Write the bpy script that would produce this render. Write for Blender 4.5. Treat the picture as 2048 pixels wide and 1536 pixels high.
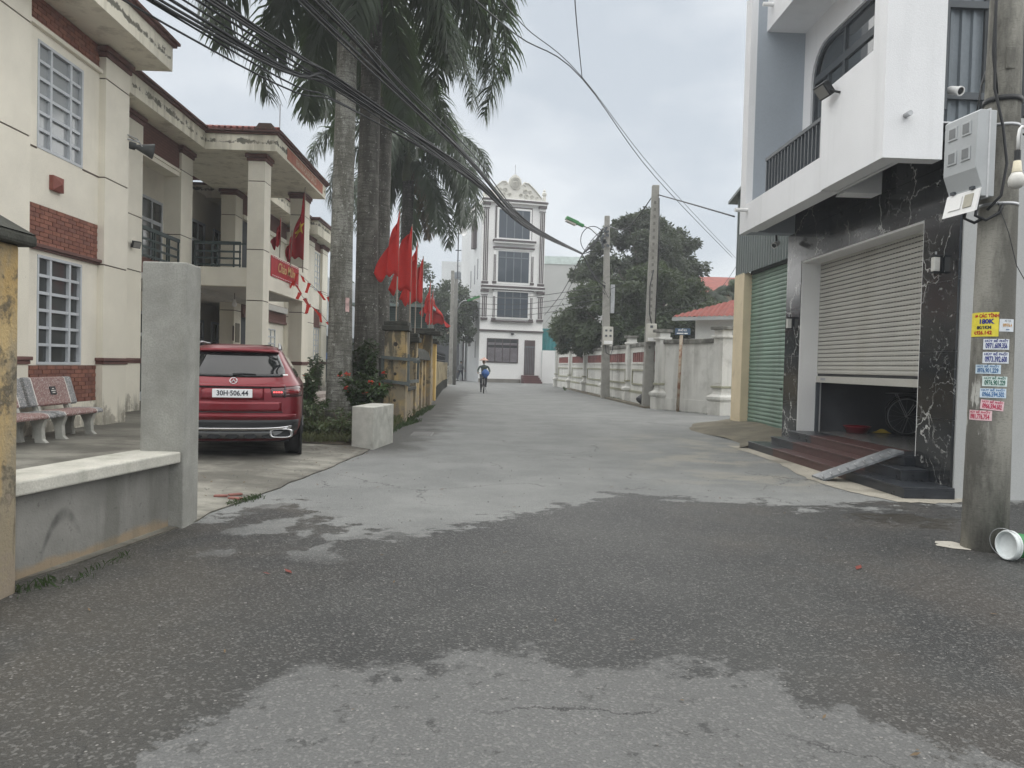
import bpy, math, random
from mathutils import Vector, Matrix
S = bpy.context.scene
for _o in list(bpy.data.objects):
    bpy.data.objects.remove(_o)
C = S.collection
R = math.radians
random.seed(11)

# ------------------------------------------------------------------ camera
cam = bpy.data.objects.new('camera', bpy.data.cameras.new('camera'))
C.objects.link(cam)
cam.matrix_world = (Matrix.Translation((0, 0, 1.4)) @ Matrix.Rotation(R(-1.5), 4, 'Z')
                    @ Matrix.Rotation(R(90 - 1.4), 4, 'X') @ Matrix.Rotation(0.026, 4, 'Z'))
cam.data.sensor_width = 36.0
cam.data.lens = 36.0 * 1490 / 2048
cam.data.clip_start = 0.05
cam.data.clip_end = 3000
S.camera = cam

# ------------------------------------------------------------------ sky, sun, exposure
SUN_EL, SUN_AZ = 74, 10          # degrees; azimuth measured from +Y towards +X
W = bpy.data.worlds.new('World'); S.world = W; W.use_nodes = True
_nt = W.node_tree; _nt.nodes.clear()
def _wn(t, **k):
    n = _nt.nodes.new(t)
    for a, b in k.items(): setattr(n, a, b)
    return n
_out = _wn('ShaderNodeOutputWorld'); _bg = _wn('ShaderNodeBackground'); _bg.inputs[1].default_value = 0.1
_sky = _wn('ShaderNodeTexSky', sky_type='NISHITA', sun_disc=False)
_sky.sun_elevation = R(SUN_EL); _sky.sun_rotation = R(SUN_AZ)
_sky.air_density = 1.0; _sky.dust_density = 2.0
_skys = _wn('ShaderNodeVectorMath', operation='SCALE'); _skys.inputs[3].default_value = .4
_tc = _wn('ShaderNodeTexCoord')
_mp = _wn('ShaderNodeMapping'); _mp.inputs['Scale'].default_value = (1.0, 1.0, 2.2)
_nz = _wn('ShaderNodeTexNoise'); _nz.inputs['Scale'].default_value = 3.2; _nz.inputs['Detail'].default_value = 5; _nz.inputs['Roughness'].default_value = .5
_rp = _wn('ShaderNodeValToRGB')
_rp.color_ramp.elements[0].position = .40; _rp.color_ramp.elements[0].color = (1.86, 2.03, 2.19, 1)
_rp.color_ramp.elements[1].position = .60; _rp.color_ramp.elements[1].color = (2.52, 2.64, 2.74, 1)
_mx = _wn('ShaderNodeMix', data_type='RGBA'); _mx.inputs[0].default_value = .9
L = _nt.links.new
L(_tc.outputs['Generated'], _mp.inputs[0]); L(_mp.outputs[0], _nz.inputs['Vector']); L(_nz.outputs['Fac'], _rp.inputs[0])
L(_sky.outputs[0], _skys.inputs[0]); L(_skys.outputs[0], _mx.inputs[6]); L(_rp.outputs[0], _mx.inputs[7]); L(_mx.outputs[2], _bg.inputs[0]); L(_bg.outputs[0], _out.inputs[0])
sun = bpy.data.objects.new('sun', bpy.data.lights.new('sun', 'SUN')); C.objects.link(sun)
sun.data.energy = 1.5; sun.data.angle = R(160); sun.data.color = (1, .965, .91)
_d = Vector((math.sin(R(SUN_AZ)) * math.cos(R(SUN_EL)), math.cos(R(SUN_AZ)) * math.cos(R(SUN_EL)), math.sin(R(SUN_EL))))
sun.rotation_euler = _d.to_track_quat('Z', 'Y').to_euler()
S.view_settings.view_transform = 'Standard'; S.view_settings.look = 'None'
S.view_settings.exposure = 1.75; S.view_settings.gamma = 1.0; S.view_settings.use_curve_mapping = False

# ------------------------------------------------------------------ object helpers
ORG = {}
def tag(o, label=None, cat=None, group=None, kind=None):
    if label: o['label'] = label
    if cat: o['category'] = cat
    if group: o['group'] = group
    if kind: o['kind'] = kind
    return o
def thing(name, label, cat, loc=(0, 0, 0), group=None):
    o = bpy.data.objects.new(name, None); C.objects.link(o)
    o.empty_display_size = .2
    o.location = loc; ORG[o.name] = Vector(loc)
    return tag(o, label, cat, group)
def inst(name, mesh, parent, loc, rot=(0, 0, 0), sc=None):
    o = bpy.data.objects.new(name, mesh); C.objects.link(o)
    o.location = Vector(loc) - (ORG[parent.name] if parent else Vector((0, 0, 0)))
    o.rotation_euler = rot
    if sc: o.scale = sc
    if parent: o.parent = parent
    ORG[o.name] = Vector(loc)
    return o
def copy_tree(o, parent=None):
    c = o.copy(); C.objects.link(c)
    if parent: c.parent = parent
    for ch in list(o.children): copy_tree(ch, c)
    return c

class MB:
    def __init__(s): s.v = []; s.f = []
    def add(s, vs, fs):
        b = len(s.v); s.v += [Vector(p) for p in vs]; s.f += [tuple(i + b for i in f) for f in fs]; return s
    def box(s, x0, x1, y0, y1, z0, z1):
        return s.add([(x0, y0, z0), (x1, y0, z0), (x1, y1, z0), (x0, y1, z0), (x0, y0, z1), (x1, y0, z1), (x1, y1, z1), (x0, y1, z1)],
                     [(0, 3, 2, 1), (4, 5, 6, 7), (0, 1, 5, 4), (1, 2, 6, 5), (2, 3, 7, 6), (3, 0, 4, 7)])
    def bx(s, c, d, m=None):
        b = len(s.v); x, y, z = [k / 2 for k in d]
        MB.box(s, -x, x, -y, y, -z, z)
        m = m or Matrix()
        if len(m) == 3: m = m.to_4x4()
        for i in range(b, len(s.v)): s.v[i] = Vector(c) + (m @ s.v[i])
        return s
    def bar(s, a, b, w, h=None):
        a, b = Vector(a), Vector(b); d = b - a
        q = d.to_track_quat('Y', 'Z').to_matrix()
        return s.bx((a + b) / 2, (w, d.length, h or w), q)
    def tube(s, pts, r, n=8, caps=True):
        pts = [Vector(p) for p in pts]; N = len(pts)
        rs = r if isinstance(r, (list, tuple)) else [r] * N
        b = len(s.v); up = None
        for i, p in enumerate(pts):
            t = (pts[min(i + 1, N - 1)] - pts[max(i - 1, 0)]).normalized()
            if up is None:
                up = t.orthogonal().normalized()
            else:
                up = (up - t * up.dot(t))
                up = up.normalized() if up.length > 1e-5 else t.orthogonal().normalized()
            w = t.cross(up)
            for k in range(n):
                a = 2 * math.pi * k / n
                s.v.append(p + (up * math.cos(a) + w * math.sin(a)) * rs[i])
        for i in range(N - 1):
            for k in range(n):
                k2 = (k + 1) % n
                s.f.append((b + i * n + k, b + i * n + k2, b + (i + 1) * n + k2, b + (i + 1) * n + k))
        if caps:
            s.f.append(tuple(b + k for k in reversed(range(n)))); s.f.append(tuple(b + (N - 1) * n + k for k in range(n)))
        return s
    def lathe(s, prof, c=(0, 0, 0), n=16, m=None):
        b = len(s.v); c = Vector(c)
        for (r, z) in prof:
            for k in range(n):
                a = 2 * math.pi * k / n
                p = Vector((r * math.cos(a), r * math.sin(a), z))
                s.v.append(c + (m @ p if m else p))
        for i in range(len(prof) - 1):
            for k in range(n):
                k2 = (k + 1) % n
                s.f.append((b + i * n + k, b + i * n + k2, b + (i + 1) * n + k2, b + (i + 1) * n + k))
        if prof[0][0] > 1e-6: s.f.append(tuple(b + k for k in reversed(range(n))))
        if prof[-1][0] > 1e-6: s.f.append(tuple(b + (len(prof) - 1) * n + k for k in range(n)))
        return s
    def prism(s, poly, o, u, v, w):
        """polygon poly of (a,b) in axes u,v from o, thickness vector w"""
        o, u, v, w = Vector(o), Vector(u), Vector(v), Vector(w); n = len(poly)
        P = [o + u * a + v * c for a, c in poly]
        flip = u.cross(v).dot(w) < 0
        fs = [tuple(reversed(range(n))), tuple(range(n, 2 * n))] + [(i, (i + 1) % n, n + (i + 1) % n, n + i) for i in range(n)]
        if flip: fs = [tuple(reversed(f)) for f in fs]
        return s.add(P + [p + w for p in P], fs)
    def grid(s, fn, nu, nv):
        b = len(s.v)
        for j in range(nv + 1):
            for i in range(nu + 1): s.v.append(Vector(fn(i / nu, j / nv)))
        for j in range(nv):
            for i in range(nu):
                a = b + j * (nu + 1) + i
                s.f.append((a, a + 1, a + nu + 2, a + nu + 1))
        return s
    def mesh(s, name, mat, smooth=False, org=None):
        me = bpy.data.meshes.new(name)
        me.from_pydata([(p - org)[:] for p in s.v] if org else [p[:] for p in s.v], [], s.f)
        if mat: me.materials.append(mat)
        if smooth: me.polygons.foreach_set('use_smooth', [True] * len(me.polygons))
        me.update()
        return me
    def build(s, name, mat, parent=None, label=None, cat=None, group=None, kind=None, smooth=False, bev=0, org=None, auto=False):
        """parts take their parent's origin; a top-level mesh takes org"""
        g = ORG[parent.name] if parent else Vector(org or (0, 0, 0))
        me = s.mesh(name, mat, smooth or auto, g)
        o = bpy.data.objects.new(name, me); C.objects.link(o)
        if parent: o.parent = parent
        else: o.location = g
        ORG[o.name] = g
        if bev:
            md = o.modifiers.new('bevel', 'BEVEL'); md.width = bev; md.segments = 2; md.limit_method = 'ANGLE'; md.angle_limit = R(40)
        if auto:
            me.set_sharp_from_angle(angle=R(38))
        return tag(o, label, cat, group, kind)
def B(*a): return MB().box(*a)
def T(*a, **k): return MB().tube(*a, **k)

def text_mesh(txt, size, m, mat, bold=0.0, depth=.002, sx=1.0, align='CENTER', shear=0.0):
    """lettering as a mesh; m maps text space (x right, y up, z out) to world"""
    cu = bpy.data.curves.new('lettering', 'FONT'); cu.body = txt; cu.size = size; cu.align_x = align; cu.align_y = 'CENTER'
    cu.extrude = depth / 2; cu.offset = bold; cu.resolution_u = 3; cu.shear = shear
    o = bpy.data.objects.new('lettering', cu); C.objects.link(o)
    bpy.context.view_layer.update()
    me = bpy.data.meshes.new_from_object(o.evaluated_get(bpy.context.evaluated_depsgraph_get()))
    bpy.data.objects.remove(o); bpy.data.curves.remove(cu)
    me.transform(m @ Matrix.Diagonal((sx, 1, 1, 1)))
    me.materials.clear(); me.materials.append(mat); me.name = 'lettering'
    return me
def axes(o, x, y):
    """matrix with origin o, x axis, y axis (z = x cross y)"""
    x, y = Vector(x).normalized(), Vector(y).normalized(); z = x.cross(y)
    return Matrix.Translation(o) @ Matrix((x, y, z)).transposed().to_4x4()
def letters(name, txt, size, m, mat, parent, **k):
    me = text_mesh(txt, size, m, mat, **k)
    me.transform(Matrix.Translation(-ORG[parent.name]))
    o = bpy.data.objects.new(name, me); C.objects.link(o); o.parent = parent; ORG[o.name] = ORG[parent.name]
    return o

# ------------------------------------------------------------------ materials
class NT:
    def __init__(s, name):
        s.m = bpy.data.materials.new(name); s.m.use_nodes = True; s.t = s.m.node_tree
        s.p = s.t.nodes['Principled BSDF']; s.x = 0
        s.pos = s.n('ShaderNodeNewGeometry').outputs['Position']
    def n(s, t, ins=None, **k):
        nd = s.t.nodes.new(t)
        for a, b in k.items(): setattr(nd, a, b)
        for a, b in (ins or {}).items(): s.set(nd.inputs[a], b)
        return nd
    def set(s, sock, v):
        if isinstance(v, bpy.types.NodeSocket): s.t.links.new(v, sock)
        else:
            if isinstance(v, (tuple, list)) and len(v) == 3 and sock.type == 'RGBA': v = (*v, 1)
            sock.default_value = v
    def noise(s, scale, detail=4, rough=.55, vec=None, dist=0):
        return s.n('ShaderNodeTexNoise', {'Vector': vec or s.pos, 'Scale': scale, 'Detail': detail, 'Roughness': rough, 'Distortion': dist}).outputs['Fac']
    def map(s, sc=(1, 1, 1), loc=(0, 0, 0), rot=(0, 0, 0), vec=None):
        return s.n('ShaderNodeMapping', {'Vector': vec or s.pos, 'Scale': sc, 'Location': loc, 'Rotation': rot}).outputs[0]
    def ramp(s, v, a, b, c0=(0, 0, 0), c1=(1, 1, 1)):
        r = s.n('ShaderNodeValToRGB', {'Fac': v}); e = r.color_ramp.elements
        e[0].position = a; e[0].color = (*c0, 1); e[1].position = b; e[1].color = (*c1, 1)
        return r.outputs[0]
    def mix(s, f, a, b, blend='MIX'):
        m = s.n('ShaderNodeMix', data_type='RGBA', blend_type=blend); s.set(m.inputs[0], f); s.set(m.inputs[6], a); s.set(m.inputs[7], b)
        return m.outputs[2]
    def math(s, op, a, b=0.0, c=0.0, clamp=False):
        m = s.n('ShaderNodeMath', operation=op, use_clamp=clamp); s.set(m.inputs[0], a); s.set(m.inputs[1], b); s.set(m.inputs[2], c)
        return m.outputs[0]
    def step(s, v, a, b):
        return s.n('ShaderNodeMapRange', {0: v, 1: a, 2: b, 3: 0.0, 4: 1.0}, interpolation_type='SMOOTHSTEP').outputs[0]
    def sep(s, v=None):
        return s.n('ShaderNodeSeparateXYZ', {0: v or s.pos}).outputs
    def bump(s, h, dist=.01, strength=.5):
        b = s.n('ShaderNodeBump', {'Height': h, 'Distance': dist, 'Strength': strength}).outputs[0]
        s.set(s.p.inputs['Normal'], b); return b
    def done(s, col=None, rough=None, metal=None, spec=None, coat=None):
        for k, v in (('Base Color', col), ('Roughness', rough), ('Metallic', metal), ('Specular IOR Level', spec), ('Coat Weight', coat)):
            if v is not None: s.set(s.p.inputs[k], v)
        return s.m

def M(name, col, rough=.75, var=.12, scale=2.5, fine=.06, fscale=45, bump=0, metal=0, spec=.4, dirt=None, drip=None, coat=0):
    """plain surface with broad and fine tone variation; dirt = (colour, noise scale, lo, hi, amount); drip = vertical streaks"""
    t = NT(name)
    a = t.noise(scale, 4); f = t.noise(fscale, 3)
    c0 = tuple(k * (1 - var) for k in col); c1 = tuple(k * (1 + var) for k in col)
    c = t.mix(t.ramp(a, .36, .64), c0, c1)
    if fine: c = t.mix(t.math('MULTIPLY', t.ramp(f, .42, .62), fine * 2), c, tuple(k * .55 for k in col))
    if dirt:
        d = t.noise(dirt[1], 6, .65); c = t.mix(t.math('MULTIPLY', t.ramp(d, dirt[2], dirt[3]), dirt[4]), c, dirt[0])
    if drip:
        d = t.noise(1.0, 5, .6, t.map((drip[1], drip[1], drip[1] * .09))); c = t.mix(t.math('MULTIPLY', t.ramp(d, drip[2], drip[3]), drip[4]), c, drip[0])
    if bump: t.bump(f, .01, bump)
    r = t.math('MULTIPLY_ADD', a, .16, rough - .08)
    return t.done(c, r, metal, spec, coat)
def glossy(name, col, rough=.1, metal=0, coat=0, spec=.5):
    t = NT(name); return t.done(col, rough, metal, spec, coat)
def emit(name, col, e):
    t = NT(name); t.p.inputs['Emission Strength'].default_value = e
    t.p.inputs['Emission Color'].default_value = (*col, 1); return t.done(col, .4)
# ------------------------------------------------------------------ palette
m_cream = M('cream_paint', (.78, .745, .645), .85, .06, 1.2, .05, 60, .15, drip=((.42, .38, .30), 1.6, .60, .85, .35))
def stained(name, col, dark, zlo, zhi, thr=(.5, .62), sc=2.2):
    """paint with mould clustered in a band between two heights"""
    t = NT(name); z = t.sep()[2]
    a = t.noise(1.3, 4); f = t.noise(50, 3)
    c = t.mix(t.ramp(a, .3, .7), tuple(k * .93 for k in col), tuple(k * 1.05 for k in col))
    d = t.noise(1.0, 8, .72, t.map((sc, sc, sc * 1.3)))
    g = t.math('MULTIPLY', t.step(z, zlo, zlo + .12), t.math('SUBTRACT', 1, t.step(z, zhi - .25, zhi)))
    k = t.step(t.math('MULTIPLY_ADD', g, .26, t.math('SUBTRACT', d, .20)), *thr)
    c = t.mix(t.math('MULTIPLY', k, .85), c, dark)
    st = t.noise(1.0, 4, .6, t.map((3.2, 3.2, .35)))
    c = t.mix(t.math('MULTIPLY', t.ramp(st, .5, .68), .5), c, (.32, .29, .22))
    t.bump(f, .01, .2)
    return t.done(c, .85, 0, .3)
m_fascia = stained('stained_fascia_paint', (.78, .745, .63), (.06, .06, .045), 7.17, 7.52, (.485, .56), 3.4)
def base_worn(name, col, under, zlo, zhi):
    """paint that has peeled in ragged flakes near the ground"""
    t = NT(name); z = t.sep()[2]
    a = t.noise(1.2, 4); c = t.mix(t.ramp(a, .3, .7), tuple(k * .94 for k in col), tuple(k * 1.05 for k in col))
    d = t.noise(2.6, 8, .68)
    g = t.math('SUBTRACT', 1, t.step(z, zlo, zhi))
    k = t.step(t.math('MULTIPLY_ADD', g, .28, t.math('SUBTRACT', d, .17)), .55, .60)
    c = t.mix(t.math('MULTIPLY', k, .6), c, under)
    d2 = t.noise(1.0, 6, .65, t.map((4, 4, 1.0)))
    k2 = t.math('MULTIPLY', t.step(t.math('MULTIPLY_ADD', g, .3, t.math('SUBTRACT', d2, .16)), .5, .75), .6)
    c = t.mix(k2, c, (.16, .15, .12))
    t.bump(t.noise(55, 3), .01, .2)
    return t.done(c, .85, 0, .3)
m_cream_base = base_worn('cream_paint_worn_base', (.75, .715, .61), (.26, .24, .20), .1, .95)
m_groove = M('dark_groove', (.10, .07, .055), .9)
m_brown = M('brown_red_trim', (.135, .066, .056), .7, .15, 3, .08, 40, .15)
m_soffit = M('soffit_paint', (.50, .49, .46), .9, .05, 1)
m_mortar = M('brick_joint', (.13, .055, .042), .9)
m_brick = [M('red_brick_%d' % i, c, .8, .16, 9, .1, 90, .25) for i, c in enumerate(((.255, .108, .074), (.225, .094, .068), (.28, .122, .086), (.205, .092, .070)))]
def far_brick(name, col, joint, bw, bh, axis):
    t = NT(name); p = t.sep()
    v = t.n('ShaderNodeCombineXYZ', {0: p[axis], 1: p[2], 2: 0.0}).outputs[0]
    b = t.n('ShaderNodeTexBrick', {'Vector': v, 'Color1': col, 'Color2': tuple(k * .82 for k in col), 'Mortar': joint, 'Scale': 1.0, 'Mortar Size': .008, 'Brick Width': bw, 'Row Height': bh})
    return t.done(b.outputs[0], .85, 0, .3)
m_farbrick = far_brick('distant_brickwork', (.155, .076, .060), (.085, .045, .038), .23, .071, 1)
m_roof = M('clay_roof', (.24, .075, .06), .75, .2, 3, .12, 30, .2)
m_winframe = M('grey_white_window_paint', (.52, .55, .58), .5, .05)
m_glass = glossy('dark_window_glass', (.055, .06, .06), .08, spec=.7)
m_glass_skypale = glossy('sky_paled_window_glass', (.30, .32, .33), .12, spec=.6)  # upper panes: sky reflection painted in as a pale base colour
m_rail = M('dark_green_rail_paint', (.035, .055, .055), .45, .1)
m_black = M('black_plastic', (.018, .02, .022), .5, .1)
m_steel = M('galvanised_steel', (.42, .43, .44), .38, .15, 4, .1, 30, 0, .7)
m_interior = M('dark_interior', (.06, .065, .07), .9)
m_white = M('white_paint', (.78, .78, .77), .7, .03, 1, .03)
m_whitewall = M('white_wall_paint', (.79, .80, .815), .8, .03, .8, .05, 70, .3, drip=((.56, .57, .58), 2.6, .54, .72, .35))
m_conc = M('raw_concrete', (.30, .30, .275), .9, .12, 5, .16, 70, .4, dirt=((.17, .17, .15), 2.2, .46, .66, .5), drip=((.20, .20, .18), 3.5, .50, .64, .5))
m_concpale = M('pale_cement', (.46, .46, .42), .9, .14, 4, .10, 80, .25, dirt=((.20, .20, .165), 2.6, .5, .65, .5))
m_red_flag = NT('red_flag_cloth')
_tr = m_red_flag.noise(6, 3); m_red_flag.p.inputs['Subsurface Weight'].default_value = 0
m_red_flag.p.inputs['Transmission Weight'].default_value = 0
m_red_flag = m_red_flag.done(m_red_flag.mix(_tr, (.60, .045, .04), (.72, .075, .06)), .7, 0, .2)
def translucent(name, col, back, amt=.35, var=.2, rough=.55, scale=.9):
    t = NT(name); n = t.noise(scale, 3); n2 = t.noise(25, 2)
    c = t.mix(t.ramp(n, .35, .65), tuple(k * (1 - var) for k in col), tuple(k * (1 + var) for k in col))
    c = t.mix(t.math('MULTIPLY', n2, .35), c, tuple(k * .6 for k in col))
    t.done(c, rough, 0, .35)
    tr = t.n('ShaderNodeBsdfTranslucent', {'Color': (*back, 1)}); mx = t.n('ShaderNodeMixShader', {0: amt})
    t.t.links.new(t.p.outputs[0], mx.inputs[1]); t.t.links.new(tr.outputs[0], mx.inputs[2])
    t.t.links.new(mx.outputs[0], t.t.nodes['Material Output'].inputs[0]); return t.m
m_red_flag = translucent('red_flag_cloth_lit_through', (.62, .05, .042), (.75, .07, .05), .3, .08, .75)
m_dark_flag = translucent('deep_red_flag_cloth', (.42, .022, .03), (.5, .03, .03), .25, .08, .75)
m_yellow = M('yellow_star_cloth', (.75, .52, .06), .7)

# ------------------------------------------------------------------ ground materials
def asphalt():
    t = NT('worn_asphalt'); p = t.sep()
    warp = t.math('SUBTRACT', t.noise(1.5, 3, .6), .5); warp2 = t.math('SUBTRACT', t.noise(5.5, 8, .78), .5)
    x = t.math('MULTIPLY_ADD', warp2, 1.1, t.math('MULTIPLY_ADD', warp, .8, p[0]))
    warp3 = t.math('SUBTRACT', t.noise(1.0, 7, .72, t.map((1.7, 2.6, 1), (3.1, 5.7, 0))), .5)
    y = t.math('MULTIPLY_ADD', t.math('MULTIPLY', warp3, t.math('MULTIPLY_ADD', t.step(p[1], 4.2, 6.2), 2.6, .8)), 1.0, t.math('MULTIPLY_ADD', warp2, 1.5, t.math('MULTIPLY_ADD', warp, .8, p[1])))
    def curve(pts, x0, x1, sc):
        u = t.n('ShaderNodeMapRange', {0: x, 1: x0, 2: x1, 3: 0.0, 4: 1.0}).outputs[0]
        r = t.n('ShaderNodeValToRGB', {'Fac': u}); e = r.color_ramp.elements
        while len(e) < len(pts): e.new(.5)
        for el, (px, py) in zip(e, pts):
            pass
        pts = sorted(pts)
        for i, (px, py) in enumerate(pts):
            e[i].position = (px - x0) / (x1 - x0); k = py / sc; e[i].color = (k, k, k, 1)
        return t.math('MULTIPLY', t.n('ShaderNodeSeparateColor', {0: r.outputs[0]}).outputs[0], sc)
    far = curve([(-3, 6.3), (-2.4, 6.5), (-2.1, 7.5), (-1.75, 7.3), (-1.45, 6.75), (-1.15, 6.25), (-.8, 6.0), (-.4, 6.25), (.1, 6.85), (.7, 7.3), (1.4, 8.3), (1.8, 8.4), (2.3, 8.0), (3.2, 7.6), (4.2, 8.0), (6, 8.3)], -3, 6, 12)
    near = curve([(-1.5, .6), (-1.25, 2.0), (-1.1, 2.7), (-1.0, 3.07), (-.85, 3.32), (-.5, 3.42), (.1, 3.45), (.5, 3.38), (.9, 3.5), (1.25, 3.4), (1.5, 3.1), (1.75, 2.65), (2.1, 2.3), (3, 1.5)], -1.5, 3, 12)
    wet = t.math('MULTIPLY', t.step(t.math('SUBTRACT', far, y), -.05, .08), t.step(t.math('SUBTRACT', y, near), -.05, .12))
    blot = t.step(t.noise(1.5, 5, .7, t.map((1, 1, 1), (7.3, 2.1, 0))), .63, .67)
    spots = t.math('MULTIPLY', t.step(t.noise(6.5, 5, .75), .585, .64), t.math('SUBTRACT', 1, t.step(p[1], 3.3, 3.8)))
    lt = t.math('MULTIPLY', t.math('MULTIPLY', t.step(p[0], -2.4, -1.9), t.math('SUBTRACT', 1, t.step(p[0], -1.0, -.5))), t.math('MULTIPLY', t.step(p[1], 5.0, 5.6), t.math('SUBTRACT', 1, t.step(p[1], 7.0, 7.6))))
    hole = t.math('MULTIPLY', lt, t.step(t.noise(1.9, 4, .6, t.map((1, .8, 1), (3, 9, 0))), .52, .57))
    wet = t.math('MULTIPLY', wet, t.math('SUBTRACT', 1, t.math('MULTIPLY', hole, .85)))
    wet = t.math('MAXIMUM', wet, t.math('MULTIPLY', spots, .75))
    # tones
    big = t.noise(.5, 4); mid = t.noise(4, 5, .6); fine = t.noise(95, 3, .7)
    dry = t.mix(t.ramp(big, .35, .65), (.112, .113, .111), (.136, .138, .136))
    dry = t.mix(t.math('MULTIPLY', t.ramp(mid, .4, .7), .3), dry, (.095, .095, .093))
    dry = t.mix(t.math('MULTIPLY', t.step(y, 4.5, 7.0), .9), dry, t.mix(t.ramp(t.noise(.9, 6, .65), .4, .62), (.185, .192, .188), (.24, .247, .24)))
    dusty = t.math('MULTIPLY', t.step(t.noise(1.1, 5, .65), .45, .62), t.math('MULTIPLY', t.step(p[0], 1.6, 3.4), t.math('MULTIPLY', t.step(p[1], 8.4, 9.4), t.math('SUBTRACT', 1, t.step(p[1], 14, 17)))))
    dry = t.mix(t.math('MULTIPLY', dusty, .75), dry, (.31, .295, .25))
    wc = t.mix(t.ramp(t.noise(.9, 4), .35, .65), (.027, .028, .028), (.046, .047, .045))
    mud = t.math('MULTIPLY', t.math('SUBTRACT', 1, t.step(p[0], -2.2, -.5)), t.step(t.noise(.8, 5, .6), .36, .6))
    wc = t.mix(t.math('MULTIPLY', mud, .75), wc, (.066, .060, .050))
    mudr = t.math('MULTIPLY', t.step(p[0], 1.1, 2.2), t.step(t.noise(.7, 5, .6, t.map((1, 1, 1), (5, 5, 0))), .45, .65))
    wc = t.mix(t.math('MULTIPLY', mudr, .6), wc, (.058, .050, .042))
    c = t.mix(wet, dry, wc)
    # grime along the left wall and at the kerb of the fence
    gl = t.math('MULTIPLY', t.math('SUBTRACT', 1, t.step(t.math('MULTIPLY_ADD', warp, 1.6, p[0]), -1.6, -.75)), t.math('MULTIPLY', t.step(p[1], 10.5, 12.5), t.math('SUBTRACT', 1, t.step(p[1], 30, 45))))
    c = t.mix(t.math('MULTIPLY', gl, .8), c, (.052, .050, .045))
    px_ = t.math('DIVIDE', t.math('SUBTRACT', x, 4.15), .62); py_ = t.math('DIVIDE', t.math('SUBTRACT', y, 7.1), .26)
    pud = t.math('SUBTRACT', 1, t.step(t.math('ADD', t.math('MULTIPLY', px_, px_), t.math('MULTIPLY', py_, py_)), .5, 1.1))
    c = t.mix(t.math('MULTIPLY', pud, .75), c, (.034, .029, .02))
    # aggregate: dark binder, grey stones, a few pale chips
    v1 = t.n('ShaderNodeTexVoronoi', {'Vector': t.pos, 'Scale': 85.0}).outputs
    tone = t.n('ShaderNodeSeparateColor', {0: v1['Color']}).outputs[0]
    c = t.mix(t.math('MULTIPLY', t.ramp(fine, .42, .62), .6), c, t.mix(.5, c, (.02, .02, .02)))
    c = t.mix(t.math('MULTIPLY', t.step(tone, .72, .97), .44), c, t.mix(.5, c, (.32, .315, .30)))
    v2 = t.n('ShaderNodeTexVoronoi', {'Vector': t.pos, 'Scale': 44.0, 'Randomness': 1.0}).outputs
    pick = t.math('GREATER_THAN', t.n('ShaderNodeSeparateColor', {0: v2['Color']}).outputs[1], .92)
    size = t.math('MULTIPLY_ADD', t.n('ShaderNodeSeparateColor', {0: v2['Color']}).outputs[2], .16, .10)
    chip = t.math('MULTIPLY', pick, t.math('LESS_THAN', v2['Distance'], size))
    c = t.mix(t.math('MULTIPLY', chip, .55), c, (.34, .33, .31))
    wv = t.n('ShaderNodeVectorMath', {0: t.pos, 1: t.n('ShaderNodeVectorMath', {0: t.n('ShaderNodeTexNoise', {'Vector': t.pos, 'Scale': 2.0, 'Detail': 6.0, 'Roughness': .7}).outputs['Color'], 3: .5}, operation='SCALE').outputs[0]}, operation='ADD').outputs[0]
    cr = t.n('ShaderNodeTexVoronoi', {'Vector': wv, 'Scale': .55}, feature='DISTANCE_TO_EDGE').outputs['Distance']
    crack = t.math('MULTIPLY', t.math('SUBTRACT', 1, t.step(cr, .0, .006)), t.step(t.noise(.45, 3), .50, .56))
    c = t.mix(t.math('MULTIPLY', crack, .75), c, (.02, .02, .02))
    h = t.math('ADD', t.math('MULTIPLY', fine, .6), t.math('MULTIPLY', v1['Distance'], .7))
    t.bump(h, .012, .55)
    rough = t.math('SUBTRACT', t.math('SUBTRACT', .92, t.math('MULTIPLY', wet, .34)), t.math('MULTIPLY', pud, .25))
    return t.done(c, rough, 0, .35)
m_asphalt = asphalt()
def yard_mat():
    t = NT('stained_yard_concrete'); p = t.sep()
    a = t.noise(.55, 6, .65); b = t.noise(1.0, 6, .7, t.map((1.2, 4.0, 1))); f = t.noise(70, 3)
    c = t.mix(t.ramp(a, .43, .57), (.13, .125, .108), (.31, .30, .26))
    c = t.mix(t.math('MULTIPLY', t.ramp(b, .48, .72), .8), c, (.085, .083, .07))
    c = t.mix(t.math('MULTIPLY', t.math('SUBTRACT', 1, t.step(p[0], -6.2, -4.6)), .45), c, (.10, .098, .083))
    c = t.mix(t.math('MULTIPLY', t.ramp(f, .4, .7), .3), c, (.12, .115, .1))
    t.bump(f, .01, .35)
    return t.done(c, .9, 0, .3)
m_yard = yard_mat()
m_dirt = M('packed_dirt', (.15, .135, .10), .95, .25, 1.2, .2, 40, .5, dirt=((.07, .065, .05), 2, .5, .7, .6))
m_apron = M('spilled_cement', (.36, .335, .28), .95, .2, 1.6, .15, 50, .4, dirt=((.16, .15, .12), 1.1, .5, .66, .7))
m_soil = M('bed_soil', (.075, .062, .045), .95, .25, 3, .2, 40, .5)

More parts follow.
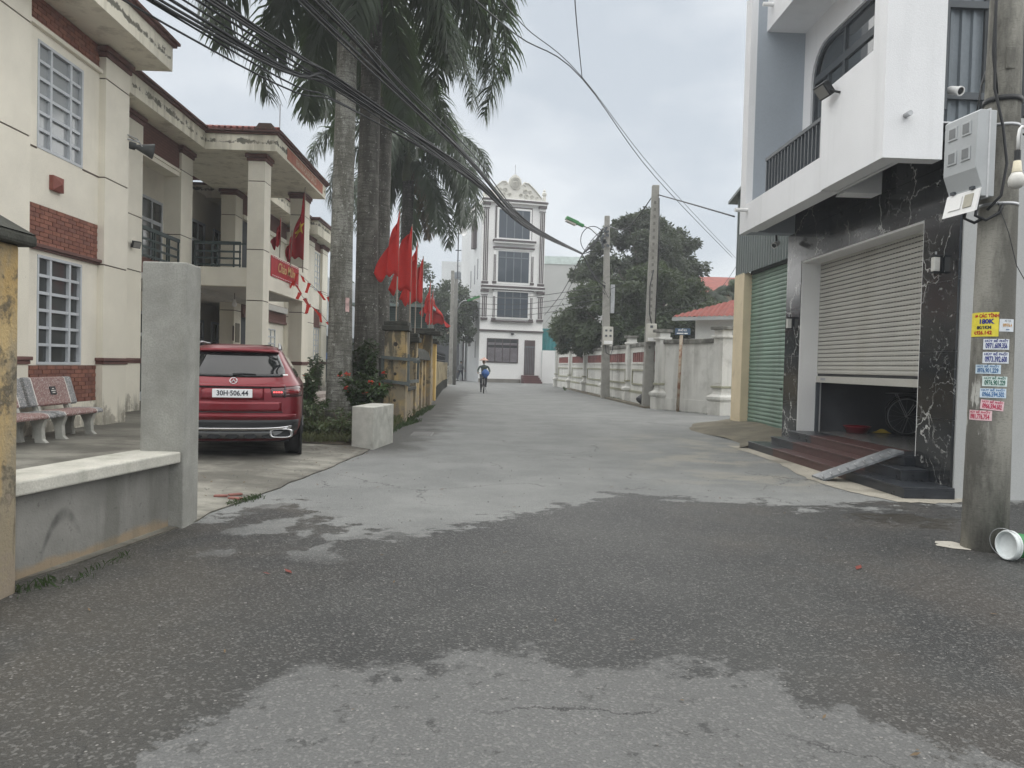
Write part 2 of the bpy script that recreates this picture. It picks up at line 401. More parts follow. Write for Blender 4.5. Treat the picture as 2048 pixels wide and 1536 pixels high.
# ------------------------------------------------------------------ ground
B(-130, 130, -60, 180, -.6, -.03).build('ground', m_dirt, kind='structure')
def edge_x(y):
    P = [(-20, -3.9), (4.2, -2.98), (4.6, -2.8), (6.4, -2.52), (7.4, -2.42), (8.75, -2.22), (10.4, -2.02), (11.9, -1.93), (16.8, -2.0), (24, -2.02), (28.5, -2.2), (40, -2.7), (53, -2.95), (75, -6.5), (200, -20)]
    for (a, x0), (b, x1) in zip(P, P[1:]):
        if y <= b: return x0 + (x1 - x0) * (y - a) / (b - a)
    return -20
def yard_z(x, y):
    d = edge_x(y) - x
    return .012 + .05 * min(1, max(0, d) / .8) + .04 * min(1, max(0, d - .8) / 2.5)
mb = MB()
_ys = [-20, 0, 2, 4.2, 5, 6.4] + [6.4 + .35 * i for i in range(1, 18)] + [13 + i * 1.5 for i in range(30)]
_rnd = random.Random(5)
_jit = [_rnd.uniform(-.035, .035) for _ in _ys]
_ds = [0, .12, .4, .8, 1.4, 2.2, 3.3, 5, 8, 14, 30]
mb.grid(lambda u, v: (lambda y, d, j: (edge_x(y) + j - d, y, yard_z(edge_x(y) - d, y)))(_ys[round(v * (len(_ys) - 1))], _ds[round(u * (len(_ds) - 1))], _jit[round(v * (len(_ys) - 1))] if 6 < _ys[round(v * (len(_ys) - 1))] < 12 else 0), len(_ds) - 1, len(_ys) - 1)
_n = len(_ds)
_b = len(mb.v)
for j in range(len(_ys)):                         # broken vertical lip at the road
    q = mb.v[j * _n]; mb.v.append(Vector((q.x, q.y, -.02)))
for j in range(len(_ys) - 1): mb.f.append((_b + j, _b + j + 1, (j + 1) * _n, j * _n))
mb.build('yard', m_yard, kind='structure', smooth=True)
mb = MB(); mb.add([(-30, -20, 0), (30, -20, 0), (30, 8.0, 0), (9, 8.0, 0), (9, 63, 0), (9, 90, 0), (-9, 90, 0), (-9, 62, 0), (-4.5, 55, 0), (-4.5, 8, 0), (-30, 3.5, 0)], [(0, 1, 2, 3, 4, 5, 6, 7, 8, 9, 10)])
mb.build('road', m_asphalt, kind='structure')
# cement spilled along the steps, dirt ramp to the green shutter
def ragged(pts, z, jit, sub, seed, z2=None):
    rr = random.Random(seed); out = []
    for i, p in enumerate(pts):
        q = pts[(i + 1) % len(pts)]
        for k in range(sub):
            u = k / sub; out.append((p[0] + (q[0] - p[0]) * u + rr.uniform(-jit, jit), p[1] + (q[1] - p[1]) * u + rr.uniform(-jit, jit), z))
    return out
ap = ragged([(4.46, 13.9), (4.44, 12.8), (4.46, 11.5), (4.28, 10.4), (4.2, 9.6), (4.28, 8.7), (4.5, 8.12), (4.9, 8.05), (5.4, 8.25), (5.5, 8.5), (5.2, 12), (5.2, 13.9)], .006, .03, 5, 3)
MB().add(ap, [tuple(range(len(ap)))]).build('cement_apron', m_apron, kind='structure')
mb = MB()
def ramp_pt(u, v):
    y = 13.5 + v * 5.6; xl = 4.55 + .5 * v + .22 * math.sin(v * 7); x = xl + u * (6.4 - xl)
    return (x, y, .005 + .21 * (u ** .8) + .015 * math.sin(x * 5 + y * 3))
mb.grid(ramp_pt, 10, 18).build('dirt_ramp', m_dirt, kind='structure', smooth=True)
# ------------------------------------------------------------------ left office building
OB = thing('office_building', 'two storey cream office building with red brick panels and pillared porch', 'building', (-7.4, 12.5, .1))
brick_mesh = [MB().bx((0, 0, 0), (.05, .222, .062)).mesh('brick', m) for m in m_brick]
def brick_panel(x, y0, y1, z0, z1, name='brick_panel'):
    """recessed joint face with single bricks laid in running bond, facing +X"""
    p = B(x - .12, x - .012, y0, y1, z0, z1).build(name, m_mortar, OB)
    rr = random.Random(int(z0 * 100)); rows = round((z1 - z0) / .0712); ph = (z1 - z0) / rows
    for j in range(rows):
        y = y0 - (.115 if j % 2 else 0)
        while y < y1 - .02:
            a, b = max(y, y0) + .004, min(y + .222, y1) - .004
            if b - a > .03:
                inst('brick', rr.choice(brick_mesh), p, (x - .024 + rr.uniform(-.003, .004), (a + b) / 2, z0 + (j + .5) * ph), (0, 0, 0), (1, (b - a) / .222, (ph - .010) / .062))
            y += .232
    return p
def pier(x0, x1, y0, y1, zb, zt, grooves, name='pilaster', mat=None, cap=True, capz=None, ledge=True):
    """rendered pier cut by thin dark joints, with a chamfered brown cap"""
    mat = mat or m_cream
    r = B(x0 + .015, x1 - .015, y0 + .015, y1 - .015, zb, zt).build(name, m_groove, OB)
    zs = [zb] + sorted(g for g in grooves if zb < g < zt) + [zt]
    for a, b in zip(zs, zs[1:]):
        B(x0, x1, y0, y1, a + (.013 if a > zb else 0), b - (.013 if b < zt else 0)).build('render_block', m_cream_base if a == zb and zb < .6 else mat, r)
    if cap:
        z = capz or zt
        mb = MB(); w = .075
        mb.box(x0 - w, x1 + w, y0 - w, y1 + w, z - .10, z)
        mb.box(x0 - w * .5, x1 + w * .5, y0 - w * .5, y1 + w * .5, z - .19, z - .1)
        mb.build('pier_cap', m_brown, OB, bev=.015)
    if ledge:
        mb = MB(); mb.box(x0 - .04, x1 + .05, y0 - .05, y1 + .05, 1.29, 1.35); mb.box(x0 - .02, x1 + .025, y0 - .025, y1 + .025, 1.23, 1.29)
        mb.build('ledge_moulding', m_brown, OB, bev=.01)
    return r
def office_window(x, y0, y1, z0, z1, rows, cols, mat, depth=.05):
    """steel framed window of many panes, facing +X; cols = relative widths"""
    f = MB(); w = .045
    f.box(x - depth, x + .03, y0, y0 + w, z0, z1); f.box(x - depth, x + .03, y1 - w, y1, z0, z1)
    f.box(x - depth, x + .03, y0 + w, y1 - w, z0, z0 + w); f.box(x - depth, x + .03, y0 + w, y1 - w, z1 - w, z1)
    tot = sum(cols); ys = [y0 + w]
    for c in cols: ys.append(ys[-1] + (y1 - y0 - 2 * w) * c / tot)
    zs = [z0 + w + (z1 - z0 - 2 * w) * i / rows for i in range(rows + 1)]
    for yy in ys[1:-1]: f.box(x - depth + .005, x + .022, yy - .028, yy + .028, z0 + w, z1 - w)
    for zz in zs[1:-1]:
        for a, b in zip(ys, ys[1:]): f.box(x - depth + .008, x + .016, a + .02, b - .02, zz - .024, zz + .024)
    fr = f.build('window', m_winframe, OB)
    for a, b in zip(ys, ys[1:]):
        for c, d in zip(zs, zs[1:]):
            B(x - depth + .012, x - depth + .02, a + .015, b - .015, c + .012, d - .012).build('pane', mat, fr)
    return fr
def wall_with_hole(x0, x1, y0, y1, z0, z1, h, name='wall', mat=None):
    mat = mat or m_cream
    a, b, c, d = h; mb = MB()
    mb.box(x0, x1, y0, a, z0, z1); mb.box(x0, x1, b, y1, z0, z1); mb.box(x0, x1, a, b, z0, c); mb.box(x0, x1, a, b, d, z1)
    return mb.build(name, mat, OB)
GR = (3.07, 4.67, 6.47)
# near wing
pier(-7.9, -7.22, 10.2, 11.77, .1, 7.05, (3.07, 4.74, 6.47))
pier(-7.9, -7.22, 13.98, 14.86, .1, 7.05, GR)
mb = MB(); mb.box(-7.58, -7.34, 11.77, 13.98, .1, .56); mb.build('plinth', m_cream_base, OB)
brick_panel(-7.34, 11.77, 13.98, .56, 1.21)
wall_with_hole(-7.58, -7.34, 11.77, 13.98, 1.21, 3.06, (12.17, 13.46, 1.22, 2.99))
office_window(-7.36, 12.17, 13.46, 1.22, 2.99, 6, (1, 1.7, .95), m_glass)
mb = MB(); mb.box(-7.5, -7.25, 11.772, 13.978, 3.095, 3.15); mb.box(-7.5, -7.29, 11.772, 13.978, 3.06, 3.095); mb.build('string_course', m_brown, OB, bev=.008)
brick_panel(-7.34, 11.77, 13.98, 3.15, 3.79)
wall_with_hole(-7.58, -7.34, 11.77, 13.98, 3.79, 6.55, (12.13, 13.44, 4.68, 6.39))
B(-7.341, -7.335, 11.772, 12.125, 4.655, 4.685).build('wall_joint', m_groove, OB); B(-7.341, -7.335, 13.445, 13.978, 4.655, 4.685).build('wall_joint', m_groove, OB)
office_window(-7.36, 12.13, 13.44, 4.68, 6.39, 6, (1, 1.7, .95), m_glass_skypale)
B(-7.5, -7.27, 11.772, 13.978, 6.55, 6.62).build('string_course', m_cream, OB, bev=.01)
brick_panel(-7.34, 11.77, 13.98, 6.62, 7.06)
B(-12, -7.9, 9.0, 14.86, .1, 7.06).build('wall', m_cream, OB)
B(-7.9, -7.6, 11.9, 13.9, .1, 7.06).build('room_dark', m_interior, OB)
B(-12.5, -6.52, 8.0, 15.14, 7.07, 7.54).build('eave', m_fascia, OB)
mb = MB(); mb.box(-12.5, -6.45, 8, 15.2, 7.545, 7.60); mb.box(-12.5, -6.40, 8, 15.24, 7.60, 7.66); mb.build('eave_trim', m_brown, OB, bev=.012)
MB().prism([(-12.6, 7.66), (-6.42, 7.66), (-9.5, 9.0)], (0, 8, 0), (1, 0, 0), (0, 0, 1), (0, 7.2, 0)).build('roof', m_roof, OB)
# red pyramid boxes on the wall
for y, z in ((12.62, 4.21), (12.68, .83)):
    mb = MB(); mb.box(-7.40, -7.27, y - .15, y + .15, z - .12, z + .12)
    mb.add([(-7.27, y - .15, z - .12), (-7.27, y + .15, z - .12), (-7.27, y + .15, z + .12), (-7.27, y - .15, z + .12), (-7.21, y, z)], [(0, 1, 4), (1, 2, 4), (2, 3, 4), (3, 0, 4)])
    mb.build('red_wall_box', bpy.data.materials.get('red_box_paint') or M('red_box_paint', (.235, .078, .06), .65), OB)
# middle wing: open gallery behind piers
XB = -8.45
pier(-9.1, XB, 16.0, 18.08, .1, 7.05, (3.40, 4.68, 6.41))
pier(-8.9, XB, 20.27, 21.02, .1, 7.05, (3.40, 4.68, 6.41))
B(-14, -7.95, 15.14, 20.58, 7.07, 7.52).build('eave', m_fascia, OB)
mb = MB(); mb.box(-14, -7.88, 15.25, 20.5, 7.525, 7.58); mb.box(-14, -7.83, 15.25, 20.45, 7.58, 7.64); mb.build('eave_trim', m_brown, OB, bev=.012)
B(-8.9, XB - .06, 18.08, 20.27, 6.40, 7.06).build('frieze_panel', m_farbrick, OB)
mb = MB(); mb.box(-8.9, XB - .02, 18.082, 20.268, 6.33, 6.40); mb.box(-8.9, XB - .05, 18.082, 20.268, 6.22, 6.33); mb.build('frieze_moulding', m_cream, OB)
B(-8.85, XB - .05, 18.08, 20.27, 3.42, 3.80).build('parapet_panel', m_farbrick, OB)
B(-14, -10.2, 15.2, 36, .1, 7.06).build('gallery_wall', m_cream, OB)
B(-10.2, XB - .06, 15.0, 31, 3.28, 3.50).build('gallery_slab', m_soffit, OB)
B(-10.2, -9.1, 14.87, 15.1, .1, 7.06).build('wall', m_cream, OB)
def gallery_door(y0, y1, z0, z1, leaves):
    x = -10.2; mb = MB()
    mb.box(x - .01, x + .05, y0, y0 + .08, z0, z1); mb.box(x - .01, x + .05, y1 - .08, y1, z0, z1); mb.box(x - .01, x + .05, y0 + .08, y1 - .08, z1 - .08, z1)
    mb.box(x - .01, x + .045, y0 + .08, y1 - .08, z1 - .72, z1 - .62)
    for k in range(1, leaves):
        y = y0 + (y1 - y0) * k / leaves; mb.box(x - .01, x + .04, y - .05, y + .05, z0, z1 - .72); mb.box(x - .01, x + .04, y - .03, y + .03, z1 - .62, z1 - .08)
    mb.box(x - .01, x + .035, y0 + .08, y1 - .08, z0, z0 + .25)
    d = mb.build('gallery_door', m_winframe, OB)
    for k in range(leaves):
        a = y0 + (y1 - y0) * k / leaves + .05; b = y0 + (y1 - y0) * (k + 1) / leaves - .05
        B(x + .001, x + .012, a, b, z0 + .25, z1 - .72).build('pane', m_glass, d); B(x + .001, x + .012, a, b, z1 - .62, z1 - .08).build('pane', m_glass, d)
for y0, y1, n in ((21.0, 23.05, 3), (25.2, 26.4, 2), (27.2, 28.3, 2)):
    gallery_door(y0, y1, 3.5, 6.05, n); gallery_door(y0, y1, .12, 2.7, n)
def railing(a, b, z0, z1, rails=3, posts=(0, .08, .45, .53, .92, 1)):
    """flat top bar, thinner bars below and twin uprights"""
    a, b = Vector(a), Vector(b)
    r = MB().bar(a + Vector((0, 0, z1)), b + Vector((0, 0, z1)), .06, .09).build('railing', m_rail, OB)
    for k in range(rails):
        z = z0 + .05 + (z1 - z0 - .1) * k / rails
        MB().bar(a + Vector((0, 0, z)), b + Vector((0, 0, z)), .035, .05).build('rail_bar', m_rail, r)
    for u in posts:
        p = a.lerp(b, u); MB().box(p.x - .018, p.x + .018, p.y - .018, p.y + .018, z0 - .02, z1 - .04).build('rail_post', m_rail, r)
railing((XB - .03, 18.1, 0), (XB - .03, 20.25, 0), 3.80, 4.50, 3, (.02, .28, .34, .66, .72, .98))
# porch
B(-9.5, -6.03, 20.58, 26.5, 7.07, 7.50).build('porch_eave', m_fascia, OB)
mb = MB(); mb.box(-9.5, -5.97, 20.52, 26.56, 7.505, 7.56); mb.box(-9.5, -5.92, 20.47, 26.61, 7.56, 7.62); mb.build('porch_trim', m_brown, OB, bev=.012)
mb = MB()
mb.add([(-5.9, 20.5, 7.62), (-5.9, 26.6, 7.62), (-14, 26.6, 7.62), (-14, 20.5, 7.62), (-7.3, 23.5, 8.55), (-14, 23.5, 8.55)], [(0, 1, 4), (1, 2, 5, 4), (3, 0, 4, 5), (0, 3, 2, 1)])
mb.build('porch_roof', m_roof, OB)
tiles = MB()
for k in range(26): tiles.tube([(-5.95 - k * .16, 20.47, 7.64), (-5.95 - k * .16 - .4, 20.9, 7.78)], .045, 6)
tiles.build('roof_tile_edge', m_roof, OB, kind='stuff')
MB().prism([(0, 0), (.55, 0), (.45, .16), (.12, .16)], (-6.6, 20.45, 7.62), (1, 0, 0), (0, 0, 1), (0, .5, 0)).build('hip_end', m_groove, OB)
pier(-6.88, -6.42, 20.86, 21.42, .3, 7.05, (1.3, 3.02, 4.43, 6.31), ledge=False, mat=m_cream)
pier(-6.98, -6.52, 25.5, 26.3, .3, 7.05, (3.02, 4.55, 6.31), ledge=True)
pier(-9.2, -8.72, 25.25, 25.95, .3, 7.05, (3.02, 6.2), ledge=False)
B(-8.45, -6.5, 21.0, 21.25, 3.42, 3.94).build('porch_beam', m_cream, OB)
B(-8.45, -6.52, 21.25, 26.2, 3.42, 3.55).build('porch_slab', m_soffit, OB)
railing((-8.42, 21.1, 0), (-7.12, 21.1, 0), 3.96, 4.62, 3, (.02, .38, .5, .85, .98))
MB().bar((-7.1, 21.1, 4.6), (-6.9, 21.1, 4.6), .05).build('rail_bar', m_rail, OB)
B(-6.58, -6.45, 21.42, 25.5, 3.38, 4.44).build('porch_parapet', m_cream, OB)
mb = MB(); mb.box(-9.0, -5.2, 20.4, 27.2, .08, .20); mb.box(-9.0, -5.5, 20.7, 26.9, .20, .32); mb.build('porch_steps', M('granite_step', (.38, .33, .30), .7), OB)
B(-8.74, -8.70, 25.2, 25.24, 2.0, 2.5).build('plaque_fixing', m_groove, OB)
B(-8.718, -8.70, 25.4, 25.8, 1.95, 2.6).build('bronze_plaque', M('bronze_plaque', (.16, .14, .10), .5), OB)
# raised lettering band along the porch eave
mb = MB(); mb.box(-6.03, -6.02, 21.6, 26.0, 7.14, 7.47); mb.build('lettering_panel', M('faded_red_panel', (.42, .17, .12), .8), OB)
letters('lettering', 'NHÀ VĂN HÓA KHU DÂN CƯ', .30, axes((-6.018, 23.8, 7.30), (0, 1, 0), (0, 0, 1)), M('cream_letters', (.62, .50, .38), .7), OB, sx=.62, bold=.003)
# wing beyond the porch
pier(-9.2, -8.5, 31.3, 32.0, .1, 6.9, (3.2, 6.2))
B(-9.2, -8.7, 25.95, 31.3, 6.35, 7.06).build('frieze_panel', m_farbrick, OB)
B(-9.2, -8.66, 25.95, 31.3, 6.2, 6.35).build('frieze_moulding', m_cream, OB)
B(-9.2, -8.66, 25.95, 31.3, 2.95, 3.55).build('brick_band', m_farbrick, OB)
B(-9.2, -8.62, 25.95, 31.3, 2.85, 2.95).build('band_moulding', m_brown, OB)
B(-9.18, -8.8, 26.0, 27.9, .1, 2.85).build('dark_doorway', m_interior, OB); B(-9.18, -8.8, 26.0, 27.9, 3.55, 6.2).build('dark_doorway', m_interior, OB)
B(-9.18, -8.75, 27.9, 31.3, .1, 2.85).build('wall', m_cream, OB); B(-9.18, -8.75, 27.9, 31.3, 3.55, 6.2).build('wall', m_cream, OB)
office_window(-8.73, 28.9, 30.0, 1.2, 2.6, 5, (1, 1), m_glass)
B(-14, -7.95, 26.5, 32.3, 7.0, 7.45).build('eave', m_fascia, OB)
B(-14, -7.88, 26.55, 32.3, 7.455, 7.55).build('eave_trim', m_brown, OB)
# far wing
pier(-8.9, -8.13, 32.4, 33.85, .1, 6.85, GR)
pier(-8.9, -8.13, 35.4, 36.5, .1, 6.85, GR)
B(-8.9, -8.25, 33.85, 35.4, .1, 6.85).build('wall', m_cream, OB)
B(-8.3, -8.235, 33.86, 35.39, 3.02, 3.8).build('brick_panel', m_farbrick, OB); B(-8.3, -8.235, 33.86, 35.39, .5, 1.2).build('brick_panel', m_farbrick, OB); B(-8.3, -8.235, 33.86, 35.39, 6.45, 6.84).build('brick_panel', m_farbrick, OB)
B(-8.3, -8.17, 33.86, 35.39, 2.95, 3.02).build('string_course', m_brown, OB)
office_window(-8.24, 33.9, 35.25, 4.65, 6.36, 6, (1, 1.4, 1), m_glass_skypale); office_window(-8.24, 33.9, 35.25, 1.3, 2.9, 6, (1, 1.4, 1), m_glass)
B(-14, -7.7, 32.5, 37.6, 6.86, 7.45).build('eave', m_fascia, OB)
mb = MB(); mb.box(-14, -7.62, 32.42, 37.7, 7.455, 7.51); mb.box(-14, -7.57, 32.37, 37.75, 7.51, 7.57); mb.build('eave_trim', m_brown, OB)
MB().prism([(-14, 0), (-8.2, 0), (-9.0, .75), (-14, .75)], (0, 32.8, 7.57), (1, 0, 0), (0, 0, 1), (0, 4.3, 0)).build('roof', m_roof, OB)
T([(-6.95, 24, 7.5), (-6.95, 24, 9.5)], .018, 6).build('lightning_rod', m_steel, OB)

# things fixed to the building
def floodlight(name, label, c, face, s=.16, group=None):
    t = thing(name, label, 'floodlight', c, group); c = Vector(c); f = Vector(face).normalized()
    q = f.to_track_quat('Y', 'Z').to_matrix()
    MB().bx(c, (s, s * .35, s * .8), q).build('lamp_housing', m_black, t, bev=.008)
    MB().bx(c + f * s * .19, (s * .84, .008, s * .62), q).build('lamp_glass', glossy('pale_lamp_glass', (.25, .25, .24), .2), t)
    for k in range(4): MB().bx(c - f * s * .24 + q @ Vector(((k - 1.5) * s * .22, 0, 0)), (.008, s * .15, s * .7), q).build('cooling_fin', m_black, t)
    return t, q, f
t, q, f = floodlight('floodlight', 'small black floodlight on a pilaster at the gallery corner', (-8.33, 17.55, 3.98), (.8, -.5, -.35), .2)
T([(-8.44, 17.55, 3.98), (-8.38, 17.55, 3.98)], .03, 8).build('wall_bracket', m_black, t)
sp = thing('horn_loudspeaker', 'grey horn loudspeaker bracketed to the cream pilaster under the eave', 'loudspeaker', (-7.05, 14.95, 5.5))
q = Vector((.80, .55, -.12)).to_track_quat('Z', 'Y').to_matrix()
MB().lathe([(.06, 0), (.075, .04), (.075, .13), (.05, .14), (.05, .16), (.07, .22), (.11, .34), (.155, .46), (.15, .46), (.1, .34), (.02, .2)], (-7.36, 15.12, 5.60), 18, q).build('horn', M('grey_horn', (.06, .065, .065), .5), sp, smooth=True)
mb = MB(); mb.tube([(-7.22, 14.8, 5.62), (-7.05, 14.95, 5.6)], .014, 6); mb.tube([(-7.22, 14.8, 5.7), (-7.1, 14.95, 5.66), (-7.05, 15.05, 5.55)], .012, 6); mb.build('wall_bracket', m_steel, sp)
sp2 = thing('pendant_bulb', 'white bulb hanging under the porch ceiling behind the concrete post', 'light bulb', (-8.0, 23.2, 3.1))
T([(-8.0, 23.2, 3.42), (-8.0, 23.2, 3.2)], .008, 5).build('flex', m_black, sp2)
MB().lathe([(.03, .1), (.035, .05), (.07, -.02), (.075, -.08), (.04, -.13), (0, -.14)], (-8.0, 23.2, 3.12), 12).build('bulb', m_white, sp2, smooth=True)
# ------------------------------------------------------------------ benches
def terrazzo(name, col, c2):
    t = NT(name); v = t.n('ShaderNodeTexVoronoi', {'Vector': t.pos, 'Scale': 110.0}).outputs
    k = t.n('ShaderNodeSeparateColor', {0: v['Color']}).outputs[0]
    c = t.mix(t.step(k, .55, .6), col, c2); c = t.mix(t.step(k, .88, .9), c, (.55, .53, .5))
    return t.done(c, .6, 0, .4)
m_terra = terrazzo('pink_terrazzo', (.27, .165, .15), (.19, .11, .10)); m_terrag = terrazzo('grey_terrazzo', (.24, .245, .25), (.15, .155, .16))
m_line = M('white_inlay', (.7, .68, .64), .6)
def make_bench(label, y0, y1, xb):
    t = thing('garden_bench', label, 'bench', (xb, (y0 + y1) / 2, .1), 'terrazzo benches by the brick wall')
    L_ = y1 - y0; z0 = .09
    def slab(name, prof, a, b, mat, par):
        """profile in x,z swept along y"""
        return MB().prism([(p[0], p[1]) for p in prof], (xb, a, z0), (1, 0, 0), (0, 0, 1), (0, b - a, 0)).build(name, mat, par, bev=.012)
    back = [(.02, .50), (-.10, .92), (-.06, .945), (-.02, .93), (.10, .52), (.07, .49)]
    seat = [(.06, .38), (.06, .435), (.42, .445), (.50, .43), (.53, .39), (.52, .355), (.47, .37), (.40, .385)]
    cuts = [(0, .17, m_terrag), (.17, .19, m_line), (.19, L_ - .19, m_terra), (L_ - .19, L_ - .17, m_line), (L_ - .17, L_, m_terrag)]
    bk = slab('backrest', back, y0 + .19, y1 - .19, m_terra, t); st = slab('seat', seat, y0 + .19, y1 - .19, m_terra, t)
    for a, b, m in cuts:
        if m is m_terra: continue
        nm = 'inlay' if m is m_line else 'end_slab'
        slab(nm, back, y0 + a, y0 + b, m, bk); slab(nm, seat, y0 + a, y0 + b, m, st)
    pm = (y0 + y1) / 2 + .02; n = Vector((.93, 0, .27)).normalized()
    q = axes((xb + .048, pm, z0 + .73), (0, 1, 0), (-.27, 0, .93))
    MB().bx((xb + .047, pm, z0 + .73), (.012, .15, .13), Matrix.Rotation(-.28, 3, 'Y')).build('name_plate', m_black, bk)
    for i, w_ in enumerate((.05, .11, .07)): MB().bx((xb + .054 - .008 * (1 - i), pm, z0 + .73 + .03 * (1 - i)), (.004, w_, .012), Matrix.Rotation(-.28, 3, 'Y')).build('plate_lettering', m_line, bk)
    for y in (y0 + .22, y1 - .22):
        leg = MB().prism([(.05, .38), (.0, .50), (.045, .52), (.12, .38), (.50, .38), (.50, .34), (.46, .22), (.47, .06), (.54, 0), (.36, 0), (.34, .2), (.28, .33), (.18, .33), (.14, .2), (.16, .06), (.18, 0), (.0, 0), (.02, .2)], (xb, y - .04, z0), (1, 0, 0), (0, 0, 1), (0, .085, 0))
        leg.build('leg', m_concpale, t, bev=.01)
        MB().prism([(.0, .48), (.04, .36), (.13, .38), (.05, .6), (.0, .62)], (xb, y - .03, z0), (1, 0, 0), (0, 0, 1), (0, .06, 0)).build('back_strut', m_concpale, t)
    return t
make_bench('pink terrazzo bench with grey ends, half hidden behind the mouldy yellow pillar', 9.95, 11.22, -6.98)
make_bench('pink terrazzo bench with grey ends, the one wholly in view left of the concrete post', 11.36, 12.62, -7.02)

# ------------------------------------------------------------------ low wall, concrete post, stub block, yellow pillars
def wall_mat():
    t = NT('smeared_cement_render'); p = t.sep()
    a = t.noise(.9, 5, .6); f = t.noise(60, 3); b = t.noise(2.2, 4, .6)
    c = t.mix(t.ramp(a, .35, .65), (.155, .153, .14), (.28, .275, .255))
    # black scrawl rubbed on the render
    y = p[1]; z = p[2]
    arc = t.math('ABSOLUTE', t.math('SUBTRACT', z, t.math('SUBTRACT', .34, t.math('MULTIPLY', t.math('POWER', t.math('MULTIPLY', t.math('SUBTRACT', y, 4.98), 2.2), 2.0), 1.3))))
    k = t.math('MULTIPLY', t.math('SUBTRACT', 1, t.step(arc, .01, .06)), t.math('MULTIPLY', t.step(y, 4.75, 4.85), t.math('SUBTRACT', 1, t.step(y, 5.15, 5.25))))
    c = t.mix(t.math('MULTIPLY', t.math('MULTIPLY', k, t.ramp(b, .35, .6)), .85), c, (.035, .035, .035))
    base = t.step(t.math('MULTIPLY_ADD', b, .16, t.math('MULTIPLY', z, -1)), -.02, .03)
    c = t.mix(t.math('MULTIPLY', base, .8), c, (.27, .205, .13))
    dr = t.noise(1.0, 5, .65, t.map((3.2, 3.2, .45))); c = t.mix(t.math('MULTIPLY', t.ramp(dr, .50, .64), .45), c, (.10, .10, .085))
    pt = t.noise(16, 4, .7); c = t.mix(t.math('MULTIPLY', t.step(pt, .63, .67), .5), c, (.09, .09, .08))
    t.bump(t.math('ADD', f, pt), .01, .35); return t.done(c, .92, 0, .3)
bw = thing('boundary_wall', 'low grey rendered wall with a pale coping beside the tall concrete post', 'wall', (-2.7, 5.3, 0))
def strip(x0, y0, x1, y1, a, b, z0, z1):
    """box between offsets a..b to the left of the line (x0,y0)-(x1,y1)"""
    d = Vector((x1 - x0, y1 - y0, 0)).normalized(); n = Vector((-d.y, d.x, 0))
    P = [Vector((x0, y0, 0)) + n * a, Vector((x1, y1, 0)) + n * a, Vector((x1, y1, 0)) + n * b, Vector((x0, y0, 0)) + n * b]
    return MB().add([(q.x, q.y, z0) for q in P] + [(q.x, q.y, z1) for q in P], [(0, 3, 2, 1), (4, 5, 6, 7), (0, 1, 5, 4), (1, 2, 6, 5), (2, 3, 7, 6), (3, 0, 4, 7)])
strip(-2.88, 4.40, -2.58, 6.2, .03, .28, -.02, .54).build('wall_body', wall_mat(), bw, bev=.01)
strip(-2.88, 4.40, -2.565, 6.13, -.045, .36, .54, .63).build('coping', M('weathered_coping', (.46, .45, .40), .9, .14, 2.5, .12, 60, .3, dirt=((.22, .225, .18), 1.8, .5, .7, .6), drip=((.16, .17, .12), 3, .55, .8, .5)), bw, bev=.012)
B(-2.86, -2.50, 6.13, 6.43, -.02, 2.17).build('concrete_post', m_conc, label='tall square raw concrete post at the end of the low wall', cat='post', org=(-2.68, 6.28, 0), bev=.012)
sb = MB(); sb.prism([(-1.88, 11.92), (-1.72, 13.1), (-2.12, 13.2), (-2.26, 12.1)], (0, 0, -.02), (1, 0, 0), (0, 1, 0), (0, 0, .70))
sb.build('concrete_stub', m_concpale, label='low raw concrete block beside the palm bed at the yard entrance', cat='concrete block', org=(-1.99, 12.5, 0), bev=.012)
m_oldyellow = None
def yellow_mat():
    t = NT('mouldy_yellow_paint'); z = t.sep()[2]
    a = t.noise(1.6, 5, .6); f = t.noise(60, 3); d = t.noise(1.0, 7, .7, t.map((2.2, 2.2, 1.1))); e = t.noise(5, 6, .7)
    c = t.mix(t.ramp(a, .35, .65), (.36, .245, .10), (.46, .35, .18))
    c = t.mix(t.math('MULTIPLY', t.ramp(d, .42, .56), .85), c, (.23, .205, .155))
    c = t.mix(t.math('MULTIPLY', t.ramp(e, .53, .62), .85), c, (.085, .077, .06))
    st = t.noise(1.0, 6, .66, t.map((5, 5, .7))); top = t.step(z, 1.3, 2.0)
    c = t.mix(t.math('MULTIPLY', t.step(t.math('MULTIPLY_ADD', top, .14, st), .58, .66), .8), c, (.07, .065, .05))
    lo = t.math('SUBTRACT', 1, t.step(z, .15, .8))
    c = t.mix(t.step(t.math('MULTIPLY_ADD', lo, .22, e), .64, .7), c, (.24, .2, .15))
    t.bump(t.math('ADD', f, t.math('MULTIPLY', e, 2)), .012, .4); return t.done(c, .9, 0, .3)
m_oldyellow = yellow_mat()
m_moss = M('black_mossy_concrete', (.045, .046, .038), .95, .35, 5, .2, 40, .5, dirt=((.13, .13, .1), 4, .55, .75, .5))
gp = thing('gate_pillar', 'mouldy yellow pillar with a black mossy cap at the near end of the low wall', 'pillar', (-3.0, 4.13, 0))
B(-3.35, -2.755, 3.86, 4.40, -.02, 2.02).build('shaft', m_oldyellow, gp, bev=.015)
mb = MB(); mb.box(-3.5, -2.695, 3.76, 4.48, 2.02, 2.09); mb.add([(-3.5, 3.76, 2.09), (-2.695, 3.76, 2.09), (-2.695, 4.48, 2.09), (-3.5, 4.48, 2.09), (-3.3, 3.92, 2.19), (-2.83, 3.92, 2.19), (-2.83, 4.34, 2.19), (-3.3, 4.34, 2.19)], [(4, 5, 6, 7), (0, 1, 5, 4), (1, 2, 6, 5), (2, 3, 7, 6), (3, 0, 4, 7)])
mb.build('cap', m_moss, gp, bev=.02)
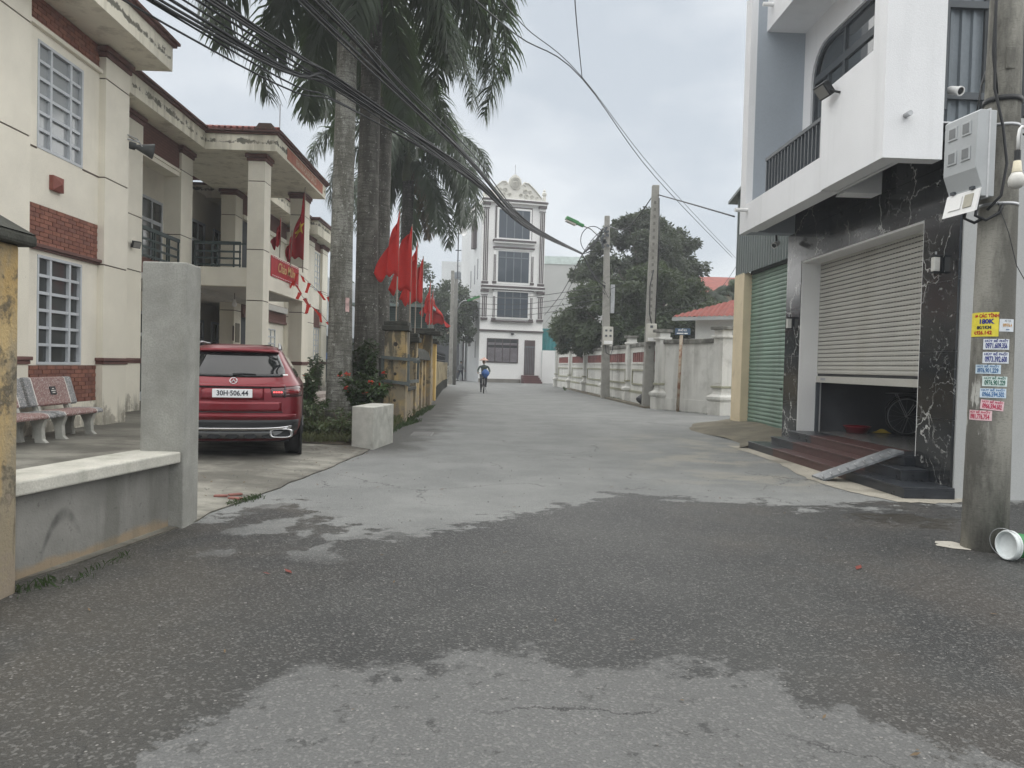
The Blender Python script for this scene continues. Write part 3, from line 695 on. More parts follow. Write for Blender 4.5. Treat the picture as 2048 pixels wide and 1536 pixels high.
MB().prism([(-.28, .1), (.0, .1), (-.10, -.12), (-.2, -.2), (-.28, -.14)], (-2.83, 3.855, 1.55), (1, 0, 0), (0, 0, 1), (0, -.03, 0)).build('broken_plate', m_moss, gp)
def yellow_pillar(label, x1, y0, w, d, h, caph=.16, cw=.1, mat=None, org=0):
    t = thing('yellow_pillar', label, 'pillar', (x1 - w / 2, y0 + d / 2, 0), 'yellow gate pillars along the road')
    B(x1 - w, x1, y0, y0 + d, -.02, h).build('shaft', mat or m_oldyellow, t, bev=.012)
    mb = MB(); mb.box(x1 - w - cw, x1 + cw, y0 - cw, y0 + d + cw, h, h + caph * .55); mb.box(x1 - w - cw * .4, x1 + cw * .4, y0 - cw * .4, y0 + d + cw * .4, h + caph * .55, h + caph)
    mb.build('cap', m_moss, t, bev=.02)
    return t
yp = yellow_pillar('nearest yellow roadside pillar, three holes in its face, green steel bars round it', -1.96, 16.86, .49, .5, 2.12, .22, .06)
for z, r in ((1.82, .034), (1.15, .024), (.55, .022)):
    MB().lathe([(r * 1.5, .0), (r, .012), (r * .7, .004), (.0, .003)], (-2.2, 16.857, z), 10, Matrix.Rotation(R(90), 3, 'X')).build('anchor_hole', M('chipped_plaster', (.05, .042, .035), .95), yp)
yellow_pillar('thin yellow pillar just behind the one with green steel bars', -2.02, 19.7, .34, .4, 1.95, .24, .08)
yellow_pillar('tall yellow pillar under the fifth red flag', -1.98, 23.84, .55, .6, 2.32, .2, .3)
yellow_pillar('clean bright yellow pillar before the spiked fence', -2.17, 28.2, .4, .5, 2.15, .2, .12, M('bright_yellow_paint', (.52, .36, .13), .85, .08, 2, .06, 60, .2, drip=((.16, .13, .08), 2.5, .6, .8, .6)))
lw = thing('mossy_wall', 'stained low garden wall between the yellow pillars', 'wall', (-2.1, 20, 0))
B(-2.35, -2.08, 17.36, 19.7, -.02, .72).build('wall_body', m_oldyellow, lw); B(-2.42, -2.0, 17.36, 19.7, .72, .80).build('coping', m_moss, lw, bev=.015)
B(-2.35, -2.12, 20.1, 23.8, -.02, 1.5).build('wall_body', m_oldyellow, lw)
MB().prism([(-2.48, 1.5), (-1.98, 1.5), (-2.05, 1.75), (-2.2, 1.85), (-2.42, 1.75)], (0, 20.1, 0), (1, 0, 0), (0, 0, 1), (0, 3.7, 0)).build('coping', m_moss, lw, bev=.02)
B(-2.6, -2.25, 24.44, 28.2, -.02, 1.2).build('wall_body', m_oldyellow, lw)
for k in range(3): B(-2.2, -2.06, 20.6 + k * 1.1, 20.75 + k * 1.1, -.02, 1.62).build('rib', m_oldyellow, lw, bev=.01)
# green steel frame round the first pillar
gf = thing('steel_bracket', 'dark green angle steel frame bolted round the nearest yellow pillar', 'steel frame', (-2.2, 16.8, 1.2))
m_gsteel = M('grey_green_steel', (.10, .115, .11), .6, .2, 5)
for i, (a, b) in enumerate((((-2.95, 16.8, 1.05), (-1.86, 16.8, .93)), ((-2.5, 16.8, 1.52), (-1.72, 16.8, 1.47)), ((-1.9, 16.82, .88), (-1.9, 16.82, 1.6)), ((-1.86, 17.45, 1.44), (-1.7, 17.45, 1.44)), ((-2.48, 16.83, .95), (-2.48, 16.83, 1.55)), ((-1.88, 16.85, 1.49), (-1.80, 18.0, 1.49)), ((-1.88, 16.85, .98), (-1.80, 18.0, .98)), ((-1.80, 18.0, .93), (-1.80, 18.0, 1.55)))):
    MB().bar(a, b, .05, .07).build('angle_bar', m_gsteel, gf)
dbd = thing('notice_board', 'dark weathered board on green rails between the palms', 'board', (-2.9, 18.1, 1.0))
B(-3.3, -2.48, 18.2, 18.24, .95, 1.5).build('panel', M('dark_board', (.055, .055, .05), .8, .2), dbd); B(-3.4, -2.46, 18.15, 18.2, .82, .92).build('rail_lower', m_gsteel, dbd)
B(-3.4, -3.34, 18.15, 18.2, .1, 1.6).build('post', m_gsteel, dbd)
# spiked fence further on
sf = thing('spiked_fence', 'weathered yellow wall with ribs and a spiked metal rail before the grey poles', 'fence', (-2.5, 35, 0))
m_palewall = M('aged_yellow_wall', (.40, .34, .22), .9, .15, 1.2, .1, 40, .2, dirt=((.10, .10, .075), 1.5, .5, .7, .6), drip=((.10, .09, .06), 1.6, .55, .75, .7))
def fx(y): return edge_x(y) - .02
for a, b in ((28.7, 34), (34, 40), (40, 47)):
    strip(fx(a), a, fx(b), b, .06, .26, -.02, 1.35).build('wall_body', m_palewall, sf)
    strip(fx(a), a, fx(b), b, .0, .32, 1.35, 1.5).build('coping', m_moss, sf, bev=.02)
for k in range(11):
    y = 29.6 + k * 1.6; B(fx(y) - .18, fx(y) + .03, y, y + .3, -.02, 1.5).build('rib', m_palewall, sf)
    B(fx(y) - .19, fx(y) + .05, y - .02, y + .32, -.02, .5).build('rib_base', m_moss, sf)
for k in range(50):
    y = 29 + k * .36; x = fx(y) - .16
    mb = MB(); mb.tube([(x, y, 1.45), (x, y, 1.95)], .014, 5); mb.lathe([(.0, .12), (.03, .04), (.012, 0)], (x, y, 1.93), 5); mb.build('spike', m_black, sf)
mb = MB()
for z in (1.6, 1.85): mb.tube([(fx(y) - .16, y, z) for y in (28.8, 34, 40, 47)], .016, 5)
mb.build('rail', m_black, sf)
# ------------------------------------------------------------------ red car (seen from behind)
m_paint = NT('metallic_red_paint')
_f = m_paint.noise(400, 2)
m_paint = m_paint.done(m_paint.mix(_f, (.125, .003, .009), (.17, .005, .012)), .3, .45, .5, .4)
m_paint.node_tree.nodes['Principled BSDF'].inputs['Coat Roughness'].default_value = .04
m_carglass = glossy('tinted_rear_glass', (.008, .009, .010), .03, 0, 0, .6)
m_trim = M('black_bumper_plastic', (.022, .024, .026), .5, .06)
m_chrome = glossy('chrome', (.62, .62, .63), .12, 1)
m_dkred = glossy('red_lamp_lens', (.05, .003, .006), .1, 0, .4)
m_tyre = M('tyre_rubber', (.016, .016, .017), .8, .1)
m_plate = M('plate_white', (.74, .75, .76), .45, .02)
m_ink = M('plate_ink', (.03, .035, .045), .6)
car = thing('parked_car', 'dark red estate car parked in the yard, seen from behind', 'car', (0, 0, 0))
# z: rear y at centre, half width, front y, corner depth
CP = [(.26, .20, .78, 4.40, .5), (.34, .10, .86, 4.52, .5), (.46, .03, .915, 4.62, .5), (.60, .00, .940, 4.66, .5), (.78, .02, .945, 4.64, .5), (.90, .035, .945, 4.56, .52),
      (.98, .05, .94, 4.35, .52), (1.05, .10, .915, 3.95, .52), (1.11, .17, .88, 3.35, .5), (1.16, .23, .845, 3.10, .48), (1.30, .38, .765, 2.70, .46), (1.42, .52, .69, 2.35, .44), (1.50, .60, .645, 2.15, .42), (1.55, .60, .615, 2.05, .44), (1.59, .70, .56, 1.95, .5), (1.625, 1.0, .42, 1.85, .6)]
def cpar(z):
    for a, b in zip(CP, CP[1:]):
        if z <= b[0]:
            u = (z - a[0]) / (b[0] - a[0]); return [p + (q - p) * u for p, q in zip(a, b)]
    return list(CP[-1])
def rear_y(x, z, off=0.0):
    _, yr, w, yf, d = cpar(z); q = min(1, abs(x) / w)
    return yr + d * (1 - (1 - q ** 3.4) ** (1 / 3.0)) - off
def contour(z, n=13):
    _, yr, w, yf, d = cpar(z); P = []
    xs = [math.sin(math.pi / 2 * (k / n)) for k in range(n + 1)]
    half = [(w * q, yr + d * (1 - max(0, 1 - q ** 3.4) ** (1 / 3.0))) for q in xs]
    front = [(w * q, yf - .8 * (1 - max(0, 1 - q ** 3) ** (1 / 2.4))) for q in reversed(xs)]
    right = half + [(w, yr + d + (yf - .8 - yr - d) * k / 4) for k in (1, 2, 3)] + front
    left = [(-x, y) for x, y in reversed(right[1:-1])]
    return [(x, y, z) for x, y in right + left]
zz = []
for a, b in zip(CP, CP[1:]):
    m_ = max(1, round((b[0] - a[0]) / .05))
    zz += [a[0] + (b[0] - a[0]) * k / m_ for k in range(m_)]
zz.append(CP[-1][0])
mb = MB(); cs = [contour(z) for z in zz]; n = len(cs[0])
for c in cs: mb.v += [Vector(p) for p in c]
for j in range(len(cs) - 1):
    for i in range(n): mb.f.append((j * n + i, j * n + (i + 1) % n, (j + 1) * n + (i + 1) % n, (j + 1) * n + i))
mb.f.append(tuple(reversed(range(n)))); mb.f.append(tuple((len(cs) - 1) * n + i for i in range(n)))
body = mb.build('body', m_paint, car, smooth=True)
def skin(name, xl, zl, off, mat, par, nu=24, nv=8, edge=True):
    """panel lying on the tail: xl(u,v), zl(u,v)"""
    mb = MB()
    mb.grid(lambda u, v: (xl(u, v), rear_y(xl(u, v), zl(u, v), off), zl(u, v)), nu, nv)
    k = len(mb.v); w = nu + 1                       # turn the rim inwards so the panel has thickness
    rim = [i for i in range(w)] + [j * w + nu for j in range(1, nv + 1)] + [nv * w + i for i in reversed(range(nu))] + [j * w for j in reversed(range(1, nv))]
    for i in rim: mb.v.append(mb.v[i] + Vector((0, off + .012, 0)))
    for i in range(len(rim)):
        a, b = rim[i], rim[(i + 1) % len(rim)]; mb.f.append((b, a, k + i, k + (i + 1) % len(rim)))
    return mb.build(name, mat, par, smooth=True)
# rear window: wide at the bottom, rounded lower corners
skin('rear_window', lambda u, v: (2 * u - 1) * (.735 - .16 * v) * (1 - .10 * (1 - v) ** 8), lambda u, v: 1.165 + .335 * v - .012 * (1 - (2 * u - 1) ** 2) * (1 - v), .008, m_carglass, car)
skin('roof_spoiler', lambda u, v: (2 * u - 1) * (.60 - .05 * v), lambda u, v: 1.512 + .055 * v, .055, m_paint, car, 16, 4)
sh = skin('tailgate_shade', lambda u, v: (2 * u - 1) * .62, lambda u, v: 1.008 + .02 * v, .006, m_trim, car, 20, 2)
skin('tailgate_lip', lambda u, v: (2 * u - 1) * .70, lambda u, v: 1.028 + .03 * v, .024, m_paint, car, 20, 3)
skin('tailgate_lower', lambda u, v: (2 * u - 1) * .66, lambda u, v: .69 + .13 * v, .012, m_paint, car, 20, 4)
skin('crease', lambda u, v: (2 * u - 1) * .68, lambda u, v: .672 + .014 * v, .004, m_trim, car, 20, 1)
skin('bumper_step', lambda u, v: (2 * u - 1) * .86, lambda u, v: .60 + .045 * v, .018, m_paint, car, 28, 3)
bum = skin('bumper', lambda u, v: (2 * u - 1) * (.90 - .03 * (1 - v)), lambda u, v: .30 + .27 * v, .014, m_trim, car, 32, 6)
skin('chrome_strip', lambda u, v: (2 * u - 1) * .80, lambda u, v: .425 + .035 * v + .03 * (abs(2 * u - 1) ** 4), .05, m_chrome, bum, 28, 3)
skin('skid_panel', lambda u, v: (2 * u - 1) * .70, lambda u, v: .31 + .10 * v, .03, M('grey_skid_panel', (.20, .205, .21), .4, .05, metal=.6), bum, 24, 3)
for k in range(5):
    x = (k - 2) * .24
    MB().lathe([(.09, 0), (.085, .01), (0, .011)], (x, rear_y(x, .345, .035), .345), 14, Matrix.Rotation(R(90), 3, 'X') @ Matrix.Diagonal((1, .42, 1))).build('diffuser_recess', m_black, bum)
for s_ in (-1, 1):
    x = s_ * .66; e = MB(); yb = rear_y(x, .40, .07)
    out = [(.145 * math.copysign(abs(math.cos(a)) ** .5, math.cos(a)), .058 * math.copysign(abs(math.sin(a)) ** .5, math.sin(a))) for a in [2 * math.pi * i / 24 for i in range(24)]]
    P = [Vector((x + px * q, yb + dy, .385 + pz * q)) for q, dy in ((1.12, .03), (1.12, 0), (1.0, -.01), (.86, .0), (.84, .06)) for px, pz in out]
    F = [(r * 24 + i, r * 24 + (i + 1) % 24, (r + 1) * 24 + (i + 1) % 24, (r + 1) * 24 + i) for r in range(4) for i in range(24)]
    e.add(P, F); e.build('exhaust_trim', m_chrome, bum, smooth=True)
    MB().add([Vector((x + px * .86, yb + .05, .385 + pz * .86)) for px, pz in out], [tuple(range(24))]).build('exhaust_pipe', m_black, bum)
    # lamps: inner block on the tailgate, outer on the wing
    def lx(a, b): return lambda u, v: s_ * (a + (b - a) * u)
    lamp = skin('tail_lamp', lambda u, v: s_ * (.50 + .43 * u + .03 * (1 - v) * (1 - u)), lambda u, v: .885 + .16 * v * (1 - .18 * (1 - u)) + .01 * u, .014, m_dkred, car, 18, 5)
    skin('lamp_surround', lambda u, v: s_ * (.69 + .02 * u), lambda u, v: .88 + .17 * v, .017, m_trim, lamp, 2, 3)
    for k in range(4):
        skin('lit_segment', lambda u, v: s_ * (.545 + .033 * k + .021 * u), lambda u, v: .948 + .012 * v, .019, emit('lit_red_lamp', (1, .05, .05), 1.6), lamp, 2, 1)
    skin('lamp_reflector', lambda u, v: s_ * (.72 + .19 * u), lambda u, v: .935 + .06 * v, .017, glossy('bright_red_lens', (.16, .008, .012), .15, 0, .3), lamp, 8, 2)
# number plate, star in a ring, wiper, rails
pl = MB().bx((0, rear_y(0, .93, .03), .935), (.53, .014, .118)).build('number_plate', m_plate, car, bev=.006)
skin('plate_recess', lambda u, v: (2 * u - 1) * .42, lambda u, v: .845 + .165 * v, .004, m_paint, car, 12, 4)
letters('lettering', '30H·506.44', .095, axes((0, rear_y(0, .93, .039), .935), (1, 0, 0), (0, 0, 1)), m_ink, pl, bold=.0022, sx=.94)
emb = MB(); ce = Vector((0, rear_y(0, 1.10, .018), 1.105)); q = Matrix.Rotation(R(90 - 32), 3, 'X')
ring = [ce + q @ Vector((.048 * math.cos(a), .048 * math.sin(a), 0)) for a in [2 * math.pi * i / 28 for i in range(29)]]
emb.tube(ring, .0055, 6)
for a in (90, 210, 330):
    d = q @ Vector((math.cos(R(a)), math.sin(R(a)), 0)); emb.tube([ce, ce + d * .046], [.0075, .0025], 5)
emb.build('star_emblem', m_chrome, car, smooth=True)
wp = MB(); wp.tube([(-.02, rear_y(0, 1.185, .03), 1.185), (.12, rear_y(.12, 1.20, .03), 1.20), (.30, rear_y(.3, 1.19, .03), 1.195)], [.02, .016, .008], 7); wp.build('rear_wiper', m_black, car, smooth=True)
for s_ in (-1, 1):
    MB().tube([(s_ * .60, .78, 1.56), (s_ * .585, .95, 1.625), (s_ * .57, 1.3, 1.65), (s_ * .56, 2.2, 1.64), (s_ * .57, 2.5, 1.56)], .018, 7).build('roof_rail', m_steel, car, smooth=True)
    # side glass, sill, wheels
    gm = MB()
    gm.grid(lambda u, v: (s_ * (cpar(1.15 + .33 * v)[2] + .004), .78 + .25 * v + (2.2 - .5 * v) * u, 1.15 + .33 * v), 8, 5)
    gm.build('side_window', m_carglass, car, smooth=True)
    MB().bx((s_ * .93, 2.3, .34), (.06, 2.2, .14)).build('sill', m_trim, car, bev=.02)
    for yy in (.96, 3.80):
        MB().lathe([(.0, .0), (.42, .0), (.42, .03)], (s_ * .915, yy, .41), 28, Matrix.Rotation(R(90) * s_, 3, 'Y')).build('wheel_arch', m_trim, car)
        q = Matrix.Rotation(R(90) * s_, 3, 'Y')
        wh = MB().lathe([(.23, -.22), (.33, -.21), (.352, -.17), (.355, -.03), (.33, .01), (.25, .015), (.23, .0)], (s_ * .905, yy, .355), 36, q).build('wheel', m_tyre, car, smooth=True)
        mb = MB(); mb.lathe([(.25, -.01), (.235, .012), (.22, -.02), (.0, -.02)], (s_ * .905, yy, .355), 28, q)
        for k in range(5):
            a = 2 * math.pi * k / 5; d = Vector((0, math.cos(a), math.sin(a))); mb.bar(Vector((s_ * .912, yy, .355)) + d * .03, Vector((s_ * .912, yy, .355)) + d * .22, .02, .055)
        mb.build('rim', m_steel, wh)
MB().bx((0, 2.3, .3), (1.5, 3.6, .16)).build('underbody', m_black, car)
MB().bx((.70, .22, 1.2 - .004), (.07, .004, .02), Matrix.Rotation(-.8, 3, 'X')).build('window_sticker', m_white, car)
car.location = (-3.36, 9.72, .062); car.rotation_euler = (0, 0, R(14)); car.scale = (.925, .95, .95)
# ------------------------------------------------------------------ palms
def bark(name, c0, c1, c2):
    t = NT(name); p = t.sep()
    ring = t.noise(1.0, 4, .7, t.map((2.2, 2.2, 26))); a = t.noise(1.0, 7, .72, t.map((5, 5, 1.2))); f = t.noise(45, 4, .7)
    c = t.mix(t.ramp(a, .44, .56), c0, c1)
    c = t.mix(t.math('MULTIPLY', t.ramp(ring, .49, .58), .7), c, c2)
    c = t.mix(t.math('MULTIPLY', t.ramp(f, .5, .6), .6), c, (.06, .058, .05))
    li = t.noise(11, 5, .75); c = t.mix(t.math('MULTIPLY', t.step(li, .60, .65), .7), c, (.46, .47, .43))
    t.bump(t.math('ADD', ring, t.math('MULTIPLY', f, .6)), .03, .6)
    return t.done(c, .92, 0, .25)
m_palmbark = bark('pale_palm_bark', (.28, .28, .25), (.15, .147, .125), (.10, .097, .085))
m_palmbark2 = bark('dark_palm_bark', (.15, .145, .13), (.08, .077, .068), (.06, .057, .05))
m_frond = translucent('palm_frond_leaf', (.068, .092, .062), (.10, .15, .06), .28, .3, .45, 1.2)
m_frondnew = translucent('fresh_palm_leaf', (.06, .10, .045), (.11, .17, .05), .25, .25, .45, 1.2)
m_frondold = translucent('dry_palm_leaf', (.13, .105, .065), (.13, .10, .05), .15, .25, .7, 1.2)
m_rachis = M('palm_midrib', (.10, .115, .06), .6, .2)
m_shaft = M('green_crown_shaft', (.13, .16, .085), .5, .18, 2, .1, 20)
def frond_mesh(pitch, length, droop, seed, mat):
    """arching midrib in the xz plane with leaflets in several ranks"""
    rr = random.Random(seed); mb = MB(); N = 26; P = []; p = Vector((0, 0, 0)); a = R(pitch)
    for i in range(N + 1):
        P.append(p.copy()); p = p + Vector((math.cos(a), 0, math.sin(a))) * (length / N); a -= R(droop) / N * (1.5 - abs(i / N - .6)) 
    mb.tube(P, [.035 * (1 - i / N) + .006 for i in range(N + 1)], 5)
    for i in range(150):
        u = .10 + .90 * i / 150; k = min(N - 1, int(u * N)); fr = u * N - k; b = P[k].lerp(P[k + 1], fr); tg = (P[k + 1] - P[k]).normalized()
        ln = length * .235 * (math.sin(math.pi * min(1, .10 + u * .82)) ** .55) * rr.uniform(.85, 1.12) * (1.0 if u < .85 else 1.0 - (u - .85) * 2.2)
        for sd in (-1, 1):
            lift = R(rr.choice((-38, -12, 12, 34)) + rr.uniform(-12, 12)); nrm = Vector((-tg.z, 0, tg.x))
            out = Vector((0, sd, 0)) * math.cos(lift) + nrm * math.sin(lift)
            d = (tg * rr.uniform(.5, .8) + out).normalized()
            w = rr.uniform(.016, .026); q0 = b; side = d.cross(nrm).normalized() * w
            pts = [q0]; dd = d.copy()
            for s_ in range(3):
                dd = (dd + Vector((0, 0, -.30 - .20 * s_)) * rr.uniform(.7, 1.2)).normalized(); pts.append(pts[-1] + dd * ln / 3)
            ws = (.6, 1, .75, .08); vs = []
            for q_, ww in zip(pts, ws): vs += [q_ - side * ww, q_ + side * ww]
            mb.add(vs, [(0, 1, 3, 2), (2, 3, 5, 4), (4, 5, 7, 6)])
    return mb.mesh('frond', mat)
FR = [frond_mesh(72, 3.3, 95, 1, m_frondnew), frond_mesh(48, 3.5, 110, 2, m_frond), frond_mesh(22, 3.6, 105, 3, m_frond), frond_mesh(-4, 3.5, 85, 4, m_frond), frond_mesh(-30, 3.2, 52, 5, m_frond), frond_mesh(-62, 2.4, 25, 6, m_frondold)]
def palm(label, x, y, r, ztop, bark_mat, seed, sc=1.0, dead=1, counts=(2, 3, 4, 5, 4)):
    rr = random.Random(seed); t = thing('palm_tree', label, 'palm', (x, y, .08), 'palms in the bed by the yard')
    H_ = ztop; prof = []
    for i in range(25):
        u = i / 24; rad = r * (1.16 - .30 * u + .22 * math.exp(-u * 14) - .06 * math.sin(u * math.pi)); prof.append((x + .02 * math.sin(u * 5 + seed), y, .0 + u * H_, rad))
    mb = MB(); mb.tube([(a, b, c) for a, b, c, d in prof], [d for a, b, c, d in prof], 22); tr = mb.build('trunk', bark_mat, t, smooth=True)
    MB().tube([(x, y, H_ - .02), (x, y, H_ + .3), (x, y, H_ + 1.0), (x, y, H_ + 1.5)], [r * .86, r * .95, r * .7, r * .35], 18).build('crown_shaft', m_shaft, t, smooth=True)
    a0 = rr.uniform(0, 6)
    for ring, n in enumerate(counts):
        for k in range(n):
            a = a0 + ring * 1.1 + 2 * math.pi * k / n + rr.uniform(-.25, .25)
            inst('frond', FR[ring], t, (x + .1 * math.cos(a), y + .1 * math.sin(a), H_ + 1.45 - ring * .08), (rr.uniform(-.12, .12), rr.uniform(-.1, .1), a), [sc * rr.uniform(.9, 1.1)] * 3)
    for k in range(dead):
        a = rr.uniform(-1, 1) - .8; inst('frond', FR[5], t, (x + r * .8 * math.cos(a), y + r * .8 * math.sin(a), H_ + .8), (0, 0, a), [sc] * 3)
    return t
palm('nearest palm, pale lichen spotted trunk behind the concrete stub block', -3.28, 16.1, .235, 10.1, m_palmbark, 3, 1.3, 0, (3, 4, 4, 3, 2))
palm('second palm, darker ringed trunk touching the pale trunk in front of it', -3.0, 17.6, .26, 10.0, m_palmbark2, 8, 1.45, 0, (3, 4, 4, 4, 2))
palm('third palm, slim dark trunk just right of the two thick trunks', -3.55, 23.5, .26, 9.6, m_palmbark2, 14, 1.05, 0, (3, 4, 4, 4, 3))
palm('farthest palm, crown hanging low above the red flags', -3.75, 31.5, .27, 9.0, m_palmbark2, 21, 1.4, 1, (3, 4, 5, 5, 4))

# paper notice stuck on the palm
pn = MB()
pn.grid(lambda u, v: (-3.28 + .262 * math.cos(-1.05 + u * .35), 16.1 + .262 * math.sin(-1.05 + u * .35), 2.45 + v * .30), 6, 2)
pn.build('paper_notice', M('red_white_paper', (.55, .38, .36), .8, .3, 9), label='small pink paper notice pasted on the pale palm trunk', cat='notice', org=(-3.1, 15.9, 2.6))

# ------------------------------------------------------------------ broad-leaved trees
def leaf_mat(name, col, back, var=.5):
    return translucent(name, col, back, .22, var, .5, .8)
m_leafA = leaf_mat('dark_tree_leaf', (.062, .078, .050), (.08, .11, .04)); m_leafB = leaf_mat('mango_leaf', (.062, .086, .046), (.09, .12, .04))
m_leafC = leaf_mat('far_tree_leaf', (.060, .080, .048), (.08, .11, .04)); m_leafD = leaf_mat('shrub_leaf', (.045, .075, .03), (.08, .12, .03))
m_wood = M('tree_bark', (.12, .10, .08), .95, .2, 3, .15, 30, .5)
def crown_mesh(blobs, n, ls, lw, seed, mat):
    """leaf faces gathered in clumps on and inside overlapping ellipsoids"""
    rr = random.Random(seed); V = []; F = []
    clumps = []
    tot = sum(b[3] * b[4] * b[5] for b in blobs)
    for (cx, cy, cz, rx, ry, rz) in blobs:
        m = max(10, int(150 * (rx * ry * rz / tot) ** .8))
        for k in range(m):
            z = rr.uniform(-.8, 1); a = rr.uniform(0, 2 * math.pi); s_ = math.sqrt(max(0, 1 - z * z)); f = rr.uniform(.62, 1.0) ** .6
            clumps.append((cx + rx * s_ * math.cos(a) * f, cy + ry * s_ * math.sin(a) * f, cz + rz * z * f, rr.uniform(.10, .22) * (rx + ry + rz) / 3 + .18, (s_ * math.cos(a), s_ * math.sin(a), z)))
    per = n // len(clumps)
    for (x, y, z, r, nrm) in clumps:
        nv = Vector(nrm)
        for k in range(per):
            d = Vector((rr.gauss(0, 1), rr.gauss(0, 1), rr.gauss(0, .8))).normalized() * (rr.random() ** .4) * r
            p = Vector((x, y, z)) + d
            g = (Vector((rr.gauss(0, .7), rr.gauss(0, .7), rr.gauss(0, .45) - .35)) + nv * .5).normalized()
            s_ = g.cross(Vector((rr.gauss(0, 1), rr.gauss(0, 1), rr.gauss(0, 1)))).normalized()
            l = ls * rr.uniform(.7, 1.25); w = lw * rr.uniform(.7, 1.2); b = len(V)
            up = s_.cross(g) * w * .35
            V += [p, p + g * l * .5 + s_ * w + up, p + g * l, p + g * l * .5 - s_ * w + up]
            F += [(b, b + 1, b + 2), (b, b + 2, b + 3)]
    mb = MB(); mb.v = V; mb.f = F
    return mb
def tree(name, label, base, h, r, blobs, n, ls, lw, seed, mat, group=None):
    rr = random.Random(seed); x, y, z = base
    t = thing(name, label, 'tree', base, group)
    mb = MB(); mb.tube([(x, y, z - .1), (x + .05, y, z + h * .3), (x - .05, y + .05, z + h * .6), (x, y, z + h)], [r * 1.3, r, r * .85, r * .6], 12)
    for b in blobs:
        c = Vector(b[:3]); s0 = Vector((x, y, z + h * rr.uniform(.55, .95)))
        for k in range(3):
            e = c + Vector((rr.uniform(-.5, .5) * b[3], rr.uniform(-.5, .5) * b[4], rr.uniform(-.2, .5) * b[5])); m_ = s0.lerp(e, .5) + Vector((0, 0, -.2))
            mb.tube([s0, m_, e], [r * .45, r * .28, r * .08], 7)
    mb.build('trunk', m_wood, t, smooth=True)
    crown_mesh(blobs, n, ls, lw, seed, mat).build('crown', mat, t)
    return t
tree('leafy_tree', 'tall round dark tree behind the street fence, right of the pole with the lamp', (10.0, 47, 0), 5.0, .28,
     [(9.2, 47, 8.2, 3.3, 3.0, 2.6), (10.9, 47, 7.6, 2.1, 2.6, 2.6), (7.6, 47, 6.6, 2.6, 2.6, 2.2), (10.0, 46.4, 5.6, 3.0, 2.8, 2.0), (8.8, 46.8, 10.0, 1.6, 1.5, 1.2), (7.7, 46.6, 8.4, 2.0, 1.8, 1.6), (10.6, 46.6, 9.2, 1.8, 1.7, 1.4)], 52000, .27, .06, 5, m_leafA)
tree('mango_tree', 'broad low mango tree overhanging the white fence wall', (7.6, 41, 0), 3.0, .25,
     [(6.4, 41, 4.3, 2.6, 2.4, 1.9), (8.6, 40.5, 4.6, 2.5, 2.4, 2.2), (10.4, 40, 4.0, 2.4, 2.2, 2.0), (5.1, 43, 3.4, 1.7, 1.8, 1.5), (4.5, 44, 3.3, 1.2, 1.5, 1.1), (7.4, 40, 3.2, 2.6, 2.0, 1.3), (9.5, 39, 3.0, 2.4, 2.0, 1.3)], 46000, .27, .06, 6, m_leafB)
tree('leafy_tree', 'dark rounded tree behind the red flags and the green shed', (-6.2, 62, 0), 4.5, .3,
     [(-6.8, 62, 7.0, 3.2, 3, 2.6), (-4.2, 62, 6.2, 2.6, 2.6, 2.2), (-9.0, 62, 6.0, 2.8, 2.6, 2.4), (-5.6, 61, 4.6, 3.6, 2.6, 1.8), (-3.3, 61.5, 4.9, 1.8, 2.0, 1.7)], 24000, .30, .075, 7, m_leafC)
# ------------------------------------------------------------------ planting bed
def leafy(name, label, base, stems, h, spread, ls, lw, n, seed, mat, cat='shrub', group=None, flower=None):
    rr = random.Random(seed); t = thing(name, label, cat, base, group); st = MB(); lf = MB(); fl = MB(); x, y, z = base
    for k in range(stems):
        a = rr.uniform(0, 2 * math.pi); e = Vector((x + math.cos(a) * spread * rr.uniform(.2, 1), y + math.sin(a) * spread * rr.uniform(.2, 1), z + h * rr.uniform(.6, 1.05)))
        s0 = Vector((x + rr.uniform(-.1, .1), y + rr.uniform(-.1, .1), z - .03)); m_ = s0.lerp(e, .5) + Vector((0, 0, h * .12)); st.tube([s0, m_, e], [.014, .010, .004], 5)
        for i in range(n):
            u = rr.uniform(.25, 1.02); p = (s0.lerp(m_, u * 2) if u < .5 else m_.lerp(e, u * 2 - 1)); g = Vector((rr.gauss(0, 1), rr.gauss(0, 1), rr.gauss(.25, .6))).normalized()
            s_ = g.cross(Vector((rr.gauss(0, .3), rr.gauss(0, .3), 1))).normalized(); l = ls * rr.uniform(.7, 1.2); w = lw * rr.uniform(.8, 1.2)
            lf.add([p, p + g * l * .5 + s_ * w, p + g * l - Vector((0, 0, l * .2)), p + g * l * .5 - s_ * w], [(0, 1, 2), (0, 2, 3)])
        if flower and rr.random() < .12:
            for j in range(14):
                g = Vector((rr.gauss(0, 1), rr.gauss(0, 1), rr.gauss(.3, .6))).normalized() * .05
                fl.add([e, e + g + Vector((.02, 0, 0)), e + g * 1.3, e + g - Vector((.02, 0, .01))], [(0, 1, 2), (0, 2, 3)])
    st.build('stem', m_wood, t); lf.build('foliage', mat, t)
    if fl.v: fl.build('flower', flower, t, kind='stuff')
    return t
m_flower = M('red_blossom', (.55, .05, .03), .6); m_oflower = M('orange_blossom', (.55, .14, .03), .6)
m_weed = leaf_mat('weed_leaf', (.085, .115, .055), (.12, .16, .05))
m_fern = leaf_mat('fern_leaf', (.075, .13, .045), (.13, .2, .05))
leafy('flowering_shrub', 'tall shrub with red blossoms beside the nearest yellow pillar', (-2.72, 16.3, .1), 22, 1.7, .45, .14, .034, 75, 31, m_leafD, flower=m_flower)
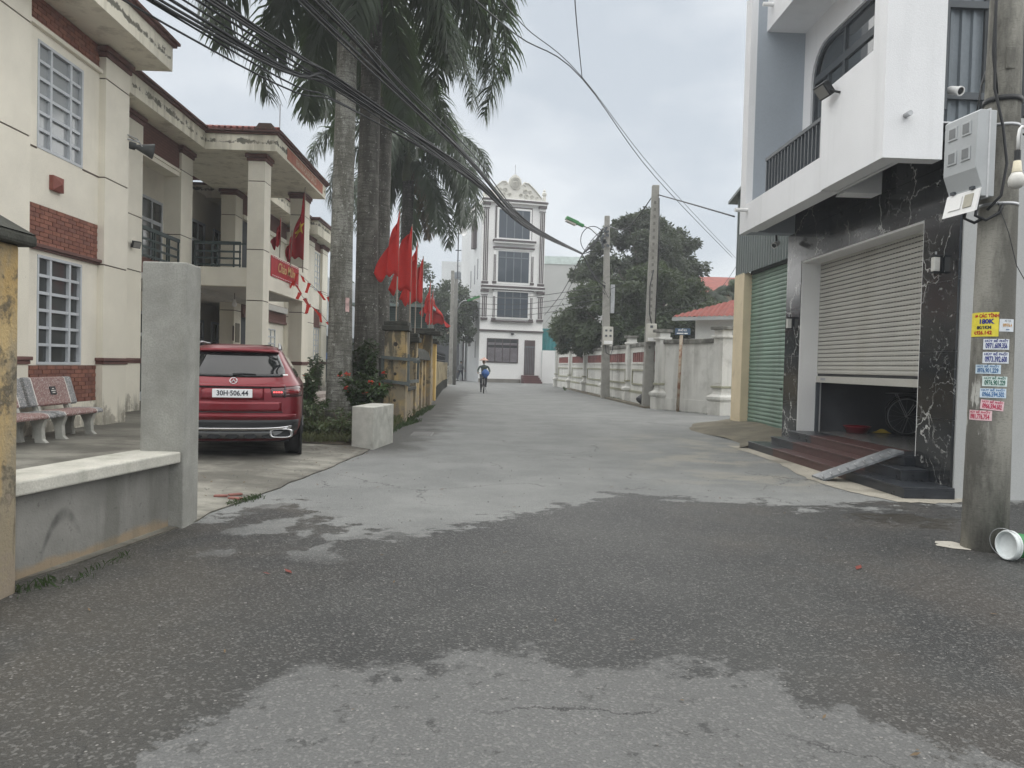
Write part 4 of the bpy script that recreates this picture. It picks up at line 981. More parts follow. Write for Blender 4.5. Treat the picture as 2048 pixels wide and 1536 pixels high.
leafy('flowering_shrub', 'dense dark shrub filling the gap behind the concrete stub block', (-2.55, 15.2, .1), 26, 1.0, .6, .14, .034, 75, 32, m_leafD, flower=m_flower)
leafy('flowering_shrub', 'shrub with orange blossoms left of the pale palm base', (-3.8, 15.6, .1), 16, 1.05, .45, .13, .028, 55, 33, m_leafD, flower=m_oflower)
leafy('leafy_shrub', 'low bushy shrub between the red car and the pale palm', (-3.55, 14.6, .09), 14, .62, .4, .14, .022, 50, 34, m_leafD)
leafy('potted_bush', 'small bush against the far brick panel of the office building', (-6.9, 30.0, .1), 12, 1.5, .55, .16, .04, 50, 36, m_leafD)
def fern(label, base, n, ln, seed, group):
    rr = random.Random(seed); t = thing('fern', label, 'fern', base, group); mb = MB(); b = Vector(base)
    for k in range(n):
        a = rr.uniform(0, 6.28); d = Vector((math.cos(a), math.sin(a), 0)); P = [b + d * ln * u + Vector((0, 0, ln * (.75 * u - .75 * u * u) * rr.uniform(.8, 1.3))) for u in (0, .25, .5, .75, 1)]
        mb.tube(P, [.006, .005, .004, .003, .001], 4); sd = d.cross(Vector((0, 0, 1)))
        for i in range(15):
            u = .12 + .86 * i / 15; j = min(3, int(u * 4)); p = P[j].lerp(P[j + 1], u * 4 - j); l = ln * .26 * math.sin(math.pi * (.12 + .85 * u))
            for s_ in (-1, 1):
                e = p + sd * s_ * l + d * l * .35 - Vector((0, 0, l * .15)); mb.add([p - d * .012, p + d * .016, e], [(0, 1, 2)])
    mb.build('fern_leaves', m_fern, t); return t
for i, (lb, p, ln) in enumerate((('fern touching the left side of the concrete stub block', (-2.42, 12.75, .07), .5), ('fern in front of the pale palm trunk', (-2.95, 14.2, .09), .6), ('fern behind the concrete stub block', (-2.3, 13.6, .07), .55), ('fern nearest the red car in the palm bed', (-3.2, 13.3, .09), .5), ('small fern at the front edge of the grass', (-2.75, 13.0, .08), .42))):
    fern(lb, p, 15, ln, 60 + i, 'ferns in the palm bed')
for i, (p, h_) in enumerate((((-2.5, 12.6, .07), .34), ((-2.9, 12.7, .08), .28), ((-3.25, 12.9, .09), .36), ((-2.75, 13.5, .09), .45), ((-3.35, 13.9, .09), .5), ((-2.35, 14.4, .08), .55))):
    leafy('weed_clump', ('weeds against the left side of the concrete stub block', 'weeds at the front edge of the palm bed', 'weeds beside the rear wheel of the red car', 'weeds behind the ferns in the palm bed', 'taller weeds between the red car and the palm bed', 'taller weeds behind the concrete stub block')[i], p, 14, h_, .30, .12, .02, 16, 90 + i, m_weed, 'weeds', 'weed clumps in the palm bed')
# soil and grass of the bed
bed = [(-3.35, 12.1), (-2.8, 12.0), (-2.3, 12.2), (-2.05, 13.2), (-2.0, 17), (-2.2, 27), (-4.2, 27), (-4.1, 18), (-3.85, 15), (-3.6, 13.2)]
MB().add([(a, b, yard_z(a, b) + .012) for a, b, c in ragged(bed, 0, .05, 3, 4)], [tuple(range(len(bed) * 3))]).build('planting_bed', m_soil, kind='structure')
def inside(x, y, P):
    c = False
    for (x0, y0), (x1, y1) in zip(P, P[1:] + P[:1]):
        if (y0 > y) != (y1 > y) and x < (x1 - x0) * (y - y0) / (y1 - y0) + x0: c = not c
    return c
rr = random.Random(77); gm = MB()
cnt = 0
while cnt < 9000:
    x, y = rr.uniform(-4.3, -1.95), rr.uniform(12.0, 17.5 if rr.random() < .85 else 26)
    if not inside(x + rr.gauss(0, .06), y + rr.gauss(0, .08), bed): continue
    cnt += 1; a = rr.uniform(0, 6.28); h = rr.uniform(.05, .17); w = rr.uniform(.004, .008); lx_, ly_ = rr.gauss(0, .05), rr.gauss(0, .05)
    gm.add([(x - w * math.cos(a), y - w * math.sin(a), .09), (x + w * math.cos(a), y + w * math.sin(a), .09), (x + lx_ * .4, y + ly_ * .4, .1 + h * .7), (x + lx_, y + ly_, .1 + h)], [(0, 1, 2), (1, 3, 2)])
gm.build('grass', translucent('short_grass', (.10, .11, .055), (.14, .16, .05), .2, .4, .7, 2), kind='stuff')
# weeds at the foot of the walls
rr = random.Random(78); gm = MB()
for (x0, y0, x1, y1, n_, hh) in ((-2.56, 4.5, -2.52, 5.3, 70, .045), (-2.74, 4.36, -2.66, 4.6, 60, .06), (-2.48, 7.1, -2.34, 7.6, 260, .05), (-2.0, 14, -1.9, 24, 500, .14), (-1.93, 16.5, -1.75, 18, 200, .10), (5.6, 27.5, 5.75, 44, 500, .10), (6.0, 25.5, 7.2, 23.4, 200, .05), (4.3, 44, 5.1, 53, 300, .12)):
    for k in range(n_):
        u = rr.random(); x = x0 + (x1 - x0) * u + rr.gauss(0, .03); y = y0 + (y1 - y0) * u + rr.gauss(0, .03); a = rr.uniform(0, 6.28); h = hh * rr.uniform(.3, 1); w = h * .1; lx_, ly_ = rr.gauss(0, h * .5), rr.gauss(0, h * .5)
        gm.add([(x - w * math.cos(a), y - w * math.sin(a), 0), (x + w * math.cos(a), y + w * math.sin(a), 0), (x + lx_ * .4 + w, y + ly_ * .4, h * .7), (x + lx_, y + ly_, h)], [(0, 1, 2), (0, 2, 3)])
gm.build('weeds', m_leafD, kind='stuff')
# ------------------------------------------------------------------ white corner house on the right
def marble():
    t = NT('black_veined_marble'); p = t.pos
    w = t.n('ShaderNodeVectorMath', {0: p, 1: t.n('ShaderNodeVectorMath', {0: t.n('ShaderNodeTexNoise', {'Vector': p, 'Scale': 2.3, 'Detail': 5.0, 'Roughness': .6}).outputs['Color'], 3: .55}, operation='SCALE').outputs[0]}, operation='ADD').outputs[0]
    def vein(sc, th):
        d = t.n('ShaderNodeTexVoronoi', {'Vector': w, 'Scale': sc}, feature='DISTANCE_TO_EDGE').outputs['Distance']
        return t.math('SUBTRACT', 1, t.step(d, 0.0, th))
    m1 = t.step(t.noise(1.6, 3), .40, .50); m2 = t.step(t.noise(3.1, 3), .50, .60)
    v = t.math('MAXIMUM', t.math('MULTIPLY', vein(1.05, .014), m1), t.math('MULTIPLY', t.math('MULTIPLY', vein(4.2, .028), m2), .5))
    fl = t.math('MULTIPLY', t.step(t.noise(12, 4, .7), .62, .70), .5)
    b = t.mix(t.ramp(t.noise(1.2, 4), .4, .65), (.012, .015, .019), (.032, .033, .033))
    c = t.mix(t.math('MAXIMUM', v, fl), b, (.50, .50, .48))
    return t.done(c, .13, 0, .5)
m_marble = marble()
m_shutter = M('beige_shutter_paint', (.48, .47, .43), .5, .05, 1.5, .05, 40, 0, 0, .4, drip=((.36, .34, .28), 2.2, .52, .70, .35))
m_gshutter = M('pale_green_shutter_paint', (.20, .29, .235), .5, .08, 1.5, .06, 40, 0, 0, .4, drip=((.11, .15, .12), 2.5, .52, .70, .45))
m_greywall = M('blue_grey_wall_paint', (.36, .40, .445), .8, .04, 1)
m_granite = M('black_granite', (.030, .034, .040), .3, .25, 5, .2, 120); m_redgranite = M('red_granite', (.090, .046, .042), .38, .2, 30, .25, 130)
m_dgrey = M('dark_grey_aluminium', (.075, .085, .095), .4, .05)
m_windowsky = glossy('reflecting_window_glass', (.055, .065, .072), .03, 0, 0, .9)
m_floor = M('garage_floor_tile', (.16, .16, .155), .22, .2, 3, .1, 20)
WH = thing('white_house', 'white and grey narrow house with black marble front and half open shutter', 'house', (5.5, 10.8, 0))
XF, XB_, XS = 5.30, 4.40, 5.61
Y0, Y1 = 8.43, 13.45
# marble cladding: single panels on both piers and the lintel
def marble_panels(x0, x1, y0, y1, zs, ys):
    for a, b in zip(zs, zs[1:]):
        for c, d in zip(ys, ys[1:]):
            B(x0, x1, c + .002, d - .002, a + .002, b - .002).build('marble_panel', m_marble, WH)
Z5 = [0, .10, .90, 1.70, 2.53, 3.34]
marble_panels(XF, XF + .03, Y0, 9.15, Z5, [Y0, 9.15]); marble_panels(XF, XF + .03, 12.83, Y1, Z5, [12.83, Y1])
marble_panels(XF, XF + .03, Y0, Y1, [3.34, 3.90, 4.30], [Y0, 9.15, 10.1, 11.05, 12.0, 12.83, Y1])
B(XF + .03, 5.9, Y0 + .01, 9.15, 0, 3.34).build('wall', m_whitewall, WH); B(XF + .03, 5.66, 12.83, Y1 - .01, 0, 3.34).build('wall', m_whitewall, WH)
B(XF + .03, 5.60, Y0 + .01, Y1 - .01, 3.34, 4.3).build('wall', m_whitewall, WH)
# side wall towards the camera, corrugated light well above it
B(5.335, 9.5, Y0 - .02, Y0 + .18, -.02, 4.37).build('side_wall', M('pale_grey_wall_paint', (.43, .44, .435), .85, .05, .8, .06, 60, .3, drip=((.34, .34, .32), 2.2, .52, .7, .4)), WH)
B(4.588, 5.06, Y0 + .004, Y0 + .2, 3.88, 9.5).build('side_wall', m_whitewall, WH)
def corrugated(name, o, u, n, length, h, mat, par, pitch=.19, depth=.03, holes=None):
    """trapezoid sheet: runs along u for length, ribs vertical, out along n"""
    u, n = Vector(u), Vector(n); mb = MB(); k = 0; P = []
    while k * pitch < length:
        for a, d in ((0, 0), (.45, 0), (.58, 1), (.87, 1)):
            s_ = (k + a) * pitch
            if s_ <= length: P.append(Vector(o) + u * s_ + n * d * depth)
        k += 1
    P.append(Vector(o) + u * length)
    hh = h if callable(h) else (lambda s_: h)
    b = len(mb.v)
    for p in P: mb.v += [p, p + Vector((0, 0, hh((p - Vector(o)).dot(u))))]
    for i in range(len(P) - 1): mb.f.append((b + 2 * i, b + 2 * i + 2, b + 2 * i + 3, b + 2 * i + 1))
    o_ = mb.build(name, mat, par); md = o_.modifiers.new('thickness', 'SOLIDIFY'); md.thickness = .004
    return o_
m_sheet = M('blue_grey_sheet_metal', (.17, .195, .215), .5, .1, 2, .06, 30, .1, .2, drip=((.12, .10, .08), 3, .62, .85, .4))
corrugated('corrugated_sheet', (5.06, Y0 + .32, 4.2), (1, 0, 0), (0, -1, 0), 3.4, 5.5, m_sheet, WH, .135, .028)
mb = MB(); mb.box(5.06, 5.10, Y0 + .02, Y0 + .3, 4.46, 9.5); mb.box(5.10, 5.7, Y0 + .24, Y0 + .285, 4.66, 4.74); mb.box(5.10, 5.7, Y0 + .24, Y0 + .285, 5.72, 5.80); mb.build('sheet_frame', m_dgrey, WH)
# projecting first floor: thick ring beam, solid near parapet with rounded corners, balcony band
B(XB_ + .25, XF, Y0 + .2, Y1 - .3, 4.30, 4.36).build('balcony_soffit', m_whitewall, WH)
def arc(cx, cy, r, a0, a1, n=6): return [(cx + r * math.cos(R(a0 + (a1 - a0) * i / n)), cy + r * math.sin(R(a0 + (a1 - a0) * i / n))) for i in range(n + 1)]
poly = [(Y0, 3.88), *arc(10.0, 3.98, .10, 270, 360), *arc(9.98, 5.09, .12, 0, 90), (8.73, 5.21), (8.73, 9.5), (Y0, 9.5)]
MB().prism(poly, (XB_ - .03, 0, 0), (0, 1, 0), (0, 0, 1), (.22, 0, 0)).build('parapet', m_whitewall, WH)
B(XB_, XB_ + .22, 10.08, 13.17, 3.88, 4.36).build('balcony_band', m_whitewall, WH)
B(XB_ + .25, XB_ + .30, Y0 + .2, 13.1, 3.9, 4.3).build('beam_face', m_whitewall, WH)
MB().prism([(0, 0), (.5, 0), (.5, .42), (.42, .42), (.2, .2), (.04, .08)], (XB_ + .3, 10.3, 3.86), (1, 0, 0), (0, 0, 1), (0, -.28, 0)).build('bracket', m_whitewall, WH)
mb = MB(); mb.box(XB_, XB_ + .12, 13.17, Y1, 3.88, 9.5); mb.build('party_wall_edge', m_whitewall, WH)
B(XB_ + .12, 5.9, 13.17, Y1, 3.88, 9.5).build('party_wall', m_greywall, WH)
B(4.68, 5.9, 8.84, 13.17, 7.40, 7.62).build('upper_slab', m_whitewall, WH); B(4.68, 4.9, 8.73, 13.17, 7.62, 9.5).build('upper_parapet', m_whitewall, WH)
B(XB_ + .19, 5.5, Y0 + .2, 13.17, 4.30, 4.38).build('balcony_floor', m_whitewall, WH)
# window wall with a rounded opening
XW = 5.37
w0, w1, zt, rr_ = 9.6, 12.86, 6.95, .55
poly = [(8.84, 4.38), (w0, 4.38), (w0, zt), *[(y, z) for y, z in reversed(arc(w1 - rr_, zt - rr_, rr_, 0, 90))], (w1, 4.38), (13.17, 4.38), (13.17, 7.4), (8.84, 7.4)]
MB().prism(poly, (XW, 0, 0), (0, 1, 0), (0, 0, 1), (.18, 0, 0)).build('window_wall', m_whitewall, WH)
def ring(off): return [(w0 + off, 4.38), (w0 + off, zt - off), *[(y, z) for y, z in reversed(arc(w1 - rr_, zt - rr_, rr_ - off, 0, 90))], (w1 - off, 4.38)]
o_, i_ = ring(0), ring(.07); fm = MB(); nn = len(o_)
for x_ in (XW + .04, XW + .11):
    fm.v += [Vector((x_, a, b)) for a, b in o_] + [Vector((x_, a, b)) for a, b in i_]
for k in range(nn - 1):
    fm.f += [(k, nn + k, nn + k + 1, k + 1), (2 * nn + k, 2 * nn + k + 1, 3 * nn + k + 1, 3 * nn + k), (nn + k, 3 * nn + k, 3 * nn + k + 1, nn + k + 1)]
fm.box(XW + .04, XW + .10, w0 + .07, w1 - .07, 6.36, 6.48)
for y in (11.75, 10.75): fm.box(XW + .045, XW + .105, y - .04, y + .04, 4.4, 6.36); fm.box(XW + .045, XW + .105, y - .03, y + .03, 6.48, zt - .07)
fm.box(XW + .05, XW + .1, 12.28, 12.34, 4.4, 6.36)
win = fm.build('balcony_window', m_dgrey, WH)
for a, b in ((w0 + .07, 10.71), (10.79, 11.71), (11.79, 12.28), (12.34, w1 - .07)): B(XW + .075, XW + .085, a, b, 4.4, 6.36).build('pane', m_windowsky, win)
for a, b in ((w0 + .07, 10.71), (10.79, 11.71), (11.79, w1 - .3)): B(XW + .075, XW + .085, a, b, 6.48, zt - .07).build('pane', m_windowsky, win)
MB().prism([(w1 - .3, 6.48), (w1 - .08, 6.48), *[(y, z) for y, z in arc(w1 - rr_, zt - rr_, rr_ - .08, 8, 65)], (w1 - .3, 6.86)], (XW + .075, 0, 0), (0, 1, 0), (0, 0, 1), (.01, 0, 0)).build('pane', m_windowsky, win)
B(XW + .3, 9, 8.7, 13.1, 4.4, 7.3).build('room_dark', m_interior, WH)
# balustrade
bal = B(XB_ + .04, XB_ + .10, 10.10, 12.36, 4.90, 4.95).build('balustrade', m_dgrey, WH)
for k in range(18):
    y = 10.16 + k * .127; B(XB_ + .05, XB_ + .09, y, y + .03, 4.36, 4.90).build('baluster', m_dgrey, bal)
for y, z in ((13.05, 4.24), (12.9, 7.75)): T([(XB_ - .22 if z < 5 else 4.5, y, z), (XB_ + .1 if z < 5 else 4.75, y, z)], .035, 10).build('drain_pipe', m_white, WH)
T([(4.62, Y0 + .02, 4.36), (4.62, Y0 - .10, 4.36)], .03, 10).build('drain_pipe', m_steel, WH)
# opening: jambs, lintel underside, shutter
B(XF + .012, XS + .1, 12.80, 12.83, .40, 3.34).build('jamb', m_white, WH); B(XF + .012, XS + .1, 9.15, 9.18, .40, 3.34).build('jamb', m_white, WH)
B(XF + .012, XS + .1, 9.18, 12.80, 3.31, 3.34).build('lintel_underside', m_white, WH)
shut = B(XS + .03, XS + .05, 9.18, 12.80, 1.36, 3.31).build('roller_shutter', m_black, WH)
slat = MB().prism([(0, -.033), (-.012, -.026), (-.016, 0), (-.012, .026), (0, .033), (.006, .03), (.006, -.03)], (0, -1.81, 0), (1, 0, 0), (0, 0, 1), (0, 3.62, 0)).mesh('slat', m_shutter)
slots = MB()
for k in range(28):
    z = 1.40 + .069 * k + .0345
    inst('slat', slat, shut, (XS + .03, 10.99, z))
    if k > 1:
        for j in range(46): slots.box(XS + .010, XS + .0165, 9.24 + j * .078, 9.28 + j * .078, z - .037, z - .030)
slots.build('vent_slots', m_black, shut, kind='stuff')
bt = B(XS + .005, XS + .04, 9.18, 12.80, 1.25, 1.36).build('bottom_bar', m_shutter, WH, bev=.006); B(XS + .002, XS + .005, 12.45, 12.62, 1.29, 1.33).build('maker_plate', M('grey_plate', (.3, .31, .33), .5), bt)
B(XS, XS + .06, 12.765, 12.80, .40, 1.25).build('shutter_guide', m_dgrey, WH); B(XS, XS + .06, 9.18, 9.215, .40, 1.25).build('shutter_guide', m_steel, WH)
# garage room
B(XF + .045, 10.5, Y0 + .22, Y1 - .12, -.02, .40).build('garage_floor', m_floor, WH)
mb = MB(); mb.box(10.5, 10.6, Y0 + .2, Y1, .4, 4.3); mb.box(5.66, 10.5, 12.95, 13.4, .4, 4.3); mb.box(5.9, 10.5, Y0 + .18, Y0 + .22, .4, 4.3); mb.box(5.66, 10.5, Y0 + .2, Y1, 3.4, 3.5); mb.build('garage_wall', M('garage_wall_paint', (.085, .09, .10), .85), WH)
# steps: black granite ends, red granite middle, near return
def step(x0, x1, ya, yb, z0, z1, cuts):
    s_ = None
    for (a, b, m) in cuts:
        o = B(x0 + .012, x1, a, b, z0, z1 - .022).build('step', m, WH); B(x0 - .006, x1, a, b, z1 - .022, z1).build('tread', m, o, bev=.004)
step(4.70, 5.30, 8.33, 13.5, -.02, .135, ((9.72, 12.3, m_redgranite), (12.302, 13.5, m_granite), (8.33, 9.718, m_granite)))
step(4.95, 5.30, 8.85, 13.05, .135, .27, ((9.72, 12.1, m_redgranite), (12.102, 13.05, m_granite), (8.85, 9.718, m_granite)))
step(5.16, 5.60, 9.16, 12.80, .27, .402, ((9.72, 11.9, m_redgranite), (11.902, 12.80, m_granite), (9.16, 9.718, m_granite)))
rp = MB(); rp.add([(4.34, 9.56, .0), (4.34, 9.92, .0), (5.20, 9.58, .425), (5.20, 9.22, .425), (4.34, 9.56, .03), (4.34, 9.92, .03), (5.20, 9.58, .455), (5.20, 9.22, .455)], [(0, 1, 2, 3), (7, 6, 5, 4), (0, 3, 7, 4), (1, 5, 6, 2), (3, 2, 6, 7), (0, 4, 5, 1)])
rmp = rp.build('loading_ramp', M('worn_dark_plank', (.13, .14, .15), .35, .3, 8, .2, 40, drip=((.30, .31, .32), 3, .5, .62, .5)), label='narrow worn metal ramp laid over the granite steps', cat='ramp', org=(4.77, 9.57, 0))
for k in range(9):
    u = .06 + k * .105; y = 9.74 - .34 * u; MB().bx((4.34 + .86 * u, y, .034 + .425 * u), (.012, .34, .006), Matrix.Rotation(-.35, 3, 'Z') @ Matrix.Rotation(-.46, 3, 'Y')).build('tread_strip', m_steel, rmp)
# wall lanterns
for lab, y, z in (('black and white wall lantern on the right marble pier', 8.78, 2.74), ('small black and white wall lantern on the left marble pier', 13.14, 2.28)):
    t = thing('wall_lantern', lab, 'wall lamp', (XF, y, z), 'wall lanterns on the marble piers')
    MB().bx((XF - .01, y, z), (.02, .10, .22)).build('back_plate', m_black, t); MB().bx((XF - .06, y, z), (.07, .075, .17)).build('lamp_shade', M('milk_glass', (.62, .62, .58), .4), t, bev=.006)
    MB().bx((XF - .06, y, z + .10), (.09, .095, .02)).build('lamp_cap', m_black, t); MB().bx((XF - .06, y, z - .095), (.09, .095, .015)).build('lamp_base', m_black, t); T([(XF - .06, y, z + .11), (XF - .06, y, z + .15)], .012, 6).build('finial', m_steel, t)
t, q, f = floodlight('floodlight', 'black solar floodlight on the white balcony parapet', (XB_ - .17, 9.72, 5.10), (-.75, -.1, -.62), .24)
T([(XB_ - .03, 9.55, 5.02), (XB_ - .12, 9.58, 5.05), (XB_ - .14, 9.68, 5.10)], .015, 6).build('wall_bracket', m_black, t)
# cameras
def cctv(label, c, aim):
    t = thing('security_camera', label, 'camera', c, 'bullet cameras'); c = Vector(c); f = Vector(aim).normalized(); q = f.to_track_quat('Z', 'Y').to_matrix()
    k_ = 1.5; MB().lathe([(a * k_, b * k_) for a, b in [(.0, -.05), (.026, -.048), (.032, -.03), (.032, .05), (.036, .06), (.036, .075), (.028, .076), (.027, .06), (0, .058)]], c, 16, q).build('camera_body', m_white, t, smooth=False, bev=0)
    MB().lathe([(.027 * k_, .066 * k_), (.02 * k_, .068 * k_), (0, .07 * k_)], c, 16, q).build('lens', m_black, t); return t
t = cctv('white bullet camera on the grey corrugated light well', (5.22, Y0 + .10, 4.70), (.2, -.85, -.35)); T([(5.2, Y0 + .14, 4.72), (5.18, Y0 + .24, 4.71)], .028, 10).build('mount', m_white, t)
t = cctv('dark bullet camera under the balcony corner above the green shutter', (5.05, 13.35, 3.72), (-.6, -.6, -.4)); T([(5.05, 13.35, 3.74), (5.05, 13.38, 3.88)], .02, 8).build('mount', m_black, t)

# ------------------------------------------------------------------ bicycle, basin and cloth in the garage
def wheel(c, r, ax, par, n=16, tw=.018):
    c = Vector(c); q = Vector(ax).to_track_quat('Z', 'Y').to_matrix()
    def circ(rad): return [c + q @ Vector((rad * math.cos(a), rad * math.sin(a), 0)) for a in [2 * math.pi * i / 36 for i in range(37)]]
    w = MB().tube(circ(r), tw, 8, caps=False).build('wheel', m_tyre, par, smooth=True)
    MB().tube(circ(r - .028), .009, 6, caps=False).build('rim', m_steel, w, smooth=True)
    sp = MB()
    for k in range(n):
        a = 2 * math.pi * k / n; b = a + (.35 if k % 2 else -.35); sp.tube([c + q @ Vector((.02 * math.cos(b), .02 * math.sin(b), .02 * (-1) ** k)), c + q @ Vector(((r - .03) * math.cos(a), (r - .03) * math.sin(a), 0))], .0016, 3)
    sp.tube([c - q @ Vector((0, 0, .05)), c + q @ Vector((0, 0, .05))], .02, 8); sp.build('spokes', m_steel, w); return w
def bicycle(label, o, d, par_group=None, frame_mat=None):
    """o = rear hub ground point, d = heading"""
    d = Vector(d).normalized(); sd = Vector((-d.y, d.x, 0)); o = Vector(o); fm_ = frame_mat or m_black
    t = thing('bicycle', label, 'bicycle', o)
    P = lambda a, z, s_=0: o + d * a + Vector((0, 0, z)) + sd * s_
    r = .32; wheel(P(0, r), r, sd, t); wheel(P(1.05, r), r, sd, t)
    f = MB(); bb = P(.44, .30); st = P(.28, .72); hd = P(.84, .84); hl = P(.88, .70)
    for a, b, rr_ in ((bb, st, .016), (bb, hl, .02), (st.lerp(bb, .3), hd, .016), (hd + Vector((0, 0, .08)), hl, .02)): f.tube([a, b], rr_, 8)
    for s_ in (-.06, .06): f.tube([P(0, r, s_), bb], .01, 6); f.tube([P(0, r, s_), st.lerp(bb, .15)], .009, 6); f.tube([hl + sd * s_ * .7, P(1.05, r, s_)], .012, 6)
    f.build('frame', fm_, t, smooth=True)
    MB().tube([P(.26, .72), P(.24, .80)], .014, 6).tube([P(.10, .83), P(.26, .84), P(.42, .83)], [.085, .06, .025], 10).build('saddle', m_black, t, smooth=True)
    h = MB(); h.tube([hd, P(.82, 1.0)], .013, 6); h.tube([P(.68, 1.03, -.30), P(.80, 1.02, -.2), P(.84, 1.0, 0), P(.80, 1.02, .2), P(.68, 1.03, .30)], .012, 6); h.build('handlebar', m_steel, t, smooth=True)
    rk = MB()
    for s_ in (-.06, .06): rk.tube([P(.24, .70, s_), P(-.08, .71, s_), P(-.32, .70, s_)], .007, 5); rk.tube([P(0, r, s_), P(-.18, .70, s_)], .007, 5); rk.tube([P(0, r, s_), P(.12, .52, s_)], .007, 5)
    rk.tube([P(-.32, .70, -.06), P(-.32, .70, .06)], .007, 5); rk.build('luggage_rack', m_steel, t)
    mg = MB(); mg.grid(lambda u, v: P(0, r) + d * ((r + .045) * math.cos(R(15 + 150 * u))) + Vector((0, 0, (r + .045) * math.sin(R(15 + 150 * u)))) + sd * (.035 * (2 * v - 1)), 16, 2); mg.build('mudguard', m_black, t, smooth=True)
    c = MB(); c.lathe([(.09, -.004), (.09, .004)], bb + sd * .06, 18, sd.to_track_quat('Z', 'Y').to_matrix()); c.tube([bb + sd * .07, bb + sd * .08 + Vector((0, 0, -.17))], .009, 6); c.tube([bb - sd * .07, bb - sd * .08 + Vector((0, 0, .17))], .009, 6); c.bx(bb + sd * .13 + Vector((0, 0, -.17)), (.09, .09, .02)); c.bx(bb - sd * .13 + Vector((0, 0, .17)), (.09, .09, .02)); c.build('crank', m_steel, t)
    MB().tube([P(.05, .30, .08), P(-.02, .0, .18)], .009, 6).build('kickstand', m_steel, t)
    return t
bicycle('black bicycle on its stand inside the half open garage', (6.98, 12.35, .402), (.97, -.25, 0))
ba = thing('basin', 'red plastic basin on the garage floor', 'basin', (6.3, 12.66, .40))
MB().lathe([(.16, 0), (.21, .10), (.225, .11), (.22, .12), (.2, .11), (.15, .012), (0, .012)], (6.3, 12.66, .402), 24).build('bowl', M('red_plastic', (.22, .015, .025), .4), ba, smooth=True)
mb = MB(); mb.grid(lambda u, v: (6.55 + .28 * u, 12.5 + .2 * v, .405 + .07 * abs(math.sin(u * 5 + v * 3)) * math.sin(math.pi * v) * math.sin(math.pi * u) + .012), 12, 10)
mb.build('yellow_cloth', M('yellow_cloth', (.5, .36, .05), .9), label='crumpled yellow cloth under the bicycle wheel in the garage', cat='cloth', org=(6.69, 12.6, .4), smooth=True)

# ------------------------------------------------------------------ shed with green shutter
SH = thing('shed', 'metal clad shed with a closed pale green roller shutter', 'shed', (6.3, 16.5, 0))
m_gsheet_dark = M('dark_sheet_housing', (.07, .08, .08), .6)
m_cornerp = M('pale_yellow_plaster', (.70, .60, .42), .85, .07, 1.5, .06, 50, .2, dirt=((.30, .25, .17), 2, .58, .75, .4))
B(6.09, 6.30, 18.14, 18.86, -.02, 3.83).build('corner_pier', m_cornerp, SH, bev=.01)
B(6.30, 9.5, 18.2, 18.8, -.02, 3.83).build('wall', m_cornerp, SH)
gs = B(6.30, 6.32, 13.5, 18.13, .08, 3.83).build('roller_shutter', m_black, SH)
B(6.24, 6.6, 13.5, 18.13, 3.78, 3.95).build('shutter_housing', m_gsheet_dark, SH)
gsl = MB().prism([(0, -.046), (-.014, -.036), (-.022, 0), (-.014, .036), (0, .044), (.006, .04), (.006, -.04)], (0, -2.31, 0), (1, 0, 0), (0, 0, 1), (0, 4.62, 0)).mesh('slat', m_gshutter)
for k in range(38): inst('slat', gsl, gs, (6.295, 15.815, .25 + .094 * k))
B(6.265, 6.30, 13.5, 18.12, .10, .205).build('bottom_bar', m_gshutter, SH); B(6.25, 6.268, 15.98, 16.06, 1.02, 1.06).build('shutter_lock', m_black, SH)
m_gsheet = M('grey_green_sheet_metal', (.15, .175, .17), .5, .08, 2, .05, 30, 0, .2)
corrugated('cladding', (6.12, 18.9, 3.80), (0, -1, 0), (-1, 0, 0), 5.4, lambda s_: 2.0 + .19 * s_, m_gsheet, SH, .16, .03)
mb = MB(); mb.add([(5.98, 19.25, 5.72), (5.98, 13.5, 6.81), (9.6, 13.5, 6.81), (9.6, 19.25, 5.72), (5.98, 19.25, 5.79), (5.98, 13.5, 6.88), (9.6, 13.5, 6.88), (9.6, 19.25, 5.79)], [(0, 1, 2, 3), (7, 6, 5, 4), (0, 4, 5, 1), (3, 7, 4, 0), (2, 6, 7, 3), (1, 5, 6, 2)])
mb.build('roof', m_gsheet, SH)
# ------------------------------------------------------------------ white fence wall along the right
m_fence = M('dirty_white_render', (.60, .60, .57), .88, .07, 1, .08, 50, .2, dirt=((.30, .30, .27), 1.6, .52, .68, .45), drip=((.21, .21, .19), 1.9, .53, .70, .5))
m_fcop = M('black_stained_coping', (.22, .22, .20), .92, .25, 3, .1, 40, .3, dirt=((.06, .06, .05), 2.6, .42, .58, .85))
m_fmould = M('olive_stained_moulding', (.30, .30, .225), .9, .15, 4)
m_tile_red = M('red_ceramic_block', (.20, .06, .05), .6, .3, 8)
FW = thing('fence_wall', 'long dirty white wall with moulded panels and vase footed piers', 'wall', (6.0, 34, 0))
def seg_frame(p0, p1):
    a, b = Vector((*p0, 0)), Vector((*p1, 0)); d = (b - a).normalized(); n = Vector((-d.y, d.x, 0))
    if n.x > 0: n = -n           # towards the road
    return a, d, n, (b - a).length
def fpart(name, fr, u0, u1, n0, n1, z0, z1, mat, par, bev=0):
    a, d, n, L_ = fr; P = [a + d * u0 + n * n0, a + d * u1 + n * n0, a + d * u1 + n * n1, a + d * u0 + n * n1]
    return MB().add([(q.x, q.y, z0) for q in P] + [(q.x, q.y, z1) for q in P], [(0, 3, 2, 1), (4, 5, 6, 7), (0, 1, 5, 4), (1, 2, 6, 5), (2, 3, 7, 6), (3, 0, 4, 7)] if d.cross(n).z > 0 else [(0, 1, 2, 3), (7, 6, 5, 4), (4, 5, 1, 0), (5, 6, 2, 1), (6, 7, 3, 2), (7, 4, 0, 3)]).build(name, mat, par, bev=bev)
